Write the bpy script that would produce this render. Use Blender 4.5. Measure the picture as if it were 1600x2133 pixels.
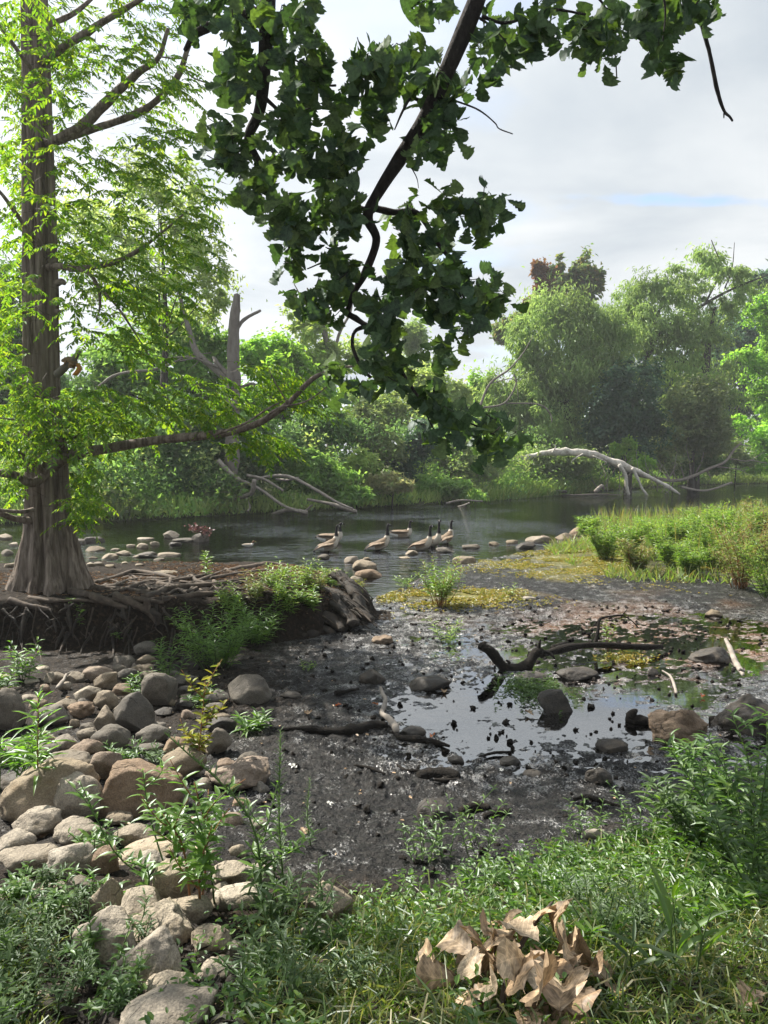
import bpy, bmesh, math, random
import numpy as np
from mathutils import Vector, Matrix

R = math.radians
rng = np.random.default_rng(11)
random.seed(11)
S = bpy.context.scene
for o in list(bpy.data.objects):
    bpy.data.objects.remove(o)

# ------------------------------------------------------------------ camera, world, sun, exposure
FPX, CX, CY, CH, PITCH = 1580.0, 800.0, 1066.5, 2.3, R(4.2)
cam = bpy.data.cameras.new('camera')
cam.sensor_fit = 'VERTICAL'; cam.sensor_height = 24.0; cam.lens = 24.0 * FPX / 2133.0
cam.clip_start = 0.05; cam.clip_end = 2000
camo = bpy.data.objects.new('camera', cam); S.collection.objects.link(camo)
camo.location = (0, 0, CH); camo.rotation_euler = (R(90) - PITCH, 0, 0)
S.camera = camo

SUN_EL, SUN_AZ = R(47), R(-54)           # azimuth measured from +Y, negative = to the left
SUNV = np.array([math.sin(SUN_AZ) * math.cos(SUN_EL), math.cos(SUN_AZ) * math.cos(SUN_EL), math.sin(SUN_EL)])
S.view_settings.view_transform = 'Standard'; S.view_settings.look = 'None'
S.view_settings.exposure = 1.3; S.view_settings.gamma = 1.0
S.view_settings.use_curve_mapping = False
S.cycles.max_bounces = 8; S.cycles.diffuse_bounces = 4; S.cycles.transmission_bounces = 4
S.cycles.transparent_max_bounces = 8
S.cycles.caustics_reflective = False; S.cycles.caustics_refractive = False

def nd(nt, t, loc=None, **kw):
    n = nt.nodes.new(t)
    for k, v in kw.items():
        if k.startswith('i_'):
            n.inputs[k[2:].replace('_', ' ')].default_value = v
        else:
            setattr(n, k, v)
    return n

W = bpy.data.worlds.new('World'); S.world = W; W.use_nodes = True
nt = W.node_tree; nt.nodes.clear(); L = nt.links.new
sky = nd(nt, 'ShaderNodeTexSky', sky_type='NISHITA', sun_disc=False, sun_elevation=SUN_EL, sun_rotation=SUN_AZ)
sky.air_density = 1.0; sky.dust_density = 1.5
geo = nd(nt, 'ShaderNodeNewGeometry')
tc = nd(nt, 'ShaderNodeTexCoord')
# project the direction onto a cloud deck so that far clouds flatten into streaks
sep = nd(nt, 'ShaderNodeSeparateXYZ'); L(tc.outputs['Generated'], sep.inputs[0])
zc = nd(nt, 'ShaderNodeMath', operation='MAXIMUM'); L(sep.outputs['Z'], zc.inputs[0]); zc.inputs[1].default_value = 0.02
za = nd(nt, 'ShaderNodeMath', operation='ADD'); L(zc.outputs[0], za.inputs[0]); za.inputs[1].default_value = 0.10
dx = nd(nt, 'ShaderNodeMath', operation='DIVIDE'); L(sep.outputs['X'], dx.inputs[0]); L(za.outputs[0], dx.inputs[1])
dy = nd(nt, 'ShaderNodeMath', operation='DIVIDE'); L(sep.outputs['Y'], dy.inputs[0]); L(za.outputs[0], dy.inputs[1])
cv = nd(nt, 'ShaderNodeCombineXYZ'); L(dx.outputs[0], cv.inputs[0]); L(dy.outputs[0], cv.inputs[1])
n1 = nd(nt, 'ShaderNodeTexNoise'); n1.inputs['Scale'].default_value = 1.1; n1.inputs['Detail'].default_value = 7; n1.inputs['Roughness'].default_value = 0.52
n1.inputs['Distortion'].default_value = 0.4
L(cv.outputs[0], n1.inputs['Vector'])
shift = nd(nt, 'ShaderNodeVectorMath', operation='ADD'); L(cv.outputs[0], shift.inputs[0]); shift.inputs[1].default_value = (5.3, 2.1, 0)
n2 = nd(nt, 'ShaderNodeTexNoise'); n2.inputs['Scale'].default_value = 0.75; n2.inputs['Detail'].default_value = 6; n2.inputs['Roughness'].default_value = 0.5
L(shift.outputs[0], n2.inputs['Vector'])
gap = nd(nt, 'ShaderNodeValToRGB'); gap.color_ramp.elements[0].position = 0.34; gap.color_ramp.elements[1].position = 0.46
gap.color_ramp.elements[0].color = (0.25, 0.25, 0.25, 1)
L(n2.outputs['Fac'], gap.inputs[0])
cr = nd(nt, 'ShaderNodeValToRGB')
cr.color_ramp.elements[0].position = 0.34; cr.color_ramp.elements[0].color = (2.65, 2.95, 3.25, 1)
cr.color_ramp.elements[1].position = 0.66; cr.color_ramp.elements[1].color = (4.25, 4.38, 4.45, 1)
L(n1.outputs['Fac'], cr.inputs[0])
dot = nd(nt, 'ShaderNodeVectorMath', operation='DOT_PRODUCT'); L(tc.outputs['Generated'], dot.inputs[0]); dot.inputs[1].default_value = tuple(SUNV)
dm = nd(nt, 'ShaderNodeMath', operation='MAXIMUM'); L(dot.outputs['Value'], dm.inputs[0]); dm.inputs[1].default_value = 0
dp = nd(nt, 'ShaderNodeMath', operation='POWER'); L(dm.outputs[0], dp.inputs[0]); dp.inputs[1].default_value = 5
dk = nd(nt, 'ShaderNodeMath', operation='MULTIPLY_ADD'); L(dp.outputs[0], dk.inputs[0]); dk.inputs[1].default_value = 1.1; dk.inputs[2].default_value = 0.9
cb = nd(nt, 'ShaderNodeVectorMath', operation='SCALE'); L(cr.outputs[0], cb.inputs[0]); L(dk.outputs[0], cb.inputs['Scale'])
# the narrow blue slit low in the clouds on the right
sv = nd(nt, 'ShaderNodeVectorMath', operation='SUBTRACT'); L(cv.outputs[0], sv.inputs[0]); sv.inputs[1].default_value = (.86, 2.27, 0)
sm = nd(nt, 'ShaderNodeVectorMath', operation='MULTIPLY'); L(sv.outputs[0], sm.inputs[0]); sm.inputs[1].default_value = (2.6, 19, 0)
sl = nd(nt, 'ShaderNodeVectorMath', operation='LENGTH'); L(sm.outputs[0], sl.inputs[0])
n3 = nd(nt, 'ShaderNodeTexNoise'); n3.inputs['Scale'].default_value = 7; n3.inputs['Detail'].default_value = 5; L(cv.outputs[0], n3.inputs['Vector'])
sa = nd(nt, 'ShaderNodeMath', operation='MULTIPLY_ADD'); L(n3.outputs['Fac'], sa.inputs[0]); sa.inputs[1].default_value = 2.0; L(sl.outputs['Value'], sa.inputs[2])
sr = nd(nt, 'ShaderNodeMapRange'); sr.inputs['From Min'].default_value = 1.1; sr.inputs['From Max'].default_value = 1.9; L(sa.outputs[0], sr.inputs[0])
gm = nd(nt, 'ShaderNodeMath', operation='MINIMUM'); L(sr.outputs[0], gm.inputs[0]); L(gap.outputs[0], gm.inputs[1])
mx = nd(nt, 'ShaderNodeMix', data_type='RGBA'); L(gm.outputs[0], mx.inputs['Factor']); L(sky.outputs[0], mx.inputs[6]); L(cb.outputs[0], mx.inputs[7])
bg = nd(nt, 'ShaderNodeBackground'); bg.inputs['Strength'].default_value = 0.1; L(mx.outputs[2], bg.inputs[0])
wo = nd(nt, 'ShaderNodeOutputWorld'); L(bg.outputs[0], wo.inputs[0])

sun = bpy.data.lights.new('sun', 'SUN'); sun.energy = 5.0; sun.angle = R(0.5); sun.color = (1.0, 0.94, 0.84)
suno = bpy.data.objects.new('sun', sun); S.collection.objects.link(suno)
suno.rotation_euler = Vector(tuple(SUNV)).to_track_quat('Z', 'Y').to_euler()
suno.location = (-20, 20, 30)

# ------------------------------------------------------------------ noise and pixel helpers
def _hash(ix, iy, iz, seed):
    n = (ix.astype(np.int64) * 374761393 + iy.astype(np.int64) * 668265263 + iz.astype(np.int64) * 1442695041 + seed * 97531) & 0xffffffff
    n = ((n ^ (n >> 13)) * 1274126177) & 0xffffffff
    n = ((n ^ (n >> 15)) * 2246822519) & 0xffffffff
    return ((n ^ (n >> 16)) & 0xffffff) / float(0xffffff)

def vnoise(x, y, z=None, seed=0):
    x = np.asarray(x, float); y = np.asarray(y, float)
    z = np.zeros_like(x) if z is None else np.asarray(z, float)
    fx, fy, fz = np.floor(x), np.floor(y), np.floor(z)
    tx, ty, tz = x - fx, y - fy, z - fz
    tx = tx * tx * (3 - 2 * tx); ty = ty * ty * (3 - 2 * ty); tz = tz * tz * (3 - 2 * tz)
    r = 0
    for i in (0, 1):
        for j in (0, 1):
            for k in (0, 1):
                w = (tx if i else 1 - tx) * (ty if j else 1 - ty) * (tz if k else 1 - tz)
                r = r + w * _hash(fx + i, fy + j, fz + k, seed)
    return r * 2 - 1

def fbm(x, y, z=None, o=4, seed=0, g=0.5):
    a, s, t = 1.0, 0.0, 0.0
    x = np.asarray(x, float); y = np.asarray(y, float)
    for k in range(o):
        s = s + a * vnoise(x, y, z, seed + k * 7); t += a
        x, y = x * 2.03 + 13.7, y * 2.03 + 5.1
        if z is not None: z = np.asarray(z) * 2.03 + 9.3
        a *= g
    return s / t

def sst(a, b, x):
    t = np.clip((x - a) / (b - a), 0, 1); return t * t * (3 - 2 * t)

FW = np.array([0, math.cos(PITCH), -math.sin(PITCH)]); UP = np.array([0, math.sin(PITCH), math.cos(PITCH)])
def ray(px, py):
    return FW * FPX + np.array([1., 0, 0]) * (px - CX) + UP * (CY - py)
def at(px, py, Y):
    d = ray(px, py); return np.array([0, 0, CH]) + d * (Y / d[1])
def mpp(Y):                      # metres per photo pixel at distance Y
    return Y / FPX

def gs(a, b): return np.exp(-a * a - b * b)

def near_shore(x): return np.interp(x, [-60, -2, -.5, .3, .8, 2, 5.1, 6.5, 13, 30, 60, 300], [12.8, 12.7, 11.5, 13.0, 14.4, 16.6, 20.0, 23, 27, 36, 45, 60])
def far_shore(x): return np.interp(x, [-300, -60, -25, -9.9, -2, 6.5, 13, 24, 31, 60, 300], [10, 15, 20, 26.2, 32.6, 40, 48.6, 60, 64, 72, 95])

def H(x, y, detail=True):
    x = np.asarray(x, float); y = np.asarray(y, float)
    # bank the camera stands on
    left = 0.92 * np.exp(-np.maximum(y - 1.1, 0) / 2.3) - 0.03
    right = 0.92 * np.exp(-(np.maximum(y - 1.0, 0) / 2.15) ** 2)
    t = sst(-1.0, 0.2, x)
    bank = left * (1 - t) + right * t
    bank = bank + 0.5 * sst(2.6, 7, x) * np.exp(-(np.maximum(y - 2, 0) / 2.6) ** 2) * .35
    mud = (0.010 - 0.024 * gs((x - 1.0) / 2.15, (y - 6.5) / 1.85) - 0.004 * sst(8.0, 10.0, y) - 0.014 * gs((x - 3.4) / 2.2, (y - 9.0) / 2.0)
           + 0.05 * gs((x - 2.2) / 1.3, (y - 13) / 1.8) + 0.10 * sst(3.2, 5.5, x) * sst(10.5, 13.5, y)
           + 0.02 * gs((x + 0.4) / .9, (y - 8.0) / 1.6) + .02 * sst(12.5, 14, y) * sst(3, .5, x))
    z = mud + np.maximum(bank, 0)
    # root bank with the big tree
    fr = np.interp(x, [-60, -2.5, -1.3, -.9, -.25, -.1], [8.95, 9.0, 9.5, 9.75, 10.5, 10.8])
    bk = np.interp(x, [-60, -2.2, -1.0, -.4, -.1], [12.6, 12.5, 12.0, 11.4, 10.9])
    wob = 0.16 * fbm(x * 1.7, y * 1.7, o=3, seed=5)
    d = np.maximum(np.maximum(fr - y, y - bk), (x + .25) * .9) + wob
    top = 0.56 + 0.06 * fbm(x * .9, y * .9, o=3, seed=8) - .2 * sst(-1.6, -.3, x)
    rise = sst(0.14, -0.16, d)
    z = z * (1 - rise) + top * rise
    # river
    inr = np.minimum(y - near_shore(x), far_shore(x) - y)
    notbank = 1 - rise
    wet = sst(-0.15, 1.6, inr) * notbank
    z = z * (1 - wet) + (-0.42) * wet
    # far land
    f = y - far_shore(x)
    z = np.where(f > -0.6, np.maximum(z, -0.05 + 0.0 * f) * 0 + (-0.30 + 0.55 * sst(-.6, 1.2, f) + .8 * sst(1, 9, f) + 1.5 * sst(10, 120, f)), z)
    if detail:
        mudz = (1 - rise) * (1 - wet) * sst(.5, .1, bank) * (y < 30)
        a = fbm(x * 2.3, y * 2.3, o=3, seed=21)
        b = fbm(x * 8, y * 10, o=3, seed=33)
        c = fbm(x * 21, y * 24, o=3, seed=41, g=.6)
        lump = np.maximum(.65 * b + .85 * c, -.35) 
        z = z + mudz * (0.016 * a + (0.017 + .014 * sst(.0, .5, fbm(x * .9 + 3, y * .9, o=2, seed=57))) * lump * 1.1 + 0.009 * c)
        z = z + sst(.1, .5, bank) * (0.02 * a + .01 * c) + rise * (.035 * a + .02 * c)
        steep = rise * (1 - rise) * 4
        z = z + steep * 0.16 * fbm(x * 4.5, y * 4.5, o=4, seed=51)
    return z

_T = np.concatenate([np.linspace(1.0, 16, 1500), np.geomspace(16.05, 160, 900)])
def drop(px, py, off=0.0, detail=False):
    d = ray(px, py); d = d / d[1]
    x, y, z = d[0] * _T, _T, CH + d[2] * _T
    g = np.maximum(H(x, y, detail), 0.0) + off
    k = np.argmax(z <= g) if (z <= g).any() else len(_T) - 1
    k = max(k, 1)
    a0, a1 = z[k - 1] - g[k - 1], z[k] - g[k]
    f = a0 / (a0 - a1) if a0 != a1 else 0
    f = min(max(f, 0), 1)
    T = _T[k - 1] * (1 - f) + _T[k] * f
    return np.array([d[0] * T, T, CH + d[2] * T])

def h1(x, y, detail=True): return float(H(np.array([x]), np.array([y]), detail)[0])

# ------------------------------------------------------------------ object helpers
COL = S.collection
def link(o, parent=None):
    COL.objects.link(o)
    if parent is not None: o.parent = parent
    return o
def tag(o, label=None, cat=None, group=None, kind=None):
    if label: o['label'] = label
    if cat: o['category'] = cat
    if group: o['group'] = group
    if kind: o['kind'] = kind
    return o
def thing(name, label, cat, loc=(0, 0, 0), group=None):
    o = bpy.data.objects.new(name, None); o.empty_display_size = .1
    o.location = tuple(float(v) for v in loc); COL.objects.link(o)
    return tag(o, label, cat, group)

class Geo:
    """collects vertices, triangles and quads; build() makes ONE mesh"""
    def __init__(self): self.v = []; self.t = []; self.q = []; self.c = []; self.n = 0
    def add(self, v, t=None, q=None, col=None):
        v = np.asarray(v, float).reshape(-1, 3)
        if t is not None and len(t): self.t.append(np.asarray(t, np.int64).reshape(-1, 3) + self.n)
        if q is not None and len(q): self.q.append(np.asarray(q, np.int64).reshape(-1, 4) + self.n)
        self.v.append(v); self.n += len(v)
        if col is not None: self.c.append(np.asarray(col, float).reshape(-1, 4))
    def mesh(self, name, mat, smooth=True, origin=None):
        v = np.concatenate(self.v) if self.v else np.zeros((0, 3))
        if origin is not None: v = v - np.asarray(origin, float)
        t = np.concatenate(self.t) if self.t else np.zeros((0, 3), np.int64)
        q = np.concatenate(self.q) if self.q else np.zeros((0, 4), np.int64)
        me = bpy.data.meshes.new(name)
        me.vertices.add(len(v)); me.vertices.foreach_set('co', v.astype(np.float32).ravel())
        loops = np.concatenate([t.ravel(), q.ravel()])
        me.loops.add(len(loops)); me.loops.foreach_set('vertex_index', loops.astype(np.int32))
        npoly = len(t) + len(q)
        st = np.concatenate([np.arange(len(t)) * 3, len(t) * 3 + np.arange(len(q)) * 4]).astype(np.int32)
        me.polygons.add(npoly); me.polygons.foreach_set('loop_start', st)
        me.polygons.foreach_set('use_smooth', np.full(npoly, smooth))
        if self.c:
            ca = me.color_attributes.new('Col', 'FLOAT_COLOR', 'POINT')
            ca.data.foreach_set('color', np.concatenate(self.c).astype(np.float32).ravel())
        me.update(calc_edges=True); me.validate()
        if mat is not None: me.materials.append(mat)
        return me
    def build(self, name, mat, parent=None, smooth=True, origin=None):
        """origin: world point of the object's own origin (default: the parent's place)"""
        if origin is None and parent is not None: origin = wloc(parent)
        o = bpy.data.objects.new(name, self.mesh(name, mat, smooth, origin))
        if origin is not None and parent is None: o.location = tuple(float(a) for a in origin)
        return link(o, parent)
def wloc(o):
    p = np.array(o.location)
    while o.parent is not None:
        o = o.parent; p = p + np.array(o.location)
    return p

def norm(a):
    a = np.asarray(a, float); return a / np.maximum(np.linalg.norm(a, axis=-1, keepdims=True), 1e-9)

def smooth_path(pts, n):
    """Catmull-Rom through pts, n samples"""
    P = np.asarray(pts, float)
    if len(P) == 2: 
        t = np.linspace(0, 1, n)[:, None]; return P[0] * (1 - t) + P[1] * t
    Q = np.vstack([2 * P[0] - P[1], P, 2 * P[-1] - P[-2]])
    u = np.linspace(0, len(P) - 1, n); k = np.minimum(u.astype(int), len(P) - 2); t = (u - k)[:, None]
    a, b, c, d = Q[k], Q[k + 1], Q[k + 2], Q[k + 3]
    return .5 * (2 * b + (c - a) * t + (2 * a - 5 * b + 4 * c - d) * t * t + (3 * b - a - 3 * c + d) * t ** 3)

def tube(g, pts, r, n=None, sides=7, rough=0.0, seed=0, cap=True, flat=1.0, col=None):
    """tapered tube along a smoothed path; r = list of radii spread along it"""
    pts = np.asarray(pts, float)
    n = n or max(4, len(pts) * 4)
    P = smooth_path(pts, n); n = len(P)
    rr = np.interp(np.linspace(0, 1, n), np.linspace(0, 1, len(np.atleast_1d(r))), np.atleast_1d(r))
    T = norm(np.gradient(P, axis=0))
    ref = np.array([0, 0, 1.0]) if abs(T[0][2]) < .8 else np.array([1.0, 0, 0])
    N = np.zeros_like(P); N[0] = norm(np.cross(T[0], ref))
    for i in range(1, n):
        v = N[i - 1] - T[i] * np.dot(N[i - 1], T[i]); N[i] = norm(v)
    B = np.cross(T, N)
    a = np.linspace(0, 2 * math.pi, sides, endpoint=False)
    ring = (N[:, None, :] * np.cos(a)[None, :, None] + B[:, None, :] * (np.sin(a) * flat)[None, :, None])
    rad = rr[:, None] * np.ones(sides)[None]
    if rough:
        s = np.linspace(0, 1, n)
        knob = np.interp(s, np.linspace(0, 1, max(4, n // 5)), 1 + rough * .45 * np.random.default_rng(seed + 5).normal(size=max(4, n // 5)).clip(-1, 1.4)); rad = rad * knob[:, None]
        q = P[:, None, :] + ring * rr[:, None, None]
        f = 1 / max(rr.max(), 1e-3) * .55
        rad = rad * (1 + rough * fbm(q[..., 0] * f, q[..., 1] * f, q[..., 2] * f, o=3, seed=seed))
    V = (P[:, None, :] + ring * rad[..., None]).reshape(-1, 3)
    i = np.arange(n - 1)[:, None] * sides; j = np.arange(sides)[None]
    j2 = (j + 1) % sides
    q = np.stack([i + j, i + j2, i + sides + j2, i + sides + j], -1).reshape(-1, 4)
    t = []
    if cap:
        V = np.vstack([V, P[0] - T[0] * rr[0] * .3, P[-1] + T[-1] * rr[-1] * .6])
        e = n * sides
        jj = np.arange(sides); k2 = (jj + 1) % sides
        t = np.concatenate([np.stack([np.full(sides, e), k2, jj], -1), np.stack([np.full(sides, e + 1), (n - 1) * sides + jj, (n - 1) * sides + k2], -1)])
    if col is not None: col = np.tile(np.asarray(col, float), (len(V), 1))
    g.add(V, t, q, col)
    return P

def frame(A, N):
    A = norm(A); S_ = norm(np.cross(A, N)); N2 = np.cross(S_, A); return A, S_, N2

def cards(g, P, A, N, Ln, Wd, kind='rhomb', fold=.15, droop=.15):
    """many small leaves at once; P base points, A axes, N face normals"""
    P = np.asarray(P, float); n = len(P)
    if n == 0: return
    A, Sd, N = frame(A, N)
    Ln = np.broadcast_to(np.asarray(Ln, float), (n,))[:, None]; Wd = np.broadcast_to(np.asarray(Wd, float), (n,))[:, None]
    if kind == 'rhomb':
        V = np.stack([P, P + A * Ln * .42 + Sd * Wd * .5 + N * Wd * fold, P + A * Ln - N * Ln * droop, P + A * Ln * .42 - Sd * Wd * .5 + N * Wd * fold], 1)
        f = np.array([[0, 1, 2], [0, 2, 3]]); m = 4
    elif kind == 'oval':
        V = np.stack([P, P + A * Ln * .28 + Sd * Wd * .46 + N * Wd * fold, P + A * Ln * .72 + Sd * Wd * .4 + N * (Wd * fold - Ln * droop * .5), P + A * Ln - N * Ln * droop,
                      P + A * Ln * .72 - Sd * Wd * .4 + N * (Wd * fold - Ln * droop * .5), P + A * Ln * .28 - Sd * Wd * .46 + N * Wd * fold], 1)
        f = np.array([[0, 1, 2], [0, 2, 3], [0, 3, 4], [0, 4, 5]]); m = 6
    elif kind == 'blade':
        u = [(0, .5, 0), (.35, .46, .12), (.7, .3, .45)]
        vs = []
        for a, w, dz in u:
            c = P + A * Ln * a - np.array([0, 0, 1.0]) * Ln * droop * dz
            vs += [c + Sd * Wd * w, c - Sd * Wd * w]
        vs.append(P + A * Ln - np.array([0, 0, 1.0]) * Ln * droop)
        V = np.stack(vs, 1); m = 7
        f = np.array([[0, 2, 3], [0, 3, 1], [2, 4, 5], [2, 5, 3], [4, 6, 5]])
    elif kind == 'lance':
        vs = [P]
        for a, w, dz in ((.22, .42, .03), (.5, .5, .2), (.78, .3, .55)):
            c = P + A * Ln * a - N * Ln * droop * dz
            vs += [c + Sd * Wd * w + N * Wd * fold, c, c - Sd * Wd * w + N * Wd * fold]
        vs.append(P + A * Ln - N * Ln * droop)
        V = np.stack(vs, 1); m = 11
        f = np.array([[0, 1, 2], [0, 2, 3], [1, 4, 5], [1, 5, 2], [2, 5, 6], [2, 6, 3], [4, 7, 8], [4, 8, 5], [5, 8, 9], [5, 9, 6], [7, 10, 8], [8, 10, 9]])
    F = (np.arange(n)[:, None, None] * m + f[None]).reshape(-1, 3)
    g.add(V.reshape(-1, 3), F)

def rdir(n): return norm(rng.normal(size=(n, 3)))

# ------------------------------------------------------------------ materials
def new_mat(name):
    m = bpy.data.materials.new(name); m.use_nodes = True; m.node_tree.nodes.clear(); return m, m.node_tree
def ramp(nt, pos_cols, interp='LINEAR'):
    n = nt.nodes.new('ShaderNodeValToRGB'); e = n.color_ramp.elements; n.color_ramp.interpolation = interp
    while len(e) < len(pos_cols): e.new(.5)
    for k, (p, c) in enumerate(pos_cols): e[k].position = p; e[k].color = (*c, 1)
    return n
def leaf_mat(name, cols, tr=.4, tboost=(1.6, 1.9, .8), gloss=.06, scale=0.0, rough=.45, vein=0.0):
    m, nt = new_mat(name); L = nt.links.new
    g = nd(nt, 'ShaderNodeNewGeometry')
    rp = ramp(nt, [(i / max(len(cols) - 1, 1), c) for i, c in enumerate(cols)]); oi = nd(nt, 'ShaderNodeObjectInfo'); ra = nd(nt, 'ShaderNodeMath', operation='ADD'); L(g.outputs['Random Per Island'], ra.inputs[0]); L(oi.outputs['Random'], ra.inputs[1])
    rf = nd(nt, 'ShaderNodeMath', operation='FRACT'); L(ra.outputs[0], rf.inputs[0]); L(rf.outputs[0], rp.inputs[0])
    colr = rp.outputs[0]
    if scale:
        no = nd(nt, 'ShaderNodeTexNoise'); no.inputs['Scale'].default_value = scale; no.inputs['Detail'].default_value = 2
        L(g.outputs['Position'], no.inputs['Vector'])
        ml = nd(nt, 'ShaderNodeMapRange'); ml.inputs['From Min'].default_value = .3; ml.inputs['From Max'].default_value = .7; ml.inputs['To Min'].default_value = .65; ml.inputs['To Max'].default_value = 1.35
        L(no.outputs['Fac'], ml.inputs[0])
        vs = nd(nt, 'ShaderNodeVectorMath', operation='SCALE'); L(colr, vs.inputs[0]); L(ml.outputs[0], vs.inputs['Scale']); colr = vs.outputs[0]
    if vein:
        va = nd(nt, 'ShaderNodeAttribute', attribute_name='Col'); vs_ = nd(nt, 'ShaderNodeSeparateColor'); L(va.outputs['Color'], vs_.inputs[0])
        k1 = nd(nt, 'ShaderNodeMath', operation='MULTIPLY_ADD'); L(vs_.outputs[1], k1.inputs[0]); k1.inputs[1].default_value = -.75; L(vs_.outputs[0], k1.inputs[2])
        k2 = nd(nt, 'ShaderNodeMath', operation='MULTIPLY'); L(k1.outputs[0], k2.inputs[0]); k2.inputs[1].default_value = 62
        k3 = nd(nt, 'ShaderNodeMath', operation='SINE'); L(k2.outputs[0], k3.inputs[0])
        k4 = nd(nt, 'ShaderNodeMapRange'); k4.inputs['From Min'].default_value = .80; k4.inputs['From Max'].default_value = 1; L(k3.outputs[0], k4.inputs[0])
        k5 = nd(nt, 'ShaderNodeMapRange'); k5.inputs['From Min'].default_value = .018; k5.inputs['From Max'].default_value = .0; L(vs_.outputs[1], k5.inputs[0])
        k6 = nd(nt, 'ShaderNodeMath', operation='MAXIMUM'); L(k4.outputs[0], k6.inputs[0]); L(k5.outputs[0], k6.inputs[1])
        no2 = nd(nt, 'ShaderNodeTexNoise'); no2.inputs['Scale'].default_value = 55; no2.inputs['Detail'].default_value = 4; L(g.outputs['Position'], no2.inputs['Vector'])
        sp2 = nd(nt, 'ShaderNodeMapRange'); sp2.inputs['From Min'].default_value = .36; sp2.inputs['From Max'].default_value = .6; sp2.inputs['To Min'].default_value = .55; sp2.inputs['To Max'].default_value = 1.1; L(no2.outputs['Fac'], sp2.inputs[0])
        k7 = nd(nt, 'ShaderNodeMath', operation='MULTIPLY_ADD'); L(k6.outputs[0], k7.inputs[0]); k7.inputs[1].default_value = vein; L(sp2.outputs[0], k7.inputs[2])
        k8 = nd(nt, 'ShaderNodeVectorMath', operation='SCALE'); L(colr, k8.inputs[0]); L(k7.outputs[0], k8.inputs['Scale']); colr = k8.outputs[0]
    df = nd(nt, 'ShaderNodeBsdfDiffuse'); L(colr, df.inputs[0])
    tb = nd(nt, 'ShaderNodeVectorMath', operation='MULTIPLY'); L(colr, tb.inputs[0]); tb.inputs[1].default_value = tboost
    tl = nd(nt, 'ShaderNodeBsdfTranslucent'); L(tb.outputs[0], tl.inputs[0])
    m1 = nd(nt, 'ShaderNodeMixShader'); m1.inputs[0].default_value = tr; L(df.outputs[0], m1.inputs[1]); L(tl.outputs[0], m1.inputs[2])
    gl = nd(nt, 'ShaderNodeBsdfGlossy'); gl.inputs['Roughness'].default_value = rough; gl.inputs[0].default_value = (.9, .95, 1, 1)
    m2 = nd(nt, 'ShaderNodeMixShader'); m2.inputs[0].default_value = gloss; L(m1.outputs[0], m2.inputs[1]); L(gl.outputs[0], m2.inputs[2])
    o = nd(nt, 'ShaderNodeOutputMaterial'); L(m2.outputs[0], o.inputs[0])
    return m
def rough_mat(name, cols, scale=(6, 6, 6), rough=(.7, .95), bump=.5, bscale=None, dist=.01, objrand=0.0, spec=.3, detail=6, extra=None, coord='Object'):
    m, nt = new_mat(name); L = nt.links.new
    t = nd(nt, 'ShaderNodeTexCoord')
    mp = nd(nt, 'ShaderNodeMapping'); mp.inputs['Scale'].default_value = scale; L(t.outputs[coord], mp.inputs[0])
    oi = nd(nt, 'ShaderNodeObjectInfo')
    no = nd(nt, 'ShaderNodeTexNoise', noise_dimensions='4D'); no.inputs['Scale'].default_value = 1; no.inputs['Detail'].default_value = detail; no.inputs['Roughness'].default_value = .62
    wm = nd(nt, 'ShaderNodeMath', operation='MULTIPLY'); L(oi.outputs['Random'], wm.inputs[0]); wm.inputs[1].default_value = 40; L(wm.outputs[0], no.inputs['W'])
    L(mp.outputs[0], no.inputs['Vector'])
    rp = ramp(nt, [(.28 + .44 * i / max(len(cols) - 1, 1), c) for i, c in enumerate(cols)]); L(no.outputs['Fac'], rp.inputs[0])
    colr = rp.outputs[0]
    if objrand:
        hs = nd(nt, 'ShaderNodeHueSaturation'); L(colr, hs.inputs['Color'])
        a = nd(nt, 'ShaderNodeMapRange'); a.inputs['To Min'].default_value = 1 - objrand; a.inputs['To Max'].default_value = 1 + objrand; L(oi.outputs['Random'], a.inputs[0]); L(a.outputs[0], hs.inputs['Value'])
        w2 = nd(nt, 'ShaderNodeMath', operation='FRACT'); w3 = nd(nt, 'ShaderNodeMath', operation='MULTIPLY'); L(oi.outputs['Random'], w3.inputs[0]); w3.inputs[1].default_value = 7.31; L(w3.outputs[0], w2.inputs[0])
        b = nd(nt, 'ShaderNodeMapRange'); b.inputs['To Min'].default_value = .8; b.inputs['To Max'].default_value = 1.2; L(w2.outputs[0], b.inputs[0]); L(b.outputs[0], hs.inputs['Saturation'])
        colr = hs.outputs[0]
    p = nd(nt, 'ShaderNodeBsdfPrincipled'); p.inputs['Specular IOR Level'].default_value = spec
    L(colr, p.inputs['Base Color'])
    rr = nd(nt, 'ShaderNodeMapRange'); rr.inputs['From Min'].default_value = .3; rr.inputs['From Max'].default_value = .7; rr.inputs['To Min'].default_value = rough[0]; rr.inputs['To Max'].default_value = rough[1]
    L(no.outputs['Fac'], rr.inputs[0]); L(rr.outputs[0], p.inputs['Roughness'])
    b2 = nd(nt, 'ShaderNodeTexNoise'); b2.inputs['Scale'].default_value = bscale or 3.0; b2.inputs['Detail'].default_value = 6; b2.inputs['Roughness'].default_value = .65
    L(mp.outputs[0], b2.inputs['Vector'])
    bp = nd(nt, 'ShaderNodeBump'); bp.inputs['Strength'].default_value = bump; bp.inputs['Distance'].default_value = dist; L(b2.outputs['Fac'], bp.inputs['Height']); L(bp.outputs[0], p.inputs['Normal'])
    o = nd(nt, 'ShaderNodeOutputMaterial'); L(p.outputs[0], o.inputs[0])
    if extra: extra(nt, p, colr, t, no)
    return m
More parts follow.
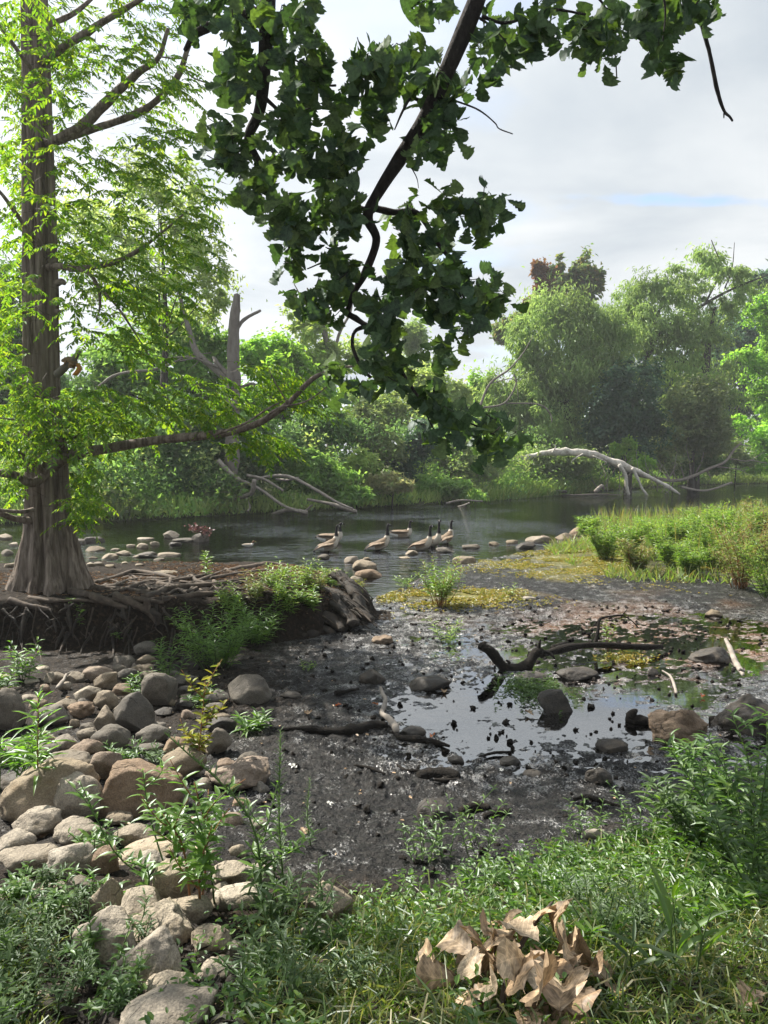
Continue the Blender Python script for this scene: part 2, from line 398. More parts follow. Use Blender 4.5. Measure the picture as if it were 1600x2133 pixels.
def attr_mat(name, rough=.7, bump=.3, scale=60):
    """colour from the mesh's own colour attribute, with fine mottling"""
    m, nt = new_mat(name); L = nt.links.new
    a = nd(nt, 'ShaderNodeAttribute', attribute_name='Col')
    t = nd(nt, 'ShaderNodeTexCoord'); no = nd(nt, 'ShaderNodeTexNoise'); no.inputs['Scale'].default_value = scale; no.inputs['Detail'].default_value = 3; L(t.outputs['Object'], no.inputs['Vector'])
    mr = nd(nt, 'ShaderNodeMapRange'); mr.inputs['To Min'].default_value = .6; mr.inputs['To Max'].default_value = 1.4; L(no.outputs['Fac'], mr.inputs[0])
    vs = nd(nt, 'ShaderNodeVectorMath', operation='SCALE'); L(a.outputs['Color'], vs.inputs[0]); L(mr.outputs[0], vs.inputs['Scale'])
    p = nd(nt, 'ShaderNodeBsdfPrincipled'); p.inputs['Roughness'].default_value = rough; p.inputs['Specular IOR Level'].default_value = .2; L(vs.outputs[0], p.inputs['Base Color'])
    bp = nd(nt, 'ShaderNodeBump'); bp.inputs['Strength'].default_value = bump; bp.inputs['Distance'].default_value = .01; L(no.outputs['Fac'], bp.inputs['Height']); L(bp.outputs[0], p.inputs['Normal'])
    o = nd(nt, 'ShaderNodeOutputMaterial'); L(p.outputs[0], o.inputs[0])
    return m

M = {}
M['redwood_leaf'] = leaf_mat('redwood_leaf', [(.06, .15, .014), (.09, .2, .018), (.13, .24, .022), (.2, .28, .026)], tr=.58, tboost=(2.0, 1.8, .8), gloss=.02)
M['oak_leaf'] = leaf_mat('oak_leaf', [(.034, .06, .036), (.047, .078, .042), (.058, .092, .042), (.09, .125, .042)], tr=.26, tboost=(2.0, 2.4, .7), gloss=.015, vein=.3)
M['dry_leaf'] = leaf_mat('dry_leaf', [(.30, .21, .13), (.40, .30, .20), (.26, .18, .11), (.50, .40, .28)], tr=.15, tboost=(1.1, .9, .6), gloss=.02, scale=18, vein=.38)
M['weed_leaf'] = leaf_mat('weed_leaf', [(.055, .12, .018), (.075, .15, .02), (.1, .18, .024), (.13, .2, .03)], tr=.48, gloss=.045, rough=.5)
M['lance_leaf'] = leaf_mat('lance_leaf', [(.085, .17, .025), (.11, .2, .03), (.14, .24, .035)], tr=.52, gloss=.045, rough=.42)
M['yellow_leaf'] = leaf_mat('yellow_leaf', [(.13, .18, .03), (.19, .21, .035), (.27, .25, .05), (.10, .16, .03)], tr=.45, tboost=(1.4, 1.4, .6), gloss=.015)
M['dusty_leaf'] = leaf_mat('dusty_leaf', [(.06, .105, .03), (.075, .125, .034), (.09, .14, .04), (.045, .085, .022)], tr=.42, gloss=.035, rough=.55)
M['marsh_leaf'] = leaf_mat('marsh_leaf', [(.11, .2, .03), (.15, .24, .04), (.2, .27, .05), (.26, .29, .075)], tr=.45, gloss=.05)
M['marsh_tan_leaf'] = leaf_mat('marsh_tan_leaf', [(.13, .2, .05), (.18, .22, .07), (.24, .22, .09), (.2, .14, .06)], tr=.4, gloss=.04)
M['grass'] = leaf_mat('grass', [(.045, .085, .013), (.065, .11, .016), (.095, .14, .022), (.16, .165, .05), (.28, .24, .11)], tr=.4, gloss=.05)
M['cover_leaf'] = leaf_mat('cover_leaf', [(.05, .115, .014), (.075, .15, .018), (.105, .185, .022), (.13, .19, .03)], tr=.45, gloss=.04)
M['algae'] = leaf_mat('algae', [(.15, .17, .025), (.26, .21, .03), (.34, .22, .035), (.12, .17, .03)], tr=.25, gloss=.04)
M['flower'] = leaf_mat('flower', [(.75, .75, .7), (.8, .8, .78)], tr=.3, tboost=(1, 1, 1), gloss=.02)
M['yellow_flower'] = leaf_mat('yellow_flower', [(.8, .35, .01), (.85, .45, .02)], tr=.3, tboost=(1, 1, 1), gloss=.02)
M['needle_litter'] = leaf_mat('needle_litter', [(.20, .11, .06), (.28, .17, .10), (.13, .08, .05), (.36, .26, .17)], tr=.1, tboost=(1, .9, .7), gloss=.01)
M['orange_leaf'] = leaf_mat('orange_leaf', [(.4, .13, .03), (.34, .1, .03), (.45, .2, .06)], tr=.3, tboost=(1.2, .9, .6), gloss=.04)
def far_leaf(name, cols, tr=.52, sc=.35, k=2.3): return leaf_mat(name, [(q[0] * k * .97, q[1] * k, q[2] * k) for q in cols], tr=tr, tboost=(1.5, 1.45, .9), gloss=.02, scale=sc)
M['willow_leaf'] = far_leaf('willow_leaf', [(.075, .115, .04), (.1, .145, .05), (.13, .17, .065)])
M['pale_leaf'] = far_leaf('pale_leaf', [(.1, .15, .05), (.14, .18, .06), (.17, .2, .08)])
M['mid_leaf'] = far_leaf('mid_leaf', [(.065, .12, .032), (.088, .15, .038), (.115, .175, .045)])
M['bright_leaf'] = far_leaf('bright_leaf', [(.08, .16, .025), (.11, .2, .03), (.14, .22, .035)])
M['dark_leaf'] = far_leaf('dark_leaf', [(.02, .045, .03), (.028, .058, .034), (.036, .07, .036)], tr=.4)
M['deep_leaf'] = far_leaf('deep_leaf', [(.042, .08, .03), (.056, .1, .034), (.072, .118, .04)], tr=.5)
M['olive_leaf'] = far_leaf('olive_leaf', [(.065, .092, .042), (.09, .115, .052), (.115, .135, .062)])
M['tan_leaf'] = far_leaf('tan_leaf', [(.12, .12, .065), (.14, .13, .08), (.09, .115, .055)])
M['rust_leaf'] = leaf_mat('rust_leaf', [(.17, .075, .04), (.22, .11, .05), (.15, .12, .05)], tr=.45, tboost=(1.2, 1.1, .9), gloss=.02)
M['maple_leaf'] = far_leaf('maple_leaf', [(.05, .085, .035), (.07, .1, .035), (.11, .08, .035)])
M['red_twig_leaf'] = leaf_mat('red_twig_leaf', [(.13, .045, .035), (.17, .06, .045)], tr=.3, tboost=(1, 1, 1))

M['redwood_bark'] = rough_mat('redwood_bark', [(.022, .015, .011), (.11, .085, .066), (.22, .18, .148), (.34, .29, .245)], scale=(20, 20, 1.3), bump=1.0, dist=.03, bscale=1.6)
M['oak_bark'] = rough_mat('oak_bark', [(.012, .010, .010), (.034, .029, .027), (.065, .056, .052)], scale=(30, 30, 10), bump=1.0, dist=.025, bscale=2.0, spec=.15)
M['twig'] = rough_mat('twig', [(.04, .032, .025), (.08, .065, .05)], scale=(30, 30, 30), bump=.3)
M['grey_bark'] = rough_mat('grey_bark', [(.09, .078, .066), (.16, .14, .12), (.22, .2, .175)], scale=(6, 6, 2), bump=.7, dist=.03)
M['dark_bark'] = rough_mat('dark_bark', [(.03, .027, .022), (.06, .052, .044)], scale=(5, 5, 2), bump=.6, dist=.03)
M['bleached_wood'] = rough_mat('bleached_wood', [(.16, .13, .10), (.46, .43, .38), (.66, .63, .58)], scale=(5, 5, 5), bump=.9, dist=.02)
M['driftwood'] = rough_mat('driftwood', [(.14, .12, .10), (.24, .21, .18), (.33, .3, .26)], scale=(8, 8, 8), bump=.5, dist=.015)
M['root'] = rough_mat('root', [(.022, .016, .012), (.07, .053, .04), (.15, .12, .095)], scale=(12, 12, 12), bump=.7, dist=.01)
M['root_black'] = rough_mat('root_black', [(.012, .010, .009), (.032, .026, .02), (.075, .055, .04)], scale=(14, 14, 14), bump=1.0, dist=.02, rough=(.55, .9))
M['wet_wood'] = rough_mat('wet_wood', [(.005, .004, .0035), (.014, .0115, .009), (.04, .033, .026)], scale=(30, 30, 30), bump=1.0, dist=.02, rough=(.6, .95), spec=.15)
M['red_stem'] = rough_mat('red_stem', [(.16, .07, .03), (.26, .13, .05)], scale=(40, 40, 40), bump=.2)
M['green_stem'] = rough_mat('green_stem', [(.05, .1, .025), (.09, .14, .04)], scale=(40, 40, 40), bump=.2)

def rock_extra(nt, p, colr, t, no):
    """lichen blotches, hairline cracks and a paler weathered grain"""
    L = nt.links.new
    b = nd(nt, 'ShaderNodeTexNoise'); b.inputs['Scale'].default_value = 9; b.inputs['Detail'].default_value = 5; L(t.outputs['Object'], b.inputs['Vector'])
    r = ramp(nt, [(.55, (0, 0, 0)), (.72, (1, 1, 1))]); L(b.outputs['Fac'], r.inputs[0])
    mx = nd(nt, 'ShaderNodeMix', data_type='RGBA', blend_type='MULTIPLY'); mx.inputs[7].default_value = (.62, .58, .5, 1); L(r.outputs[0], mx.inputs['Factor']); L(colr, mx.inputs[6])
    f = nd(nt, 'ShaderNodeTexNoise'); f.inputs['Scale'].default_value = 130; f.inputs['Detail'].default_value = 2; L(t.outputs['Object'], f.inputs['Vector'])
    r2 = ramp(nt, [(.35, (.72, .72, .72)), (.65, (1.22, 1.2, 1.16))]); L(f.outputs['Fac'], r2.inputs[0])
    m2 = nd(nt, 'ShaderNodeMix', data_type='RGBA', blend_type='MULTIPLY'); m2.inputs['Factor'].default_value = 1; L(mx.outputs[2], m2.inputs[6]); L(r2.outputs[0], m2.inputs[7])
    wv = nd(nt, 'ShaderNodeTexNoise'); wv.inputs['Scale'].default_value = 4; wv.inputs['Detail'].default_value = 4; L(t.outputs['Object'], wv.inputs['Vector'])
    va = nd(nt, 'ShaderNodeVectorMath', operation='MULTIPLY_ADD'); L(wv.outputs['Color'], va.inputs[0]); va.inputs[1].default_value = (.5, .5, .5); L(t.outputs['Object'], va.inputs[2])
    vo = nd(nt, 'ShaderNodeTexVoronoi', feature='DISTANCE_TO_EDGE'); vo.inputs['Scale'].default_value = 4.5; L(va.outputs[0], vo.inputs['Vector'])
    ck = nd(nt, 'ShaderNodeMapRange'); ck.inputs['From Min'].default_value = .0; ck.inputs['From Max'].default_value = .035; L(vo.outputs['Distance'], ck.inputs[0])
    cm = nd(nt, 'ShaderNodeMath', operation='MAXIMUM'); L(ck.outputs[0], cm.inputs[0]); r5 = ramp(nt, [(.40, (0, 0, 0)), (.47, (1, 1, 1))]); L(wv.outputs['Fac'], r5.inputs[0]); L(r5.outputs[0], cm.inputs[1])
    c5 = nd(nt, 'ShaderNodeMapRange'); c5.inputs['To Min'].default_value = .68; L(cm.outputs[0], c5.inputs[0])
    m3 = nd(nt, 'ShaderNodeVectorMath', operation='SCALE'); L(m2.outputs[2], m3.inputs[0]); L(c5.outputs[0], m3.inputs['Scale'])
    L(m3.outputs[0], p.inputs['Base Color'])
    bp0 = p.inputs['Normal'].links[0].from_node
    b9 = nd(nt, 'ShaderNodeBump'); b9.inputs['Strength'].default_value = .8; b9.inputs['Distance'].default_value = .012; L(cm.outputs[0], b9.inputs['Height']); L(bp0.outputs[0], b9.inputs['Normal']); L(b9.outputs[0], p.inputs['Normal'])
    pit = nd(nt, 'ShaderNodeBump'); pit.inputs['Strength'].default_value = .5; pit.inputs['Distance'].default_value = .004; L(f.outputs['Fac'], pit.inputs['Height']); L(b9.outputs[0], pit.inputs['Normal']); L(pit.outputs[0], p.inputs['Normal'])
M['stone'] = rough_mat('stone', [(.11, .09, .068), (.18, .15, .112), (.26, .215, .165)], scale=(5, 5, 5), bump=.75, dist=.012, bscale=5, objrand=.28, extra=rock_extra)
M['tan_stone'] = rough_mat('tan_stone', [(.17, .145, .112), (.265, .228, .18), (.38, .335, .27)], scale=(6, 6, 6), bump=.9, dist=.02, bscale=4, objrand=.25, extra=rock_extra)
M['grey_stone'] = rough_mat('grey_stone', [(.075, .066, .056), (.12, .107, .09), (.17, .152, .128)], scale=(6, 6, 6), bump=.7, dist=.012, bscale=5, objrand=.25, extra=rock_extra)
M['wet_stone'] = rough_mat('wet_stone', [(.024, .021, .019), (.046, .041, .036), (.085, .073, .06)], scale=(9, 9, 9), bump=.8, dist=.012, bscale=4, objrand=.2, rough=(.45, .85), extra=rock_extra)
M['brown_stone'] = rough_mat('brown_stone', [(.12, .085, .06), (.2, .15, .11), (.27, .215, .165)], scale=(6, 6, 6), bump=1.0, dist=.02, bscale=3, objrand=.1, extra=rock_extra)

def ground_mat():
    m, nt = new_mat('mud_and_soil'); L = nt.links.new
    g = nd(nt, 'ShaderNodeNewGeometry')
    def noise(sc, de=6, ro=.6):
        n = nd(nt, 'ShaderNodeTexNoise'); n.inputs['Scale'].default_value = sc; n.inputs['Detail'].default_value = de; n.inputs['Roughness'].default_value = ro; L(g.outputs['Position'], n.inputs['Vector']); return n
    def attr(a): return nd(nt, 'ShaderNodeAttribute', attribute_name=a).outputs['Fac']
    def mix(f, a, b):
        x = nd(nt, 'ShaderNodeMix', data_type='RGBA'); L(f, x.inputs['Factor']); L(a, x.inputs[6])
        if isinstance(b, tuple): x.inputs[7].default_value = (*b, 1)
        else: L(b, x.inputs[7])
        return x.outputs[2]
    a, b, c = noise(5), noise(28, 5), noise(90, 4)
    mud = ramp(nt, [(.30, (.006, .006, .0065)), (.5, (.013, .0125, .012)), (.62, (.028, .026, .024)), (.76, (.075, .07, .063))]); L(b.outputs['Fac'], mud.inputs[0])
    red = ramp(nt, [(.3, (.03, .018, .010)), (.5, (.11, .055, .026)), (.7, (.22, .125, .07))]); L(b.outputs['Fac'], red.inputs[0])
    soil = ramp(nt, [(.3, (.007, .0055, .004)), (.55, (.022, .016, .011)), (.72, (.075, .054, .036))]); L(b.outputs['Fac'], soil.inputs[0])
    far = ramp(nt, [(.3, (.03, .04, .014)), (.7, (.07, .075, .03))]); L(a.outputs['Fac'], far.inputs[0])
    alg = ramp(nt, [(.3, (.06, .075, .02)), (.55, (.19, .17, .03)), (.75, (.26, .2, .04))]); L(b.outputs['Fac'], alg.inputs[0])
    bed = ramp(nt, [(.3, (.018, .02, .010)), (.7, (.04, .038, .02))]); L(a.outputs['Fac'], bed.inputs[0])
    col = mix(attr('red'), mud.outputs[0], red.outputs[0])
    col = mix(attr('soil'), col, soil.outputs[0])
    col = mix(attr('algae'), col, alg.outputs[0])
    col = mix(attr('bed'), col, bed.outputs[0])
    col = mix(attr('far'), col, far.outputs[0])
    p = nd(nt, 'ShaderNodeBsdfPrincipled'); L(col, p.inputs['Base Color'])
    rr = ramp(nt, [(.35, (.22, .22, .22)), (.5, (.42, .42, .42)), (.65, (.75, .75, .75))]); L(b.outputs['Fac'], rr.inputs[0])
    dry = nd(nt, 'ShaderNodeMath', operation='MAXIMUM'); L(attr('soil'), dry.inputs[0]); L(attr('far'), dry.inputs[1])
    rm = nd(nt, 'ShaderNodeMix'); L(dry.outputs[0], rm.inputs['Factor']); L(rr.outputs[0], rm.inputs[2]); rm.inputs[3].default_value = .9
    # wet film on the low spots: small glossy pockets between rough dark clods
    w1 = noise(62, 4, .62); w2 = noise(7, 3, .5)
    wa = nd(nt, 'ShaderNodeMath', operation='MULTIPLY_ADD'); L(w2.outputs['Fac'], wa.inputs[0]); wa.inputs[1].default_value = .8; L(w1.outputs['Fac'], wa.inputs[2])
    wb = nd(nt, 'ShaderNodeMath', operation='MULTIPLY_ADD'); L(attr('wet'), wb.inputs[0]); wb.inputs[1].default_value = .16; L(wa.outputs[0], wb.inputs[2])
    wm = nd(nt, 'ShaderNodeMapRange'); wm.inputs['From Min'].default_value = 1.0; wm.inputs['From Max'].default_value = 1.12; L(wb.outputs[0], wm.inputs[0])
    inv = nd(nt, 'ShaderNodeMath', operation='SUBTRACT'); inv.inputs[0].default_value = 1; L(dry.outputs[0], inv.inputs[1])
    wf = nd(nt, 'ShaderNodeMath', operation='MULTIPLY'); L(wm.outputs[0], wf.inputs[0]); L(inv.outputs[0], wf.inputs[1])
    r3 = nd(nt, 'ShaderNodeMix'); L(wf.outputs[0], r3.inputs['Factor']); L(rm.outputs[0], r3.inputs[2]); r3.inputs[3].default_value = .28; L(r3.outputs[0], p.inputs['Roughness'])
    s3 = nd(nt, 'ShaderNodeMix'); L(wf.outputs[0], s3.inputs['Factor']); s3.inputs[2].default_value = .18; s3.inputs[3].default_value = 1.0; L(s3.outputs[0], p.inputs['Specular IOR Level'])
    i3 = nd(nt, 'ShaderNodeMix'); L(wf.outputs[0], i3.inputs['Factor']); i3.inputs[2].default_value = 1.45; i3.inputs[3].default_value = 1.9; L(i3.outputs[0], p.inputs['IOR'])
    ad = nd(nt, 'ShaderNodeMath', operation='MULTIPLY_ADD'); L(c.outputs['Fac'], ad.inputs[0]); ad.inputs[1].default_value = .35; L(b.outputs['Fac'], ad.inputs[2])
    bp = nd(nt, 'ShaderNodeBump'); bp.inputs['Strength'].default_value = 1.0; bp.inputs['Distance'].default_value = .035; L(ad.outputs[0], bp.inputs['Height']); L(bp.outputs[0], p.inputs['Normal'])
    o = nd(nt, 'ShaderNodeOutputMaterial'); L(p.outputs[0], o.inputs[0])
    return m
M['ground'] = ground_mat()

def water_mat():
    m, nt = new_mat('water'); L = nt.links.new
    g = nd(nt, 'ShaderNodeNewGeometry')
    mp = nd(nt, 'ShaderNodeMapping'); mp.inputs['Scale'].default_value = (.9, 2.2, 1); mp.inputs['Rotation'].default_value = (0, 0, R(-28)); L(g.outputs['Position'], mp.inputs[0])
    a = nd(nt, 'ShaderNodeTexNoise'); a.inputs['Scale'].default_value = 2.6; a.inputs['Detail'].default_value = 4; a.inputs['Distortion'].default_value = .6; L(mp.outputs[0], a.inputs['Vector'])
    sp = nd(nt, 'ShaderNodeSeparateXYZ'); L(g.outputs['Position'], sp.inputs[0])
    amp = nd(nt, 'ShaderNodeMapRange'); amp.inputs['From Min'].default_value = 11; amp.inputs['From Max'].default_value = 20; amp.inputs['To Min'].default_value = .02; amp.inputs['To Max'].default_value = 1.0; L(sp.outputs['Y'], amp.inputs[0])
    rif = nd(nt, 'ShaderNodeTexNoise'); rif.inputs['Scale'].default_value = .22; L(g.outputs['Position'], rif.inputs['Vector'])
    rm = nd(nt, 'ShaderNodeMapRange'); rm.inputs['From Min'].default_value = .42; rm.inputs['From Max'].default_value = .62; rm.inputs['To Min'].default_value = .25; rm.inputs['To Max'].default_value = 1.0; L(rif.outputs['Fac'], rm.inputs[0])
    mu = nd(nt, 'ShaderNodeMath', operation='MULTIPLY'); L(amp.outputs[0], mu.inputs[0]); L(rm.outputs[0], mu.inputs[1])
    bp = nd(nt, 'ShaderNodeBump'); bp.inputs['Distance'].default_value = .085; L(mu.outputs[0], bp.inputs['Strength']); L(a.outputs['Fac'], bp.inputs['Height'])
    fr = nd(nt, 'ShaderNodeFresnel'); fr.inputs['IOR'].default_value = 7.0; L(bp.outputs[0], fr.inputs['Normal'])
    tr = nd(nt, 'ShaderNodeBsdfTransparent'); tr.inputs[0].default_value = (.62, .58, .44, 1)
    gl = nd(nt, 'ShaderNodeBsdfGlossy'); gl.inputs['Roughness'].default_value = .03; L(bp.outputs[0], gl.inputs['Normal'])
    mx = nd(nt, 'ShaderNodeMixShader'); L(fr.outputs[0], mx.inputs[0]); L(tr.outputs[0], mx.inputs[1]); L(gl.outputs[0], mx.inputs[2])
    o = nd(nt, 'ShaderNodeOutputMaterial'); L(mx.outputs[0], o.inputs[0])
    return m
M['water'] = water_mat()

# ------------------------------------------------------------------ ground and water
def build_ground():
    ys = np.concatenate([np.linspace(-8, 1.1, 14), np.linspace(1.2, 3, 70), np.geomspace(3.02, 14, 400)[0:], np.geomspace(14.1, 34, 90), np.geomspace(35, 420, 46)])
    u = np.linspace(-1, 1, 521); s = .45 * u + .55 * u ** 3
    half = np.maximum(ys + 2.5, 5.0) * 1.0
    X = half[:, None] * s[None] * 1.0; Y = np.repeat(ys[:, None], len(u), 1)
    X = X + .0
    Z = H(X, Y)
    g = Geo(); n, m = X.shape
    i = np.arange(n - 1)[:, None] * m; j = np.arange(m - 1)[None]
    q = np.stack([i + j, i + j + 1, i + m + j + 1, i + m + j], -1).reshape(-1, 4)
    g.add(np.stack([X, Y, Z], -1), None, q)
    me = g.mesh('ground', M['ground'])
    x, y = X.ravel(), Y.ravel()
    Hs = H(x, y, False)
    fr = np.interp(x, [-60, -2.5, -1.3, -.9, -.25, -.1], [8.95, 9.0, 9.5, 9.75, 10.5, 10.8]); bk = np.interp(x, [-60, -2.2, -1.0, -.4, -.1], [12.6, 12.5, 12.0, 11.4, 10.9])
    isroot = (y > fr - .3) & (y < bk + .3) & (x < .1)
    nz = fbm(x * 1.3, y * 1.3, o=3, seed=77)
    inr = np.minimum(y - near_shore(x), far_shore(x) - y)
    A = {}
    A['soil'] = np.where(isroot, 1.0, sst(.16, .34, Hs + .06 * nz)) * (y < 14) 
    A['soil'] = np.maximum(A['soil'], .8 * sst(-.4, -1.6, x + .4 * nz) * sst(5, 6.5, y) * (y < 9.2))
    A['red'] = np.clip(gs((x - 3.9) / 2.4, (y - 9.5) / 2.0) * 1.3 + .8 * nz - .3, 0, 1) * (Hs < .09)
    A['algae'] = np.clip(1.4 * gs((x - 4.6) / 2.2, (y - 16.2) / 2.2) + 1.3 * gs((x - 1.0) / 1.1, (y - 12.2) / .8) + .8 * nz - .45, 0, 1) * (inr < .5) * (y > 9.5) * (x > -.2)
    A['wet'] = np.clip(sst(.05, -.01, Hs) + .4 * nz, 0, 1)
    A['bed'] = sst(-.1, .5, inr) * (Hs < .1)
    A['far'] = (y > far_shore(x) - .3).astype(float)
    A['far'] = np.maximum(A['far'], sst(5.5, 7.5, x) * (y > 12) * (inr < 0))
    for k, v in A.items():
        at_ = me.attributes.new(k, 'FLOAT', 'POINT'); at_.data.foreach_set('value', v.astype(np.float32))
    o = bpy.data.objects.new('ground', me); link(o); tag(o, kind='structure')
build_ground()
def build_water():
    g = Geo()
    g.add([(-260, 1.5, 0), (260, 1.5, 0), (260, 140, 0), (-260, 140, 0)], None, [(0, 1, 2, 3)])
    o = g.build('river_water', M['water']); tag(o, kind='structure')
build_water()

# ------------------------------------------------------------------ far trees and shrubs
def crown_points(blobs, n, clump=.2):
    area = np.array([b[2] * b[3] for b in blobs], float); area /= area.sum()
    P, O = [], []
    for b, a in zip(blobs, area):
        px, py, rx, ry, Y = b[:5]
        c = at(px, py, Y); k = mpp(Y); rad = np.array([rx * k, rx * k * .8, ry * k])
        nb = int(n * a); nc = max(14, int(nb / 60)); ns = 11
        sd = rdir(ns); sr = rng.uniform(.25, .95, ns); sc_ = rng.uniform(.26, .58, ns)      # boughs: smaller masses that break the outline
        sw = sc_ ** 2; k_ = rng.choice(ns, nc, p=sw / sw.sum())
        d = rdir(nc); r = rng.uniform(.2, 1, nc) ** .5
        off = sd[k_] * sr[k_][:, None] + d * (r * sc_[k_])[:, None]
        cc = c + off * rad
        idx = rng.integers(0, nc, nb)
        sz = rng.gamma(3, .28, nc)[idx][:, None]
        p = cc[idx] + rng.normal(size=(nb, 3)) * clump * .62 * rad * sz
        P.append(p); O.append(norm(.5 * off[idx] + .8 * d[idx]))
    return np.concatenate(P), np.concatenate(O)

def foliage(g, blobs, n, Lf, Wf, hang=0.0, clump=.2, up=.5):
    P, O = crown_points(blobs, n, clump); n = len(P)
    ok = P[:, 2] > np.maximum(H(P[:, 0], P[:, 1], False), 0) + .02
    P, O = P[ok], O[ok]; n = len(P)
    N = norm(O * .7 + rdir(n) * .8 + np.array([0, 0, up]))
    A = rdir(n) + np.array([0, 0, -hang]) + O * .35
    A = norm(A - N * (A * N).sum(1, keepdims=True) * (1 if hang < 1 else .2))
    s = rng.uniform(.65, 1.35, n)
    cards(g, P, A, N, Lf * s, Wf * s, 'rhomb', fold=.2, droop=.12)

def tree(name, label, cat, Y, blobs, n, mat, Lf=.3, Wf=.16, trunk=None, tr=(.22, .08), bark='dark_bark', hang=0., clump=.2, group=None, limbs=(), second=None, leafname='crown'):
    """blobs: (px, py, rx, ry[, Y]) in photo pixels at distance Y"""
    bl = [tuple(b) if len(b) > 4 else (*b, Y) for b in blobs]
    if trunk is None:
        b0 = bl[0]; trunk = [(b0[0], None), (b0[0] + 6, b0[1])]
    pts = []
    for (px, py) in trunk:
        if py is None:
            p = at(px, 1000, Y); p[2] = h1(p[0], p[1], False) - .1
        else: p = at(px, py, Y)
        pts.append(p)
    t = thing(name, label, cat, pts[0], group)
    g = Geo()
    tube(g, pts, tr, sides=8, rough=.25, seed=int(pts[0][0] * 10) % 99)
    top = pts[-1]
    if limbs:
        for lm in limbs:
            r0 = lm[0]; tube(g, [at(px, py, Y) for px, py in lm[1]], r0, sides=6, rough=.25, seed=3)
    else:
        for b in bl:
            c = at(b[0], b[1], b[4]); s = pts[0] * .45 + top * .55
            mid = (s + c) / 2 + np.array([0, 0, -.15 * np.linalg.norm(c - s)]) * .4
            if np.linalg.norm(c - s) > .4: tube(g, [s, mid, c], (tr[1] * .9, tr[1] * .3), n=7, sides=5)
    g.build('trunk', M[bark], t)
    f = Geo(); foliage(f, bl, n, Lf, Wf, hang, clump); f.build(leafname, M[mat], t, smooth=False)
    if second:
        f = Geo(); foliage(f, [tuple(b) if len(b) > 4 else (*b, Y) for b in second[0]], second[1], Lf, Wf, hang, clump); f.build(leafname, M[second[2]], t, smooth=False)
    return t

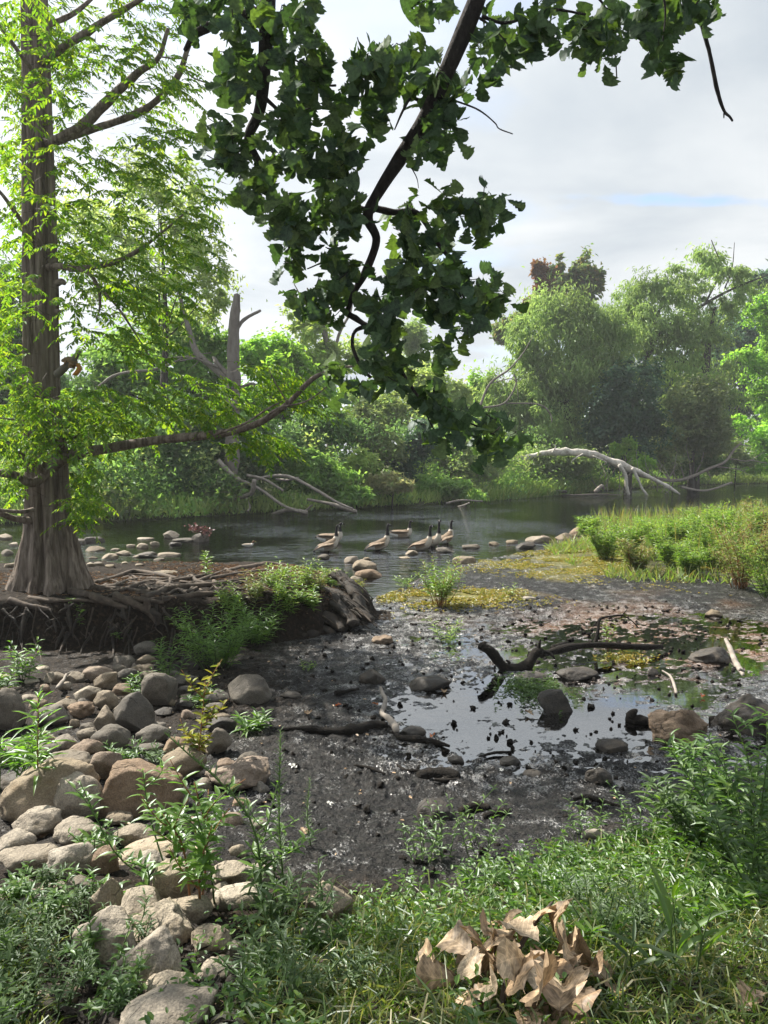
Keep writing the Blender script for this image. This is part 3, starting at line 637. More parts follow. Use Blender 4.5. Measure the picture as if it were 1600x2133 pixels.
def far_plants():
    # distant wood that closes the view
    g = Geo()
    bl = [(px, 890 + rng.uniform(-22, 22), 75, 60, 96 + rng.uniform(0, 10)) for px in range(-500, 2100, 55)]
    bl += [(px, 850 + rng.uniform(-20, 20), 70, 55, 104) for px in list(range(-500, 520, 70)) + list(range(1130, 2100, 70))]
    foliage(g, bl, 26000, .85, .5); o = g.build('distant_wood', M['deep_leaf'], smooth=False); tag(o, kind='stuff')
    g = Geo()
    # left of the photo, behind the redwood
    tree('deciduous_tree', 'dark leafy tree in deep shade behind the redwood trunk, at the left edge', 'tree', 38, [(40, 800, 120, 150), (-60, 700, 110, 170), (20, 620, 80, 70), (90, 920, 110, 110)], 22000, 'deep_leaf', .3, .18, tr=(.3, .12))
    tree('deciduous_tree', 'pale airy tree with sparse fine leaves rising into the sky right of the redwood trunk', 'tree', 33, [(330, 400, 110, 100), (260, 500, 130, 110), (400, 500, 70, 100), (330, 610, 140, 90), (430, 610, 60, 60)], 9500, 'pale_leaf', .26, .11, trunk=[(330, None), (345, 700), (335, 460)], tr=(.2, .05), clump=.26)
    tree('deciduous_tree', 'dense mid green tree between the redwood and the dead snag', 'tree', 36, [(390, 690, 80, 90), (310, 740, 120, 90), (230, 800, 100, 90), (420, 790, 60, 80)], 20000, 'mid_leaf', .28, .16, trunk=[(372, None), (385, 720)], tr=(.28, .1))
    tree('deciduous_tree', 'low dark tree hung with creepers under the long redwood branch', 'tree', 32, [(330, 890, 130, 75), (240, 950, 90, 70), (430, 920, 90, 80)], 17000, 'deep_leaf', .24, .15, tr=(.2, .08))
    # snag
    t = thing('dead_snag', 'broken grey dead trunk standing without leaves on the far bank', 'dead tree', at(487, 1010, 31))
    g = Geo(); tube(g, [at(482, 1030, 31), at(484, 900, 31), at(487, 780, 31), at(487, 690, 31), at(494, 614, 31)], (.30, .28, .24, .25, .12), n=40, sides=14, rough=.3, seed=4); g.build('trunk', M['grey_bark'], t)
    for pts, r in (([(486, 695), (510, 665), (543, 647)], (.09, .05)), ([(484, 800), (450, 770), (410, 735), (395, 690), (380, 640), (370, 580)], (.15, .11, .06)), ([(480, 785), (455, 760), (445, 745)], (.12, .08)),
                   ([(455, 765), (400, 745), (350, 745)], (.05, .02)), ([(485, 815), (520, 800), (534, 802)], (.09, .06)), ([(200, 810), (245, 780), (330, 768), (390, 742), (440, 735)], (.06, .05, .02)), ([(375, 752), (420, 745), (395, 770)], (.035, .015))):
        g = Geo(); tube(g, [at(a, b, 31 + (.3 * i)) for i, (a, b) in enumerate(pts)], r, sides=7, rough=.3, seed=int(pts[0][0])); g.build('limb', M['grey_bark'], t)
    # middle
    tree('deciduous_tree', 'fresh green tree just right of the dead snag', 'tree', 40, [(590, 770, 75, 75), (560, 850, 90, 60), (640, 830, 70, 60), (540, 740, 40, 40)], 18000, 'bright_leaf', .3, .16, tr=(.25, .1))
    tree('deciduous_tree', 'thin tree with yellowing sparse leaves and bare tops behind the oak branch tips', 'tree', 44, [(655, 690, 45, 40), (700, 740, 60, 60), (650, 770, 60, 50), (615, 660, 25, 25)], 6500, 'pale_leaf', .3, .15, trunk=[(690, None), (690, 800), (685, 730), (665, 660), (640, 600)], tr=(.3, .05), bark='grey_bark',
         limbs=[((.14, .05), [(690, 780), (705, 700), (730, 650), (735, 600)]), ((.1, .03), [(668, 680), (640, 640), (612, 590)]), ((.08, .03), [(650, 640), (655, 610)])])
    tree('deciduous_tree', 'silvery thin tree seen below the middle of the hanging oak leaves', 'tree', 58, [(872, 710, 42, 50), (890, 770, 45, 45), (850, 790, 40, 40)], 8000, 'willow_leaf', .34, .14, tr=(.2, .06))
    tree('deciduous_tree', 'rounded light green tree behind the dark riverside shrubs, under the oak leaves', 'tree', 50, [(830, 860, 75, 60), (900, 830, 70, 60), (950, 850, 50, 60), (760, 860, 60, 50)], 19000, 'pale_leaf', .3, .15, tr=(.25, .1))
    tree('deciduous_tree', 'small bright tree filling the gap left of the great willow', 'tree', 60, [(985, 870, 55, 50), (1010, 810, 30, 40), (950, 900, 50, 40)], 9000, 'bright_leaf', .34, .18, tr=(.2, .08))
    # right
    tree('willow_tree', 'great round willow with fine silver green leaves, widest tree on the far bank', 'tree', 52, [(1180, 740, 120, 110), (1085, 790, 75, 120), (1255, 700, 80, 70), (1110, 890, 90, 80), (1150, 660, 70, 50), (1230, 650, 50, 40), (1260, 780, 80, 90), (1180, 860, 110, 90), (1090, 690, 40, 40), (1130, 940, 90, 40), (1060, 870, 50, 90)], 56000, 'willow_leaf', .36, .10, hang=1.1, trunk=[(1190, None), (1185, 880), (1160, 780)], tr=(.4, .18), clump=.2,
         limbs=[((.16, .06), [(1190, 900), (1215, 800), (1235, 760)]), ((.16, .06), [(1180, 880), (1150, 800), (1120, 760)]), ((.13, .05), [(1235, 900), (1240, 830), (1225, 760)])])
    tree('maple_tree', 'maple with rusty red turning leaves showing above the great willow', 'tree', 68, [(1190, 610, 60, 50), (1235, 600, 26, 44), (1165, 575, 18, 34), (1065, 680, 34, 34), (1206, 560, 20, 34), (1222, 580, 18, 34), (1185, 585, 20, 30)], 13000, 'maple_leaf', .4, .25, tr=(.4, .15), clump=.16,
         second=([(1140, 600, 32, 42), (1125, 560, 14, 18), (1105, 640, 20, 20)], 4500, 'rust_leaf'))
    tree('willow_tree', 'tall open willow with dark leaning limbs at the right, sky showing through', 'tree', 54, [(1345, 610, 55, 55), (1420, 600, 60, 50), (1470, 545, 45, 35), (1540, 580, 60, 28), (1350, 690, 70, 45), (1440, 690, 85, 50), (1380, 760, 80, 40), (1520, 640, 40, 30), (1480, 760, 60, 60), (1310, 700, 50, 60), (1440, 840, 80, 60), (1330, 640, 34, 40)], 33000, 'willow_leaf', .36, .10, hang=1.0, trunk=[(1445, None), (1448, 900), (1468, 780), (1478, 700), (1490, 640)], tr=(.42, .1), bark='dark_bark', clump=.24,
         limbs=[((.22, .16, .05), [(1330, 790), (1370, 700), (1410, 672), (1470, 632), (1530, 600), (1595, 575)]), ((.16, .05), [(1355, 720), (1356, 690), (1372, 650), (1380, 640)]), ((.15, .1), [(1340, 742), (1420, 755), (1468, 772)]), ((.1, .04), [(1420, 745), (1450, 720), (1490, 700)]), ((.09, .03), [(1470, 632), (1500, 560), (1482, 500)]), ((.06, .02), [(1510, 600), (1525, 560), (1530, 505)])])
    tree('evergreen_tree', 'dark blue green dense tree in front of the willows, right of centre', 'tree', 49, [(1310, 830, 55, 85), (1275, 880, 55, 70), (1340, 900, 50, 60), (1290, 950, 50, 40)], 24000, 'dark_leaf', .26, .16, tr=(.25, .1))
    tree('deciduous_tree', 'olive brown thicket tree below the leaning willow limbs', 'tree', 51, [(1440, 850, 70, 70), (1410, 920, 80, 50), (1480, 900, 70, 50)], 19000, 'olive_leaf', .26, .15, tr=(.22, .1))
    tree('deciduous_tree', 'dark background tree standing behind the bright tree at the right edge', 'tree', 78, [(1540, 740, 90, 110), (1600, 660, 60, 50), (1500, 850, 70, 50), (1480, 740, 60, 80), (1400, 800, 80, 70), (1580, 600, 40, 40)], 24000, 'dark_leaf', .42, .26, tr=(.4, .2))
    tree('deciduous_tree', 'sunlit bright green tree at the right edge of the photo', 'tree', 58, [(1600, 800, 60, 60), (1545, 745, 45, 28), (1600, 640, 55, 45), (1640, 720, 60, 70), (1570, 855, 60, 34), (1690, 700, 80, 120), (1600, 900, 70, 50)], 19000, 'bright_leaf', .3, .18, trunk=[(1690, None), (1685, 700)], tr=(.25, .1))
    # shrubs along the far bank
    sh = [
        ('leafy shrub overhanging the water at the far left edge, behind the redwood base', 28.5, [(30, 1020, 60, 40), (-30, 990, 60, 50)], 5000, 'mid_leaf'),
        ('broad green shrub at the far waterline just right of the redwood trunk', 29, [(250, 1020, 70, 40), (310, 1040, 70, 25)], 7000, 'mid_leaf'),
        ('vine covered dark shrub under the middle of the long redwood branch', 30.5, [(370, 970, 70, 60), (420, 1020, 60, 35)], 8000, 'deep_leaf'),
        ('low shrub with driftwood in front, left of the tangled dead branches', 30.5, [(440, 1040, 40, 25), (400, 1055, 40, 18)], 3500, 'mid_leaf'),
        ('shaded shrub behind the tangled dead branches on the far bank', 33, [(545, 950, 65, 55), (500, 1000, 50, 40)], 8000, 'deep_leaf'),
        ('rounded grey green shrub right of the tangled dead branches', 33.5, [(650, 975, 60, 45), (690, 1000, 50, 30), (620, 1010, 40, 30)], 8000, 'mid_leaf'),
        ('light green bush with pale tips standing mid bank below the oak leaves', 35, [(755, 965, 30, 28), (740, 985, 30, 24)], 3500, 'pale_leaf'),
        ('tall brownish shrub with thin leaves in the middle of the far bank', 37, [(775, 900, 50, 55), (800, 940, 50, 50)], 7000, 'olive_leaf'),
        ('dark leafy shrub left of the fallen white trunk, in front of the light tree', 38, [(880, 920, 42, 45), (850, 970, 45, 40)], 8000, 'dark_leaf'),
        ('dark shrub beside the end of the long redwood branch', 36, [(640, 905, 60, 50), (690, 900, 50, 50)], 8000, 'deep_leaf'),
        ('grey green shrub just under the lowest hanging oak leaves', 41, [(960, 950, 55, 50), (1000, 980, 45, 35), (930, 985, 40, 30)], 9000, 'olive_leaf'),
        ('tan dry weeds with a rusty patch on the far waterline at mid picture', 34.5, [(815, 1010, 40, 18), (790, 1000, 22, 14)], 4000, 'tan_leaf'),
        ('soft green weeds on the far waterline left of the tan dry weeds', 33.5, [(730, 1030, 50, 18), (660, 1040, 50, 14)], 5000, 'mid_leaf'),
        ('grassy weeds on the far waterline right of the tan dry weeds', 37.5, [(900, 1015, 50, 22), (950, 1020, 45, 16)], 5500, 'mid_leaf'),
        ('shrub of small grey leaves behind the arch of the fallen white trunk', 48, [(1120, 960, 55, 35), (1190, 965, 50, 30)], 9000, 'willow_leaf'),
        ('yellow green young bush behind the white trunk where it forks', 47.5, [(1300, 935, 22, 24), (1325, 955, 24, 20), (1345, 970, 18, 14)], 2600, 'bright_leaf'),
        ('dark undergrowth shrub behind the bleached fallen limb on the right', 53, [(1400, 950, 60, 35), (1460, 960, 50, 28)], 8000, 'deep_leaf'),
        ('grey brown shrub at the water by the far right bend', 58, [(1530, 945, 50, 35), (1490, 965, 40, 22)], 6000, 'olive_leaf'),
        ('sunny green shrub on the bank at the far right edge', 60, [(1600, 940, 45, 40), (1580, 975, 35, 22)], 5000, 'bright_leaf'),
    ]
    for lab, Y, bl, n, mt in sh:
        tree('riverside_shrub', lab, 'shrub', Y, bl, n, mt, .2 + Y * .001, .11, tr=(.06, .02), group='shrubs along the far bank', leafname='foliage')
    for nm, mt, n, sd, zmax, sc_ in (('undergrowth', 'mid_leaf', 34000, 301, 3.2, 1.0), ('undergrowth', 'pale_leaf', 15000, 302, 2.6, 1.0), ('undergrowth', 'deep_leaf', 26000, 303, 4.6, 1.2), ('undergrowth', 'olive_leaf', 13000, 304, 2.8, 1.0)):
        g = Geo(); nc = n // 60; cx = rng.uniform(-30, 46, nc); cy = far_shore(cx) + rng.gamma(2.0, 1.7, nc) * sc_ + .5
        keep = fbm(cx * .35, cy * .35, o=3, seed=sd) > -.12; cx, cy = cx[keep], cy[keep]
        cz = H(cx, cy, False) + rng.uniform(0, 1, len(cx)) * zmax * np.clip((cy - far_shore(cx)) / 3.2, .2, 1) * (1 + .5 * fbm(cx * .25, cy * .25, o=2, seed=sd + 9))
        idx = rng.integers(0, len(cx), n); P = np.stack([cx, cy, cz], 1)[idx] + rng.normal(size=(n, 3)) * np.array([.42, .42, .3]); P = P[P[:, 2] > .05]; m = len(P)
        N = norm(rdir(m) + np.array([0, -.35, .5])); A = norm(np.cross(N, rdir(m))); l = rng.uniform(.13, .3, m); cards(g, P, A, N, l, l * .5, 'rhomb', fold=.2, droop=.12)
        o = g.build(nm, M[mt], smooth=False); tag(o, kind='stuff')
    # grass and weeds edging the far bank: nobody could count them
    g = Geo()
    xs = rng.uniform(-26, 34, 15000); ys = far_shore(xs) + rng.gamma(1.6, .55, 15000) - .15
    z = H(xs, ys, False); k = z > -.02
    P = np.stack([xs, ys, z], 1)[k]; n = len(P)
    A = norm(rng.normal(size=(n, 3)) * .35 + np.array([0, 0, 1])); hgt = rng.uniform(.2, .75, n)
    cards(g, P, A, rdir(n), hgt, hgt * .12 + .03, 'rhomb')
    o = g.build('bank_grass', M['pale_leaf'], smooth=False); tag(o, kind='stuff')
    g = Geo()
    cx = np.concatenate([rng.normal(9.6, 2.0, 9000)]); ys = far_shore(cx) + rng.uniform(.0, 3.2, len(cx)); z = H(cx, ys, False)
    P = np.stack([cx, ys, z], 1); n = len(P); A = norm(rng.normal(size=(n, 3)) * .35 + np.array([0, 0, 1])); hgt = rng.uniform(.3, .8, n)
    cards(g, P, A, rdir(n), hgt, .08, 'rhomb'); o = g.build('sunny_bank_grass', M['marsh_leaf'], smooth=False); tag(o, kind='stuff')
far_plants()

# ------------------------------------------------------------------ dead wood on the far bank
def dead_wood():
    Y = 46
    t = thing('fallen_tree', 'bleached white fallen trunk arching from the far bank into the water', 'fallen tree', at(1070, 968, Y))
    g = Geo(); tube(g, [at(1035, 985, Y + 1), at(1075, 962, Y), at(1120, 947, Y), at(1180, 941, Y), at(1245, 949, Y), at(1300, 972, Y), at(1345, 990, Y - .3), at(1385, 1010, Y - .6), at(1416, 1029, Y - .8)], (.17, .2, .17, .21, .18, .19, .12, .11, .07), n=90, sides=14, rough=.55, seed=6); g.build('trunk', M['bleached_wood'], t)
    for pts, r in (([(1290, 968), (1303, 990), (1305, 1012), (1310, 1030)], (.12, .085, .10)), ([(1318, 975), (1330, 1000), (1338, 1018), (1350, 1034)], (.11, .075, .08)), ([(1235, 950), (1262, 962), (1258, 968)], (.05, .02)), ([(1215, 945), (1195, 957), (1190, 965)], (.05, .02)),
                   ([(1150, 943), (1158, 930), (1152, 926)], (.05, .02))):
        g = Geo(); tube(g, [at(a, b, Y - .4) for a, b in pts], r, sides=8, rough=.25, seed=int(pts[0][0])); g.build('limb', M['bleached_wood'], t)
    Y = 50
    t = thing('fallen_limb', 'long grey fallen limb rising out of the water at the right with bare twigs', 'fallen branch', at(1400, 1000, Y))
    g = Geo(); tube(g, [at(1330, 990, Y), at(1400, 1001, Y), at(1440, 993, Y), at(1475, 977, Y), at(1510, 962, Y), at(1530, 935, Y), at(1545, 922, Y)], (.13, .12, .1, .08, .05), n=30, sides=8, rough=.2); g.build('trunk', M['driftwood'], t)
    for pts in ([(1520, 955), (1560, 960), (1590, 942)], [(1490, 972), (1540, 978), (1560, 990)], [(1540, 925), (1565, 930)], [(1560, 958), (1598, 965)], [(1440, 992), (1436, 960), (1430, 930), (1436, 905)], [(1450, 985), (1462, 960), (1468, 930)], [(1470, 978), (1480, 995), (1475, 1005)], [(1410, 1000), (1400, 970), (1412, 950), (1406, 930)], [(1425, 995), (1418, 965), (1426, 945)], [(1395, 998), (1380, 975), (1390, 950)]):
        g = Geo(); tube(g, [at(a, b, Y + .2) for a, b in pts], (.045, .018), sides=5); g.build('twig', M['driftwood'], t)
    # bare brushwood caught under the white trunk
    t = thing('brush_tangle', 'tangle of bare grey twigs caught under the fork of the white fallen trunk', 'brushwood', at(1300, 1030, 46.5))
    for k in range(34):
        px = rng.uniform(1240, 1400); py = rng.uniform(985, 1032); a = rng.uniform(-1, 1)
        g = Geo(); tube(g, [at(px, py, 46.5), at(px + 14 * a + rng.uniform(-8, 8), py - rng.uniform(8, 25), 46.5 + rng.uniform(-.5, .5)), at(px + 26 * a, py - rng.uniform(12, 60), 46.5 + rng.uniform(-1, 1))], (.03, .012), n=8, sides=4); g.build('twig', M['driftwood'], t)
    logs = [('dark log lying along the water edge below the bright far grass', 44.5, [(1045, 1030), (1110, 1021), (1180, 1024)], .10, 'dark_bark'),
            ('long dark log at the water under the white trunk', 45, [(1170, 1034), (1260, 1031), (1310, 1034)], .09, 'dark_bark'),
            ('short grey log sticking up left of the white trunk feet', 45.4, [(1240, 1024), (1253, 1012), (1258, 1018)], .10, 'driftwood'),
            ('pale stick lying in the water right of the white trunk tip', 46, [(1350, 1034), (1378, 1036)], .04, 'driftwood'),
            ('grey log reaching right over the riffle beyond the marsh grass', 47, [(1420, 1015), (1470, 1022), (1525, 1005)], .08, 'driftwood'),
            ('grey stick pile end on the water mid picture', 35.5, [(930, 1048), (960, 1042), (1005, 1044)], .05, 'driftwood'),
            ('dark waterlogged log left of the stick pile on the water', 34, [(848, 1066), (870, 1061), (890, 1060)], .09, 'dark_bark'),
            ('thin stick leaning from the bank right of the dark waterlogged log', 35, [(945, 1058), (965, 1053), (978, 1047)], .05, 'driftwood'),
            ('pale log at the left far waterline, under the vine shrubs', 27.2, [(302, 1090), (318, 1086), (336, 1087)], .06, 'bleached_wood'),
            ('grey stick right of the pale log at the left far waterline', 27.4, [(336, 1090), (358, 1084), (385, 1086)], .04, 'driftwood')]
    for lab, Y, pts, r, mt in logs:
        g = Geo(); p = [at(a, b, Y + .2 * i) for i, (a, b) in enumerate(pts)]
        tube(g, p, (r, r * .8), n=14, sides=8, rough=.3, seed=int(pts[0][0])); o = g.build('log', M[mt], origin=p[0]); tag(o, lab, 'log', 'logs and sticks along the far waterline')
    # the tangle of driftwood in front of the shrubs
    t = thing('driftwood_tangle', 'tangle of grey driftwood branches fallen into the river below the dead snag', 'driftwood', at(530, 1040, 31))
    for pts, r in (([(460, 1078), (475, 1050), (505, 1035), (525, 1025), (530, 1000)], (.085, .07, .08)), ([(530, 1000), (560, 992), (600, 992), (640, 1010), (700, 1045), (735, 1060)], (.05, .07, .065, .045)), ([(515, 990), (550, 998), (590, 1022)], (.06, .05)), ([(500, 1000), (540, 1018), (585, 1050), (620, 1065)], (.06, .07, .06)),
                   ([(560, 1074), (600, 1062), (640, 1068)], (.06, .08)), ([(640, 1040), (690, 1050), (742, 1066)], (.05, .09)), ([(455, 960), (480, 985), (500, 1000)], (.1, .08)), ([(630, 1070), (650, 1052)], (.05, .04)), ([(575, 998), (600, 1000), (622, 995)], (.05, .03)), ([(510, 1035), (520, 1055), (515, 1065)], (.07, .05))):
        g = Geo(); tube(g, [at(a, b, 30.6 - .25 * i) for i, (a, b) in enumerate(pts)], r, sides=8, rough=.3, seed=int(pts[0][0])); g.build('branch', M['driftwood'], t)
    # dead limb in front of the willow
    t = thing('dead_branch', 'bare curving dead limb in front of the left side of the great willow', 'dead branch', at(1000, 850, 46))
    for pts, r in (([(995, 860), (1020, 800), (1060, 770), (1090, 735), (1110, 700)], (.1, .07, .02)), ([(1000, 850), (1050, 840), (1075, 800), (1070, 780)], (.08, .04)), ([(1050, 840), (1120, 842), (1145, 860), (1150, 880)], (.05, .06, .03)), ([(1020, 800), (1070, 790), (1080, 830)], (.04, .02))):
        g = Geo(); tube(g, [at(a, b, 46) for a, b in pts], r, sides=6, rough=.2); g.build('limb', M['grey_bark'], t)
dead_wood()

# ------------------------------------------------------------------ the redwood on the root bank
TY = 10.0
def redwood():
    base = at(108, 1235, TY); bz = h1(base[0], base[1], False); base[2] = bz - .15
    t = thing('redwood_tree', 'tall feathery redwood with fluted flaring trunk on the eroded root bank at left', 'tree', base)
    # trunk: fluted, buttressed and furrowed
    zc = [1235, 1180, 1100, 1000, 930, 850, 700, 600, 300, 0, -300, -700, -1100]
    cx = [110, 109, 105, 99, 96, 88, 86, 85, 79, 72, 68, 66, 64]
    hw = [76, 60, 46, 40, 40, 35, 34, 33, 28.5, 24, 20, 14, 6]
    n, m = 300, 144
    # height levels: even spacing up to frame top, then coarser
    pys = np.interp(np.linspace(0, 1, n), np.linspace(0, 1, len(zc)), zc)
    pys = np.concatenate([np.linspace(1250, 0, 230), np.linspace(-10, -1100, 70)])
    Pc = np.array([at(np.interp(-p, [-z for z in zc], cx), p, TY) for p in pys]); rad = np.array([np.interp(-p, [-z for z in zc], hw) for p in pys]) * mpp(TY)
    a = np.linspace(0, 2 * math.pi, m, endpoint=False)
    Zr = Pc[:, 2][:, None]; A = a[None]
    low = sst(2.2, .4, Zr)
    ridge = np.zeros((n, m))
    tw = .12 * np.sin(Zr * .7)
    for k, (f, amp) in enumerate(((5, .17), (9, .07), (15, .04))):
        ridge += amp * (1 - 1.6 * np.abs(np.sin(.5 * f * (A + tw) + k * 1.7)) ** 3) * (.3 + .7 * low)
    fur = fbm(np.cos(A) * 5.5 + 0 * Zr, np.sin(A) * 5.5 + 0 * Zr, Zr * 1.1, o=3, seed=61)
    fur2 = fbm(np.cos(A) * 16 + 0 * Zr, np.sin(A) * 16 + 0 * Zr, Zr * 2.2, o=2, seed=62)
    groove = -np.exp(-(fur / .10) ** 2) * .085 - np.exp(-(fur2 / .16) ** 2) * .035
    # the deep hollow between two buttresses towards the viewer
    hollow = -.30 * np.exp(-((A - 4.75 - .05 * np.sin(Zr * 3)) / .13) ** 2) * sst(2.4, 1.5, Zr) * sst(.3, .8, Zr)
    rr = rad[:, None] * (1 + ridge + groove + hollow + .05 * fbm(np.cos(A) * 1.5 + 0 * Zr, np.sin(A) * 1.5, Zr * .8, o=2, seed=63))
    V = np.stack([Pc[:, 0][:, None] + rr * np.cos(A), Pc[:, 1][:, None] + rr * np.sin(A), Zr + 0 * A], -1).reshape(-1, 3)
    i = np.arange(n - 1)[:, None] * m; j = np.arange(m)[None]; j2 = (j + 1) % m
    q = np.stack([i + j, i + j2, i + m + j2, i + m + j], -1).reshape(-1, 4)
    g = Geo(); g.add(V, None, q); g.build('trunk', M['redwood_bark'], t)
    tips = []
    def branch(pts, r, ys, name='branch', mat='redwood_bark', rec=True):
        P = [at(a, b, y) for (a, b), y in zip(pts, np.linspace(ys[0], ys[1], len(pts)))]
        g = Geo(); pa = tube(g, P, r, sides=9, rough=.22, seed=int(pts[0][0]) % 50, n=len(pts) * 7); g.build(name, M[mat], t)
        if rec: tips.append(pa)
    branch([(112, 968), (150, 948), (220, 935), (330, 917), (450, 905), (500, 895), (545, 878), (600, 840), (650, 790), (690, 772), (720, 765), (760, 760)], (.085, .07, .055, .045, .03, .018, .01), (9.75, 8.2))
    branch([(545, 876), (580, 850), (640, 835), (700, 790)], (.015, .006), (8.55, 8.3)); branch([(600, 840), (575, 800), (560, 770)], (.01, .005), (8.5, 8.3))
    branch([(450, 905), (510, 882), (560, 850), (590, 835)], (.018, .006), (8.8, 8.6))
    branch([(100, 296), (130, 286), (180, 255), (230, 205), (290, 150), (330, 120), (350, 60)], (.075, .06, .045, .02), (9.9, 9.2))
    branch([(105, 300), (190, 270), (265, 245), (320, 215), (370, 160), (392, 100), (415, 50)], (.05, .045, .035, .015), (9.85, 9.0))
    branch([(385, 140), (400, 160), (430, 172), (445, 172)], (.012, .006), (9.1, 9.0)); branch([(330, 118), (375, 122), (395, 115)], (.01, .004), (9.3, 9.2))
    branch([(100, 556), (130, 555), (165, 560), (240, 545), (290, 520), (330, 490), (390, 440)], (.05, .036, .025, .01), (9.85, 9.2))
    branch([(150, 558), (185, 570), (205, 600), (208, 640), (200, 665)], (.03, .02, .008), (9.6, 9.4)); branch([(195, 585), (245, 640), (285, 700), (310, 740)], (.018, .012, .005), (9.5, 9.3))
    branch([(92, 178), (70, 150), (40, 110), (0, 55), (-60, 0)], (.035, .028, .02), (9.8, 9.0)); branch([(90, 515), (60, 480), (30, 440), (0, 400), (-60, 340)], (.03, .025, .015), (9.8, 9.0))
    branch([(110, 975), (70, 1005), (30, 990), (0, 985), (-50, 975)], (.07, .06, .05, .03), (9.7, 9.2)); branch([(95, 985), (60, 960), (20, 930), (-30, 900)], (.04, .02), (9.6, 9.0))
    branch([(70, 1085), (30, 1080), (0, 1070), (-60, 1060)], (.05, .03), (9.8, 9.4)); branch([(70, 1062), (40, 1066), (-20, 1060)], (.03, .02), (9.6, 9.3))
    branch([(85, 130), (130, 100), (175, 72), (205, 52), (290, 0), (340, -40)], (.06, .05, .04, .02), (9.9, 9.2)); branch([(80, 60), (150, 30), (200, -10)], (.04, .02), (10.1, 10.6))
    branch([(110, 940), (135, 905), (145, 870), (165, 820)], (.03, .02, .008), (9.65, 9.3)); branch([(112, 950), (150, 915), (190, 890), (240, 870)], (.02, .006), (9.65, 9.2)); branch([(105, 900), (60, 880), (0, 870)], (.02, .008), (9.7, 9.1))
    branch([(118, 780), (132, 768), (142, 760), (155, 748), (166, 730)], (.05, .045, .04, .03), (9.75, 9.55), 'branch_stub', 'grey_bark', False)
    branch([(52, 815), (44, 808), (38, 806)], (.05, .04), (9.8, 9.7), 'branch_stub', rec=False); branch([(118, 590), (128, 586), (135, 590)], (.045, .03), (9.85, 9.8), 'branch_stub', rec=False); branch([(118, 650), (126, 648)], (.04, .02), (9.85, 9.8), 'branch_stub', rec=False); branch([(50, 650), (42, 646)], (.04, .02), (9.85, 9.8), 'branch_stub', rec=False)
    # unseen upper boughs, from the same trunk
    up = []
    for k in range(46):
        z = rng.uniform(8.2, 17.5); az = rng.uniform(0, 2 * math.pi); ln = np.interp(z, [8, 17.5], [3.6, .9]) * rng.uniform(.7, 1.1)
        c = np.array([np.interp(z, [8, 18], [base[0], base[0] + .1]) - .2, TY, z]); e = c + np.array([math.cos(az), math.sin(az), .18]) * ln
        g = Geo(); tube(g, [c, (c + e) / 2 + np.array([0, 0, .1]), e], (.035, .01), n=6, sides=5); g.build('branch', M['redwood_bark'], t); up.append((c, e))
    # feathery sprays: twigs that droop, each with two rows of flat branchlets
    pads = [(60, 100, 90, 100, 40), (250, 70, 120, 60, 46), (300, 20, 80, 30, 20), (20, 250, 60, 130, 40), (130, 230, 50, 130, 30), (270, 170, 110, 70, 56), (190, 350, 90, 70, 46), (350, 290, 60, 70, 42), (370, 160, 50, 60, 22), (330, 430, 110, 80, 60), (60, 480, 70, 100, 50), (150, 470, 60, 90, 36),
            (250, 540, 130, 70, 74), (390, 520, 60, 70, 34), (30, 620, 50, 60, 34), (230, 640, 120, 70, 74), (330, 620, 80, 60, 42), (10, 720, 35, 60, 26), (110, 850, 110, 50, 76), (50, 900, 70, 70, 74), (200, 850, 90, 50, 62), (140, 920, 60, 40, 30), (230, 900, 80, 40, 30), (180, 1010, 30, 60, 30), (165, 1060, 25, 30, 18), (30, 1000, 40, 40, 16),
            (400, 820, 110, 45, 62), (300, 860, 80, 40, 40), (450, 850, 90, 40, 46), (510, 900, 60, 35, 30), (565, 930, 28, 40, 22), (590, 800, 70, 45, 40), (520, 790, 60, 40, 28), (650, 830, 50, 30, 20), (60, 330, 60, 80, 34), (300, 720, 80, 40, 26), (40, 780, 40, 30, 12), (290, 330, 70, 50, 30), (120, 130, 60, 80, 30), (430, 420, 30, 80, 16), (40, 90, 70, 120, 34), (120, 40, 80, 60, 24)]
    g = Geo(); gt = Geo()
    Po, Di = [], []
    for px, py, rx, ry, c in pads:
        c = int(c * (.82 if px > 210 and py > 780 else .8 if (px > 160 and py < 700) else 1.1))
        a = rng.uniform(0, 2 * math.pi, c); r = np.sqrt(rng.uniform(0, 1, c))
        for k in range(c):
            Y = TY + rng.uniform(-1.6, .9) if px < 330 else rng.uniform(8.2, 9.9)
            if px < 140 and py < 700 and rng.random() < .5: Y = TY + rng.uniform(.35, 1.6)
            if px > 210 and py > 780: Y = np.interp(px, [120, 760], [9.75, 8.2]) + rng.uniform(.15, 1.3)
            p = at(px + rx * r[k] * math.cos(a[k]), py + ry * r[k] * math.sin(a[k]), Y)
            if math.hypot(p[0] - base[0], p[1] - TY) < .3 and p[2] < 8: continue
            out = p - np.array([base[0], TY, p[2]]); out = norm(out + rng.normal(size=3) * 1.5 * np.array([1, 1, .28]))
            Po.append(p - out * .15); Di.append(out)
    for c, e in up:
        for k in range(11):
            f = rng.uniform(.2, 1.05); p = c * (1 - f) + e * f + rng.normal(size=3) * .12; Po.append(p); Di.append(norm((e - c) / np.linalg.norm(e - c) + rng.normal(size=3) * .7))
    Po = np.array(Po); Di = np.array(Di); n = len(Po)
    ln = rng.uniform(.26, .5, n); nb = 11
    P_, A_, N_, L_ = [], [], [], []
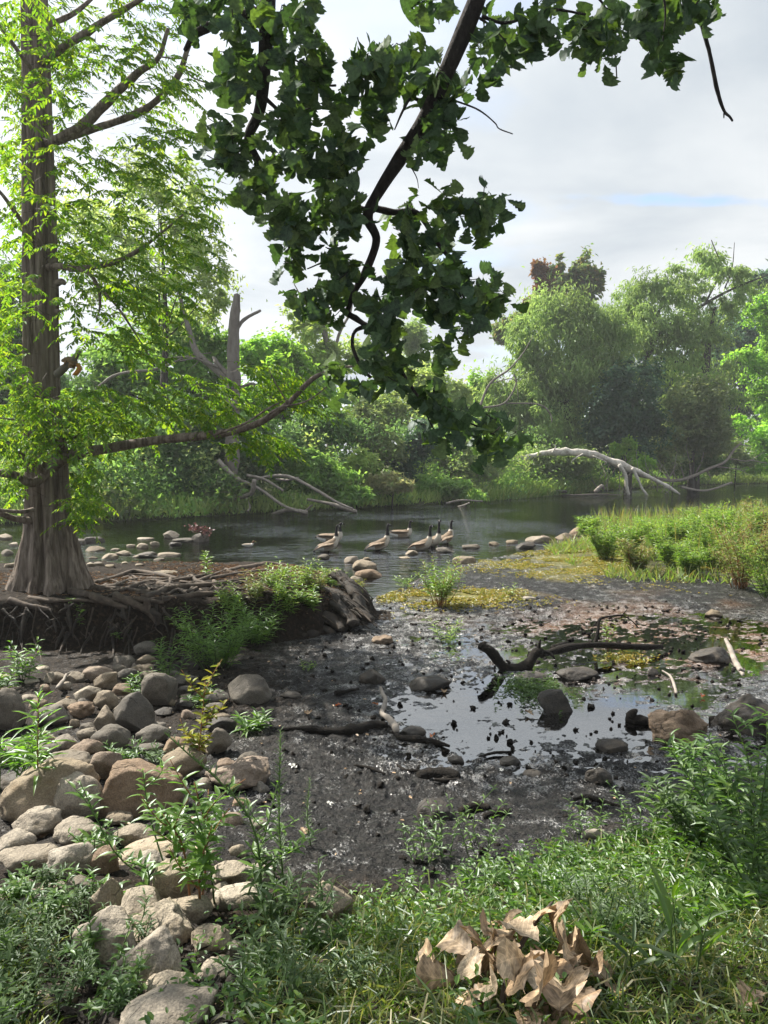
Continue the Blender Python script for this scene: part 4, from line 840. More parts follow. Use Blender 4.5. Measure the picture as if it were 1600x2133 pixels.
    for s in range(nb):
        f = (s + .4) / nb
        dp = np.stack([0 * ln, 0 * ln, -.42 * ln * f ** 2], -1); c = Po + Di * (ln * f)[:, None] + dp
        tang = norm(Di + np.stack([0 * ln, 0 * ln, -.84 * f + 0 * ln], -1)); side = norm(np.cross(tang, np.array([0, 0, 1.0]))); nn = np.cross(side, tang)
        for sg in (1, -1):
            jit = rng.normal(size=(n, 3)) * .22
            P_.append(c); A_.append(norm(side * sg * .8 + tang * .62 + np.array([0, 0, -.28]) + jit)); N_.append(norm(nn + rng.normal(size=(n, 3)) * .3)); L_.append(rng.uniform(.065, .10, n) * (1 - .35 * abs(f - .45)))
    tipd = norm(Di + np.array([0, 0, -.84])); P_.append(Po + Di * ln[:, None] + np.stack([0 * ln, 0 * ln, -.42 * ln], -1)); A_.append(tipd); N_.append(norm(np.cross(np.cross(tipd, [0, 0, 1.0]), tipd))); L_.append(rng.uniform(.05, .08, n))
    P_, A_, N_, L_ = map(np.concatenate, (P_, A_, N_, L_))
    cards(g, P_, A_, N_, L_, L_ * .36, 'oval', fold=.1, droop=.18)
    g.build('foliage', M['redwood_leaf'], t, smooth=False)
    # fine twigs carrying the sprays
    mid = Po + Di * (ln * .5)[:, None] + np.stack([0 * ln, 0 * ln, -.1 * ln], -1); end = Po + Di * ln[:, None] + np.stack([0 * ln, 0 * ln, -.42 * ln], -1)
    for a_, b_ in ((Po, mid), (mid, end), (Po - Di * .25 + np.array([0, 0, -.02]), Po)):
        d = b_ - a_; cards(gt, a_, norm(d), rdir(n), np.linalg.norm(d, axis=1), .007, 'rhomb', fold=0, droop=0)
    tag(gt.build('twigs', M['twig'], t), kind='stuff')
    # roots: snaking over the bank, hanging down its eroded face, and the black mass at its right end
    def surf(px, py, off): p = drop(px, py, off); return p
    tops = [[(200, 1215), (240, 1203), (280, 1190), (330, 1197), (370, 1205)], [(190, 1225), (260, 1228), (300, 1232), (340, 1236)], [(230, 1222), (260, 1212), (300, 1205), (350, 1206), (420, 1200)], [(250, 1232), (275, 1222), (310, 1210), (345, 1212)], [(300, 1245), (330, 1235), (350, 1220), (356, 1205)], [(330, 1215), (390, 1205), (440, 1196), (500, 1190)], [(400, 1215), (440, 1200), (480, 1186), (540, 1180)], [(440, 1205), (500, 1195), (560, 1188), (610, 1192)],
            [(180, 1240), (230, 1250), (280, 1248), (340, 1255)], [(60, 1245), (110, 1252), (170, 1250), (230, 1260)], [(20, 1250), (60, 1262), (110, 1270)], [(240, 1240), (280, 1258), (310, 1275), (330, 1300)], [(210, 1228), (245, 1218), (270, 1206)], [(340, 1250), (400, 1240), (450, 1235)], [(350, 1225), (400, 1222), (460, 1215), (520, 1205)], [(480, 1190), (520, 1183), (560, 1176), (600, 1178)], [(150, 1232), (200, 1245), (260, 1266), (300, 1262)]]
    for k, pl in enumerate(tops):
        P = [surf(a, b, .012) for a, b in pl]; r = rng.uniform(.022, .045); g = Geo()
        tube(g, P, (r * 1.3, r, r * .6), n=24, sides=8, rough=.35, seed=k); g.build('root', M['root'], t)
    for k in range(44):          # small knotted surface roots
        px = rng.uniform(220, 620); py = np.interp(px, [220, 620], [1228, 1195]) + rng.uniform(-22, 26); dxp = rng.uniform(25, 70) * rng.choice([-1, 1])
        P = [surf(px + dxp * f, py + rng.uniform(-7, 7), .008) for f in (0, .33, .66, 1)]; r = rng.uniform(.012, .034); g = Geo()
        tube(g, P, (r, r * .6), n=14, sides=6, rough=.3, seed=k); g.build('root', M['root'], t)
    g = Geo(); P = [surf(307, 1270, 0), surf(307, 1262, .05), surf(306, 1250, .15)]; tube(g, P, (.07, .06, .035), n=12, sides=9, rough=.4, seed=5); g.build('root_knee', M['root'], t)
    for k in range(95):          # hanging roots on the front face
        px = rng.uniform(-10, 470); py = rng.uniform(1256, 1318); dn = rng.gamma(2.2, 17); sway = rng.uniform(-26, 26)
        P = [surf(px, py, .03), surf(px + sway * .4, py + dn * .35, .035), surf(px + sway, py + dn * .7, .03), surf(px + sway * 1.2, py + dn, .0)]; r = rng.gamma(1.5, .006) + .004; g = Geo()
        P = [p + np.array([0, -.03 - .015 * i, 0]) for i, p in enumerate(P)]
        tube(g, P, (r, r * .9, r * .4), n=16, sides=6, rough=.35, seed=k); g.build('hanging_root', M['root_black' if rng.random() < .86 else 'root'], t)
    slabs = [[(610, 1235), (650, 1262), (690, 1290), (712, 1312)], [(600, 1268), (640, 1290), (680, 1312), (700, 1325)], [(650, 1215), (690, 1240), (720, 1270), (745, 1298)], [(680, 1225), (715, 1245), (745, 1272), (775, 1292)], [(690, 1195), (720, 1215), (742, 1240), (755, 1270)], [(660, 1245), (700, 1262), (728, 1285), (735, 1300)], [(630, 1260), (668, 1280), (700, 1300)], [(705, 1192), (735, 1220), (750, 1250), (768, 1285)], [(590, 1285), (630, 1308), (655, 1322)], [(690, 1240), (730, 1262), (760, 1288)], [(640, 1232), (672, 1248), (700, 1275), (722, 1306)], [(570, 1290), (600, 1310), (640, 1325)], [(715, 1205), (738, 1232), (752, 1262)], [(620, 1245), (660, 1270), (690, 1300)]]
    for k, pl in enumerate(slabs):
        P = []
        for i, (a, b) in enumerate(pl):
            f = i / (len(pl) - 1); Y = np.interp(b, [1190, 1325], [10.9, 9.75]) - .12 + .1 * math.sin(k * 2.1); P.append(at(a, b, Y))
        r = rng.uniform(.06, .10); g = Geo()
        tube(g, P, (r * .7, r, r, r * .6), n=30, sides=14, rough=.55, seed=k + 70, flat=.7); g.build('root', M['root_black'], t)
    for k in range(40):
        px = rng.uniform(590, 750); py = np.interp(px, [590, 750], [1255, 1235]) + rng.uniform(-35, 45); ln_ = rng.uniform(20, 55); Y = np.interp(py, [1190, 1325], [10.85, 9.7]) - .2
        P = [at(px, py, Y), at(px + ln_ * .5, py + ln_ * .3 + rng.uniform(-4, 4), Y - .08), at(px + ln_, py + ln_ * .75, Y - .2)]; r = rng.uniform(.007, .02); g = Geo()
        tube(g, P, (r, r * .5), n=10, sides=5, rough=.3); g.build('fine_root', M['root_black' if k % 3 else 'root'], t)
    return t
redwood()

# ------------------------------------------------------------------ animals
M['goose'] = attr_mat('goose', .75, .35, 45)
M['fur'] = attr_mat('fur', .9, .8, 90)
def loft(g, pts, ry, rz, colf, sides=20, n=70):
    """closed body along a spine in the XZ plane; ry, rz half widths; colf(P, s, a)->rgb"""
    P = smooth_path([(p[0], 0, p[1]) for p in pts], n); s = np.linspace(0, 1, n)
    Ry = np.interp(s, np.linspace(0, 1, len(ry)), ry); Rz = np.interp(s, np.linspace(0, 1, len(rz)), rz)
    k = np.array([.25, .5, .25])
    for _ in range(2):
        Ry[1:-1] = np.convolve(Ry, k, 'same')[1:-1]; Rz[1:-1] = np.convolve(Rz, k, 'same')[1:-1]
    T = norm(np.gradient(P, axis=0)); U = np.stack([-T[:, 2], 0 * s, T[:, 0]], -1)
    a = np.linspace(0, 2 * math.pi, sides, endpoint=False)
    V = P[:, None] + np.array([0, 1, 0])[None, None] * (Ry[:, None] * np.cos(a)[None])[..., None] + U[:, None] * (Rz[:, None] * np.sin(a)[None])[..., None]
    C = np.array([[(*colf(P[i], s[i], a[j], U[i]), 1) for j in range(sides)] for i in range(n)])
    i = np.arange(n - 1)[:, None] * sides; j = np.arange(sides)[None]; j2 = (j + 1) % sides
    q = np.stack([i + j, i + j2, i + sides + j2, i + sides + j], -1).reshape(-1, 4)
    e = n * sides; jj = np.arange(sides); k2 = (jj + 1) % sides
    t = np.concatenate([np.stack([np.full(sides, e), k2, jj], -1), np.stack([np.full(sides, e + 1), (n - 1) * sides + jj, (n - 1) * sides + k2], -1)])
    g.add(np.vstack([V.reshape(-1, 3), P[:1], P[-1:]]), t, q, np.vstack([C.reshape(-1, 4), C[0, :1], C[-1, :1]]))

BLK, BRN, TAN, PALE, WHT = (.012, .011, .012), (.17, .125, .085), (.26, .20, .145), (.50, .45, .38), (.72, .70, .66)
def goose_meshes(upright, swim, neck=1.0, turn=0.0):
    """body with neck and head in one skin; wings, bill, tail, legs apart. x forward, z up from the feet / waterline"""
    zb = .10 if swim else .30
    if upright:
        sp = [(-.40, zb - .10), (-.30, zb - .03), (-.18, zb + .0), (-.04, zb + .02), (.08, zb + .08), (.15, zb + .16), (.175, zb + .26), (.18, zb + .36 * neck), (.185, zb + .45 * neck), (.20, zb + .50 * neck), (.235, zb + .515 * neck), (.275, zb + .50 * neck)]
    else:
        sp = [(-.40, zb + .05), (-.30, zb + .03), (-.16, zb + .0), (.0, zb + .0), (.13, zb + .03), (.20, zb + .09), (.215, zb + .18), (.215, zb + .27), (.22, zb + .33), (.24, zb + .37), (.275, zb + .38), (.31, zb + .365)]
    ry = [.012, .07, .115, .135, .12, .085, .05, .032, .028, .032, .034, .012]; rz = [.012, .055, .10, .125, .125, .09, .052, .036, .032, .036, .036, .012]
    def cf(p, s, a, u):
        up = math.sin(a)
        if s > .885:
            return WHT if (up < .35 and s < .955 and abs(math.cos(a)) > .45 and s > .90) else BLK
        if s > .56: return BLK
        if s > .50: return tuple(np.array(PALE) * (1 - (s - .5) / .06) + np.array(BLK) * ((s - .5) / .06)) if s > .545 else PALE
        if s < .04: return BLK
        if s < .2: return BLK if (up > .75 and s < .12) else (WHT if up < .3 else BRN)
        if up > .45: return BRN
        if s > .36: return PALE if up < .3 else TAN
        return TAN if up > -.5 else PALE
    out = {}
    g = Geo(); loft(g, sp, ry, rz, cf); 
    if turn:
        v = g.v[0]; zc = zb + .30; w = sst(zb + .18, zb + .34, v[:, 2]); c0 = sp[7][0]
        x, y = v[:, 0] - c0, v[:, 1]; ct, st_ = np.cos(turn * w), np.sin(turn * w); v[:, 0] = c0 + x * ct - y * st_; v[:, 1] = x * st_ + y * ct
    out['body'] = g
    hx, hz = sp[-1]
    g = Geo(); d = norm(np.array([sp[-1][0] - sp[-2][0], 0, (sp[-1][1] - sp[-2][1]) * .6]))
    hp = np.array([hx - .008, 0, hz]); 
    if turn:
        c0 = sp[7][0]; x = hp[0] - c0; hp = np.array([c0 + x * math.cos(turn), x * math.sin(turn), hz]); d = np.array([d[0] * math.cos(turn), d[0] * math.sin(turn), d[2]])
    tube(g, [hp, hp + d * .03, hp + d * .055], (.014, .011, .005), n=8, sides=8, flat=.8, col=(*BLK, 1)); out['bill'] = g
    for sg in (1, -1):
        g = Geo(); x0, z0 = sp[4]; x1, z1 = sp[0]
        P = np.array([(x0 + .02, sg * .085, z0 + .03), (x0 - .10, sg * .125, (z0 * .7 + z1 * .3) + .05), ((x0 + x1) / 2 - .05, sg * .10, (z0 + z1) / 2 + .055), (x1 + .04, sg * .03, z1 + .045)])
        tube(g, P, (.03, .085, .075, .012), n=22, sides=12, flat=.36, col=(*BRN, 1))
        # feather edges: pale bars
        c = g.c[-1]; v = g.v[-1]; bar = (np.sin(v[:, 0] * 150 + v[:, 2] * 60) > .3)
        c[bar, :3] = TAN; c[v[:, 0] < x1 + .10, :3] = (.05, .04, .035); g.c[-1] = c
        out['wing%d' % sg] = g
        if not swim:
            g = Geo(); tube(g, [(-.03, sg * .05, zb - .08), (-.02, sg * .05, zb - .17), (-.03, sg * .05, 0.0)], (.022, .011, .009), n=8, sides=7, col=(.03, .028, .027, 1))
            tube(g, [(-.04, sg * .05, .006), (.06, sg * .05, .004)], (.012, .028), n=5, sides=6, flat=.2, col=(.03, .028, .027, 1)); out['leg%d' % sg] = g
    return out
def goose(label, px, py, Y, yaw, upright=True, swim=False, neck=1.0, turn=0.0, sink=0.0, scale=1.0):
    p = at(px, py, Y); p[2] = 0 - sink
    t = thing('goose', label, 'goose', p, 'canada geese in the river'); t.rotation_euler = (0, 0, yaw)
    t.scale = (scale,) * 3
    for k, g in goose_meshes(upright, swim, neck, turn).items():
        o = g.build(k.rstrip('-1') if k[-1] == '1' else k, M['goose'], None); o.parent = t
    return t
goose('goose standing nearest the root bank, black neck straight up, in front of a swimming one', 686, 1147, 18.3, R(18), sink=.20)
goose('swimming goose half hidden behind the standing one nearest the root bank', 690, 1126, 20.3, R(4), upright=False, swim=True, sink=.02, scale=1.08)
goose('goose standing apart with tan back and dark tail, above the stacked flat stones', 792, 1143, 18.5, R(12), sink=.20, neck=1.02, turn=.5)
goose('farthest goose, low on the water and swimming to the right', 838, 1114, 21.5, R(6), upright=False, swim=True, sink=.02)
goose('goose with broad pale breast, left one of the close pair', 881, 1143, 18.6, R(-20), sink=.22, turn=.2)
goose('goose stretching its head highest, right one of the close pair', 904, 1139, 19.2, R(-50), sink=.20, neck=1.14, turn=-.3)
goose('goose turned half away with head hidden in its dark upright neck, rightmost of the flock', 931, 1130, 20.0, R(48), sink=.20, neck=.92)

def duck():
    p = at(517, 1131, 19.2); p[2] = 0
    t = thing('duck', 'small pale duck with brown head dabbling alone on the open water', 'duck', p); t.rotation_euler = (0, 0, R(8)); t.scale = (.8,) * 3
    def cf(p, s, a, u): 
        if s > .62: return (.14, .075, .04)
        return (.62, .60, .55) if math.sin(a) < .35 or s > .42 else (.3, .26, .21)
    g = Geo(); loft(g, [(-.2, .07), (-.12, .06), (0, .05), (.10, .06), (.14, .10), (.15, .15), (.18, .175), (.21, .165)], [.01, .05, .075, .06, .035, .027, .03, .01], [.01, .045, .065, .055, .035, .028, .03, .01], cf, 14, 40); o = g.build('body', M['goose']); o.parent = t
    g = Geo(); tube(g, [(.205, 0, .165), (.24, 0, .158), (.265, 0, .156)], (.011, .013, .008), n=6, sides=7, flat=.5, col=(.35, .28, .08, 1)); o = g.build('bill', M['goose']); o.parent = t
    for sg in (1, -1):
        g = Geo(); tube(g, [(.08, sg * .05, .08), (-.02, sg * .068, .085), (-.17, sg * .02, .09)], (.02, .04, .006), n=12, sides=8, flat=.4, col=(.36, .31, .25, 1)); o = g.build('wing', M['goose']); o.parent = t
duck()

def squirrel():
    p = at(146, 764, 9.62)
    t = thing('squirrel', 'brown squirrel hunched on the redwood branch stub with orange tail hanging', 'squirrel', p); t.rotation_euler = (0, R(-14), R(174)); t.scale = (.82,) * 3
    def cf(p, s, a, u): return (.36, .2, .09) if math.sin(a) < -.45 else (.19, .135, .085)
    g = Geo(); loft(g, [(-.10, .045), (-.07, .065), (-.01, .095), (.05, .10), (.085, .085), (.11, .075), (.14, .06), (.155, .05)], [.02, .05, .055, .043, .032, .03, .02, .006], [.02, .05, .06, .046, .036, .034, .024, .006], cf, 16, 40); o = g.build('body', M['fur']); o.parent = t
    g = Geo(); tube(g, [(-.08, 0, .06), (-.13, .0, .05), (-.15, 0, -.01), (-.12, .01, -.07), (-.08, .02, -.11)], (.018, .034, .04, .036, .012), n=24, sides=10, rough=.35, col=(.48, .22, .06, 1)); o = g.build('tail', M['fur']); o.parent = t
    for sg in (1, -1):
        g = Geo(); tube(g, [(.10, sg * .02, .105), (.095, sg * .026, .13)], (.011, .004), n=4, sides=6, col=(.22, .13, .07, 1)); o = g.build('ear', M['fur']); o.parent = t
        g = Geo(); tube(g, [(-.06, sg * .04, .05), (-.02, sg * .052, .02), (-.05, sg * .05, -.005), (.0, sg * .05, -.012)], (.035, .025, .012, .009), n=10, sides=8, col=(.22, .145, .085, 1)); o = g.build('hind_leg', M['fur']); o.parent = t
        g = Geo(); tube(g, [(.06, sg * .03, .07), (.075, sg * .035, .035), (.085, sg * .03, -.005), (.11, sg * .03, -.01)], (.02, .014, .010, .008), n=9, sides=7, col=(.22, .145, .085, 1)); o = g.build('foreleg', M['fur']); o.parent = t
        g = Geo(); tube(g, [(.122, sg * .022, .082), (.124, sg * .026, .083)], (.006, .004), n=4, sides=6, col=(.01, .01, .01, 1)); o = g.build('eye', M['fur']); o.parent = t
squirrel()

# ------------------------------------------------------------------ stones
_ICO = {}
def ico(sub):
    if sub not in _ICO:
        bm = bmesh.new(); bmesh.ops.create_icosphere(bm, subdivisions=sub, radius=1)
        _ICO[sub] = (np.array([v.co[:] for v in bm.verts]), np.array([[v.index for v in f.verts] for f in bm.faces])); bm.free()
    return _ICO[sub]
def stone_geo(seed, style, sub):
    v, f = ico(sub); v = v.copy(); r_ = np.random.default_rng(seed)
    o = r_.uniform(0, 50, 3)
    amp, cuts, dep = {'round': (.17, 8, (.60, .92)), 'block': (.12, 9, (.50, .76)), 'slab': (.15, 7, (.58, .85)), 'lumpy': (.28, 6, (.6, .9)), 'wedge': (.10, 7, (.45, .75))}[style]
    rr = 1 + amp * fbm(v[:, 0] * 1.2 + o[0], v[:, 1] * 1.2 + o[1], v[:, 2] * 1.2 + o[2], o=2, seed=1) * 1.6
    v = v * rr[:, None]
    for k in range(cuts):
        n = norm(r_.normal(size=3)); d = r_.uniform(*dep); s = v @ n; over = np.maximum(s - d, 0)
        v = v - n[None] * (over * .9)[:, None]
    v = v * (1 + .08 * fbm(v[:, 0] * 4 + o[1], v[:, 1] * 4, v[:, 2] * 4 + o[0], o=3, seed=2) + (.07 if style == 'lumpy' else .032) * fbm(v[:, 0] * 11, v[:, 1] * 11 + o[2], v[:, 2] * 11, o=2, seed=3))[:, None]
    v = v - (v.max(0) + v.min(0)) / 2; v = v / ((v.max(0) - v.min(0)) / 2)
    return v, f
_sn = [0]
def stone(label, px, py, rx, ry, style='round', mat='stone', rot=0.0, group=None, name='rock', bury=.17, cat='rock', sub=None, dome=False):
    """px, py, rx, ry: the outline's middle and half sizes in photo pixels"""
    _sn[0] += 1; seed = 400 + _sn[0]
    p = drop(px, py + ry * .3, .06)
    for _ in range(2):
        Y = p[1]; d = math.sqrt(Y * Y + (CH - p[2]) ** 2); k = d / FPX; a = rx * k * 1.03
        th = math.atan2(CH - p[2], Y); b = a * .80; e = ry * k * 1.15
        c = math.sqrt(max(e * e - (b * math.sin(th)) ** 2, (.35 * e) ** 2)) / max(math.cos(th), .3)
        if c > 1.3 * a: c = 1.3 * a
        p = drop(px, py, c * (1 - 2 * bury) )
    sub = sub or (5 if rx > 55 else 4 if rx > 16 else 3)
    v, f = stone_geo(seed, style, sub)
    v = v * np.array([a, b, c])
    ca, sa = math.cos(rot), math.sin(rot)
    v = np.stack([v[:, 0] * ca + v[:, 2] * sa, v[:, 1], -v[:, 0] * sa + v[:, 2] * ca], -1)
    g = Geo(); g.add(v, f)
    me = g.mesh(name, M[mat]); o = bpy.data.objects.new(name, me); o.location = tuple(float(x) for x in p); link(o)
    tag(o, label, cat, group)
    return o
RIP = 'riprap rocks heaped on the left bank'
def stones():
    A = [  # label, px, py, rx, ry, style, material[, rot]
        ('large flat topped brown boulder with a cracked pale top', 295, 1640, 82, 52, 'slab', 'brown_stone'),
        ('big rounded brown boulder lying behind the smooth lit boulder at left', 110, 1645, 95, 56, 'round', 'stone', -.25),
        ('smooth boulder with sunlit top and dark shaded front, near the lance leaved stem', 163, 1665, 50, 45, 'block', 'tan_stone'),
        ('big angular grey block with a flat face in the middle of the rock heap', 283, 1487, 43, 39, 'block', 'grey_stone'),
        ('dark upright rock standing behind the angular grey block', 330, 1440, 33, 36, 'block', 'grey_stone'),
        ('pyramid shaped grey rock alone at the edge of the black mud', 520, 1438, 43, 29, 'wedge', 'grey_stone'),
        ('smooth egg shaped rock directly below the angular grey block', 232, 1540, 37, 26, 'round', 'grey_stone'),
        ('smooth rounded rock right of the egg shaped rock, behind the yellow weed', 320, 1532, 34, 19, 'round', 'grey_stone'),
        ('long lumpy orange brown rock beside the mud, right of the yellow weed', 497, 1613, 64, 29, 'lumpy', 'brown_stone'),
        ('broad shaded rock at the foot of the yellow weed', 380, 1592, 48, 31, 'round', 'stone'),
        ('upright wedge rock squeezed left of the large cracked boulder', 222, 1598, 31, 30, 'wedge', 'brown_stone'),
        ('dark boulder at the left edge behind the lance leaved stem', 14, 1482, 38, 46, 'block', 'grey_stone'),
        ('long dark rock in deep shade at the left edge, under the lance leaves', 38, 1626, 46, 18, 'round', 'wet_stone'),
        ('grey rock wedged under the dark bank edge, top of the heap', 257, 1382, 21, 15, 'wedge', 'grey_stone'),
        ('rounded pale grey rock at the foot of the root bank, highest of the heap', 302, 1352, 23, 15, 'round', 'grey_stone'),
        ('rounded stone just below the highest stone of the heap', 303, 1378, 21, 11, 'round', 'stone'),
        ('flat lying stone under the two rounded ones at the foot of the root bank', 296, 1393, 24, 9, 'slab', 'stone'),
        ('tan stone with a hollow side, left of the lit potato shaped rock', 205, 1404, 29, 15, 'slab', 'brown_stone'),
        ('potato shaped grey rock tilted up to the right', 223, 1419, 27, 17, 'round', 'stone', -.3),
        ('small grey rock behind the potato shaped one', 250, 1397, 15, 11, 'round', 'grey_stone'),
        ('grey rock right of the potato shaped one, leafy weed on it', 268, 1408, 22, 15, 'round', 'grey_stone'),
        ('flattish grey stone with pale chips, behind the round dark mouthed rock', 156, 1413, 20, 12, 'slab', 'stone'),
        ('pale stone at the upper left of the heap, grass blades over it', 115, 1413, 21, 12, 'round', 'stone'),
        ('small warm tan stone under the pale dead stick', 134, 1431, 14, 9, 'round', 'tan_stone'),
        ('round rock lit on its left with a black shadow under its right side', 184, 1446, 27, 17, 'round', 'tan_stone'),
        ('pinkish stone tucked behind the angular block', 257, 1437, 20, 11, 'slab', 'brown_stone'),
        ('rounded rock leaning on the left of the angular block', 221, 1460, 24, 19, 'round', 'stone'),
        ('long low rock left of the folded tan rock', 136, 1468, 29, 12, 'slab', 'stone'),
        ('folded tan rock in the left middle of the heap', 170, 1479, 27, 16, 'lumpy', 'brown_stone'),
        ('hunched grey rock behind the lance leaved stem', 106, 1494, 34, 21, 'round', 'grey_stone'),
        ('split looking rock below the rock that leans on the angular block', 221, 1500, 25, 25, 'wedge', 'stone'),
        ('low grey stone behind the dark upright rock, left of a pair', 360, 1407, 23, 10, 'round', 'grey_stone'),
        ('low grey stone right of the dark upright rock', 385, 1418, 23, 11, 'round', 'grey_stone'),
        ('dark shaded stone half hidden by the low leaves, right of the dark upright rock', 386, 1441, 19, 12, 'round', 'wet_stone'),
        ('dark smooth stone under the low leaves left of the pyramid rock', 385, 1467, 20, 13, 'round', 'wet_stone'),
        ('cigar shaped rock leaning against the pyramid rock', 452, 1456, 26, 17, 'round', 'grey_stone', -.35),
        ('small rock below the cigar shaped one', 446, 1476, 20, 10, 'slab', 'grey_stone'),
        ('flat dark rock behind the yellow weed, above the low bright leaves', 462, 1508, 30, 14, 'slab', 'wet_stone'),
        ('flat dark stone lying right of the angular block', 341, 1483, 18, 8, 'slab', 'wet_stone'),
        ('small flat stone under the right corner of the angular block', 326, 1512, 19, 8, 'slab', 'grey_stone'),
        ('small warm stone left of the egg shaped rock', 182, 1532, 20, 14, 'round', 'tan_stone'),
        ('pale rounded stone in front of the hunched grey rock', 139, 1549, 27, 17, 'round', 'tan_stone'),
        ('tan rock with streaks below the egg shaped one', 182, 1559, 33, 20, 'round', 'brown_stone'),
        ('grey stone behind the lance leaf branch, left of the pale rounded one', 94, 1539, 27, 15, 'round', 'stone'),
        ('shaded grey stone at the left edge under the lance leaves', 40, 1552, 28, 15, 'round', 'grey_stone'),
        ('low stone hidden among the lance leaves', 90, 1563, 31, 15, 'slab', 'grey_stone'),
        ('round stone at the far left edge below the dark boulder', 12, 1575, 24, 17, 'round', 'stone'),
        ('broad flat rock behind the big rounded brown boulder', 135, 1592, 50, 22, 'slab', 'stone'),
        ('mossy flat stone among small green plants behind the large cracked boulder', 310, 1557, 30, 10, 'slab', 'grey_stone'),
        ('brownish stone behind the stem of the yellow weed', 367, 1555, 26, 18, 'round', 'brown_stone'),
        ('dark round rock right of the yellow weed', 455, 1547, 26, 26, 'round', 'grey_stone'),
        ('tan pitted rock crossed by the shadow of a stem, below the smooth lit boulder', 80, 1715, 48, 28, 'lumpy', 'tan_stone'),
        ('long tan rock at the left edge with a hole in its end', 32, 1755, 40, 22, 'slab', 'tan_stone', -.15),
        ('pale mottled rock with a leafy weed growing in front', 165, 1735, 48, 26, 'slab', 'tan_stone'),
        ('small mottled rock in the gap below the large cracked boulder', 248, 1707, 26, 12, 'lumpy', 'stone'),
        ('smooth sandy rock above the long loaf shaped rock', 283, 1739, 38, 20, 'round', 'tan_stone'),
        ('yellowish rock lying left of the humped tan rock', 60, 1793, 53, 26, 'slab', 'tan_stone'),
        ('humped tan rock with a dark hollow below, behind the grey weeds', 150, 1788, 51, 31, 'lumpy', 'tan_stone'),
        ('small pinkish rock with a shaded face left of the loaf shaped rock', 219, 1792, 28, 26, 'block', 'brown_stone'),
        ('long loaf shaped sandy rock', 305, 1770, 62, 24, 'round', 'tan_stone', -.22),
        ('sandy rock above the right end of the loaf shaped rock', 360, 1719, 32, 19, 'round', 'tan_stone'),
        ('pale rock with greenish bloom behind the bright weed leaves', 315, 1797, 33, 21, 'round', 'tan_stone'),
        ('round buff rock behind the red stem of the tall weed', 368, 1839, 40, 35, 'round', 'tan_stone'),
        ('buff rock right of the red weed stem', 480, 1823, 36, 20, 'round', 'tan_stone'),
        ('half hidden pale rock at the edge of the mud right of the weeds', 540, 1820, 32, 16, 'round', 'tan_stone'),
        ('smooth pinkish rock crossed by grey leaves, above the black gap', 495, 1869, 43, 22, 'slab', 'tan_stone'),
        ('chunky rock with small leaf shadows left of the pale boulders', 220, 1880, 30, 32, 'block', 'tan_stone'),
        ('reddish rock lying low left of the round buff rock', 268, 1862, 30, 14, 'slab', 'brown_stone'),
        ('pale pinkish boulder behind the mossy hollow boulder, left one', 298, 1899, 44, 32, 'round', 'tan_stone'),
        ('pale pinkish boulder behind the mossy hollow boulder, under the red stem', 378, 1903, 54, 29, 'round', 'tan_stone'),
        ('mossy boulder with a dark hollow on its right side', 325, 1934, 68, 42, 'lumpy', 'tan_stone'),
        ('cream cracked boulder left of the mossy hollow boulder', 222, 1963, 58, 44, 'round', 'tan_stone'),
        ('dark faced wedge boulder with a bright ridge on its left', 305, 2016, 58, 52, 'wedge', 'tan_stone'),
        ('egg shaped buff rock above the black leaf filled gap', 442, 1962, 40, 26, 'round', 'tan_stone'),
        ('small dappled rock sunk in the black debris', 446, 2026, 38, 22, 'lumpy', 'tan_stone', -.2),
        ('rounded rock below the wedge boulder', 355, 2064, 45, 29, 'round', 'tan_stone'),
        ('large dappled boulder at the bottom edge', 350, 2116, 80, 46, 'round', 'tan_stone'),
        ('half buried rock at the bottom edge right of the large dappled boulder', 480, 2128, 34, 18, 'slab', 'tan_stone'),
        ('tiny stone in the black debris above the large dappled boulder', 420, 2086, 13, 9, 'round', 'tan_stone'),
        ('pale flat stone among the weeds at left, upper one', 107, 1846, 23, 10, 'slab', 'tan_stone'),
        ('stone in the weeds right of the pale flat one', 167, 1847, 26, 17, 'round', 'stone'),
        ('pale flat stone among the weeds at left, lower one', 50, 1863, 22, 9, 'slab', 'tan_stone'),
        ('buff rock alone where the mud meets the near grass', 684, 1893, 44, 34, 'round', 'tan_stone'),
        ('flat rock under the weeds below the lone buff rock', 655, 1945, 36, 18, 'slab', 'stone'),
    ]
    for r in A: stone(*r[:7], rot=r[7] if len(r) > 7 else 0, group=RIP)
    # small stones filling the gaps: nothing tells them apart
    k = 0
    while k < 105:
        px = rng.uniform(-20, 560); py = 1390 + 730 * rng.uniform(0, 1) ** 1.25
        if px > np.interp(py, [1400, 1500, 1650, 1800, 1950, 2120], [400, 470, 560, 570, 480, 500]): continue
        mt = rng.choice(['stone', 'tan_stone', 'grey_stone', 'brown_stone']); zone = 0 if py < 1560 else 1 if py < 1820 else 2
        stone('small %s stone wedged between larger rocks %s' % ({'stone': 'grey brown', 'tan_stone': 'tan', 'grey_stone': 'grey', 'brown_stone': 'brown'}[mt], ('in the shaded upper part of the heap', 'in the middle of the heap', 'in the sunny lower part of the heap')[zone]), px, py, rng.uniform(11, 22) * np.interp(py, [1400, 2100], [.8, 1.4]), rng.uniform(7, 14) * np.interp(py, [1400, 2100], [.8, 1.5]), rng.choice(['round', 'slab', 'block']), mt, group='small %s gap stones %d' % (mt.replace('_', ' '), zone) if False else ['upper', 'middle', 'lower'][zone] + ' ' + mt.replace('_', ' ') + ' fillers in the riprap', sub=3, bury=.4, cat='stone', name='stone'); k += 1
    MUD = 'rocks standing in the black mud'
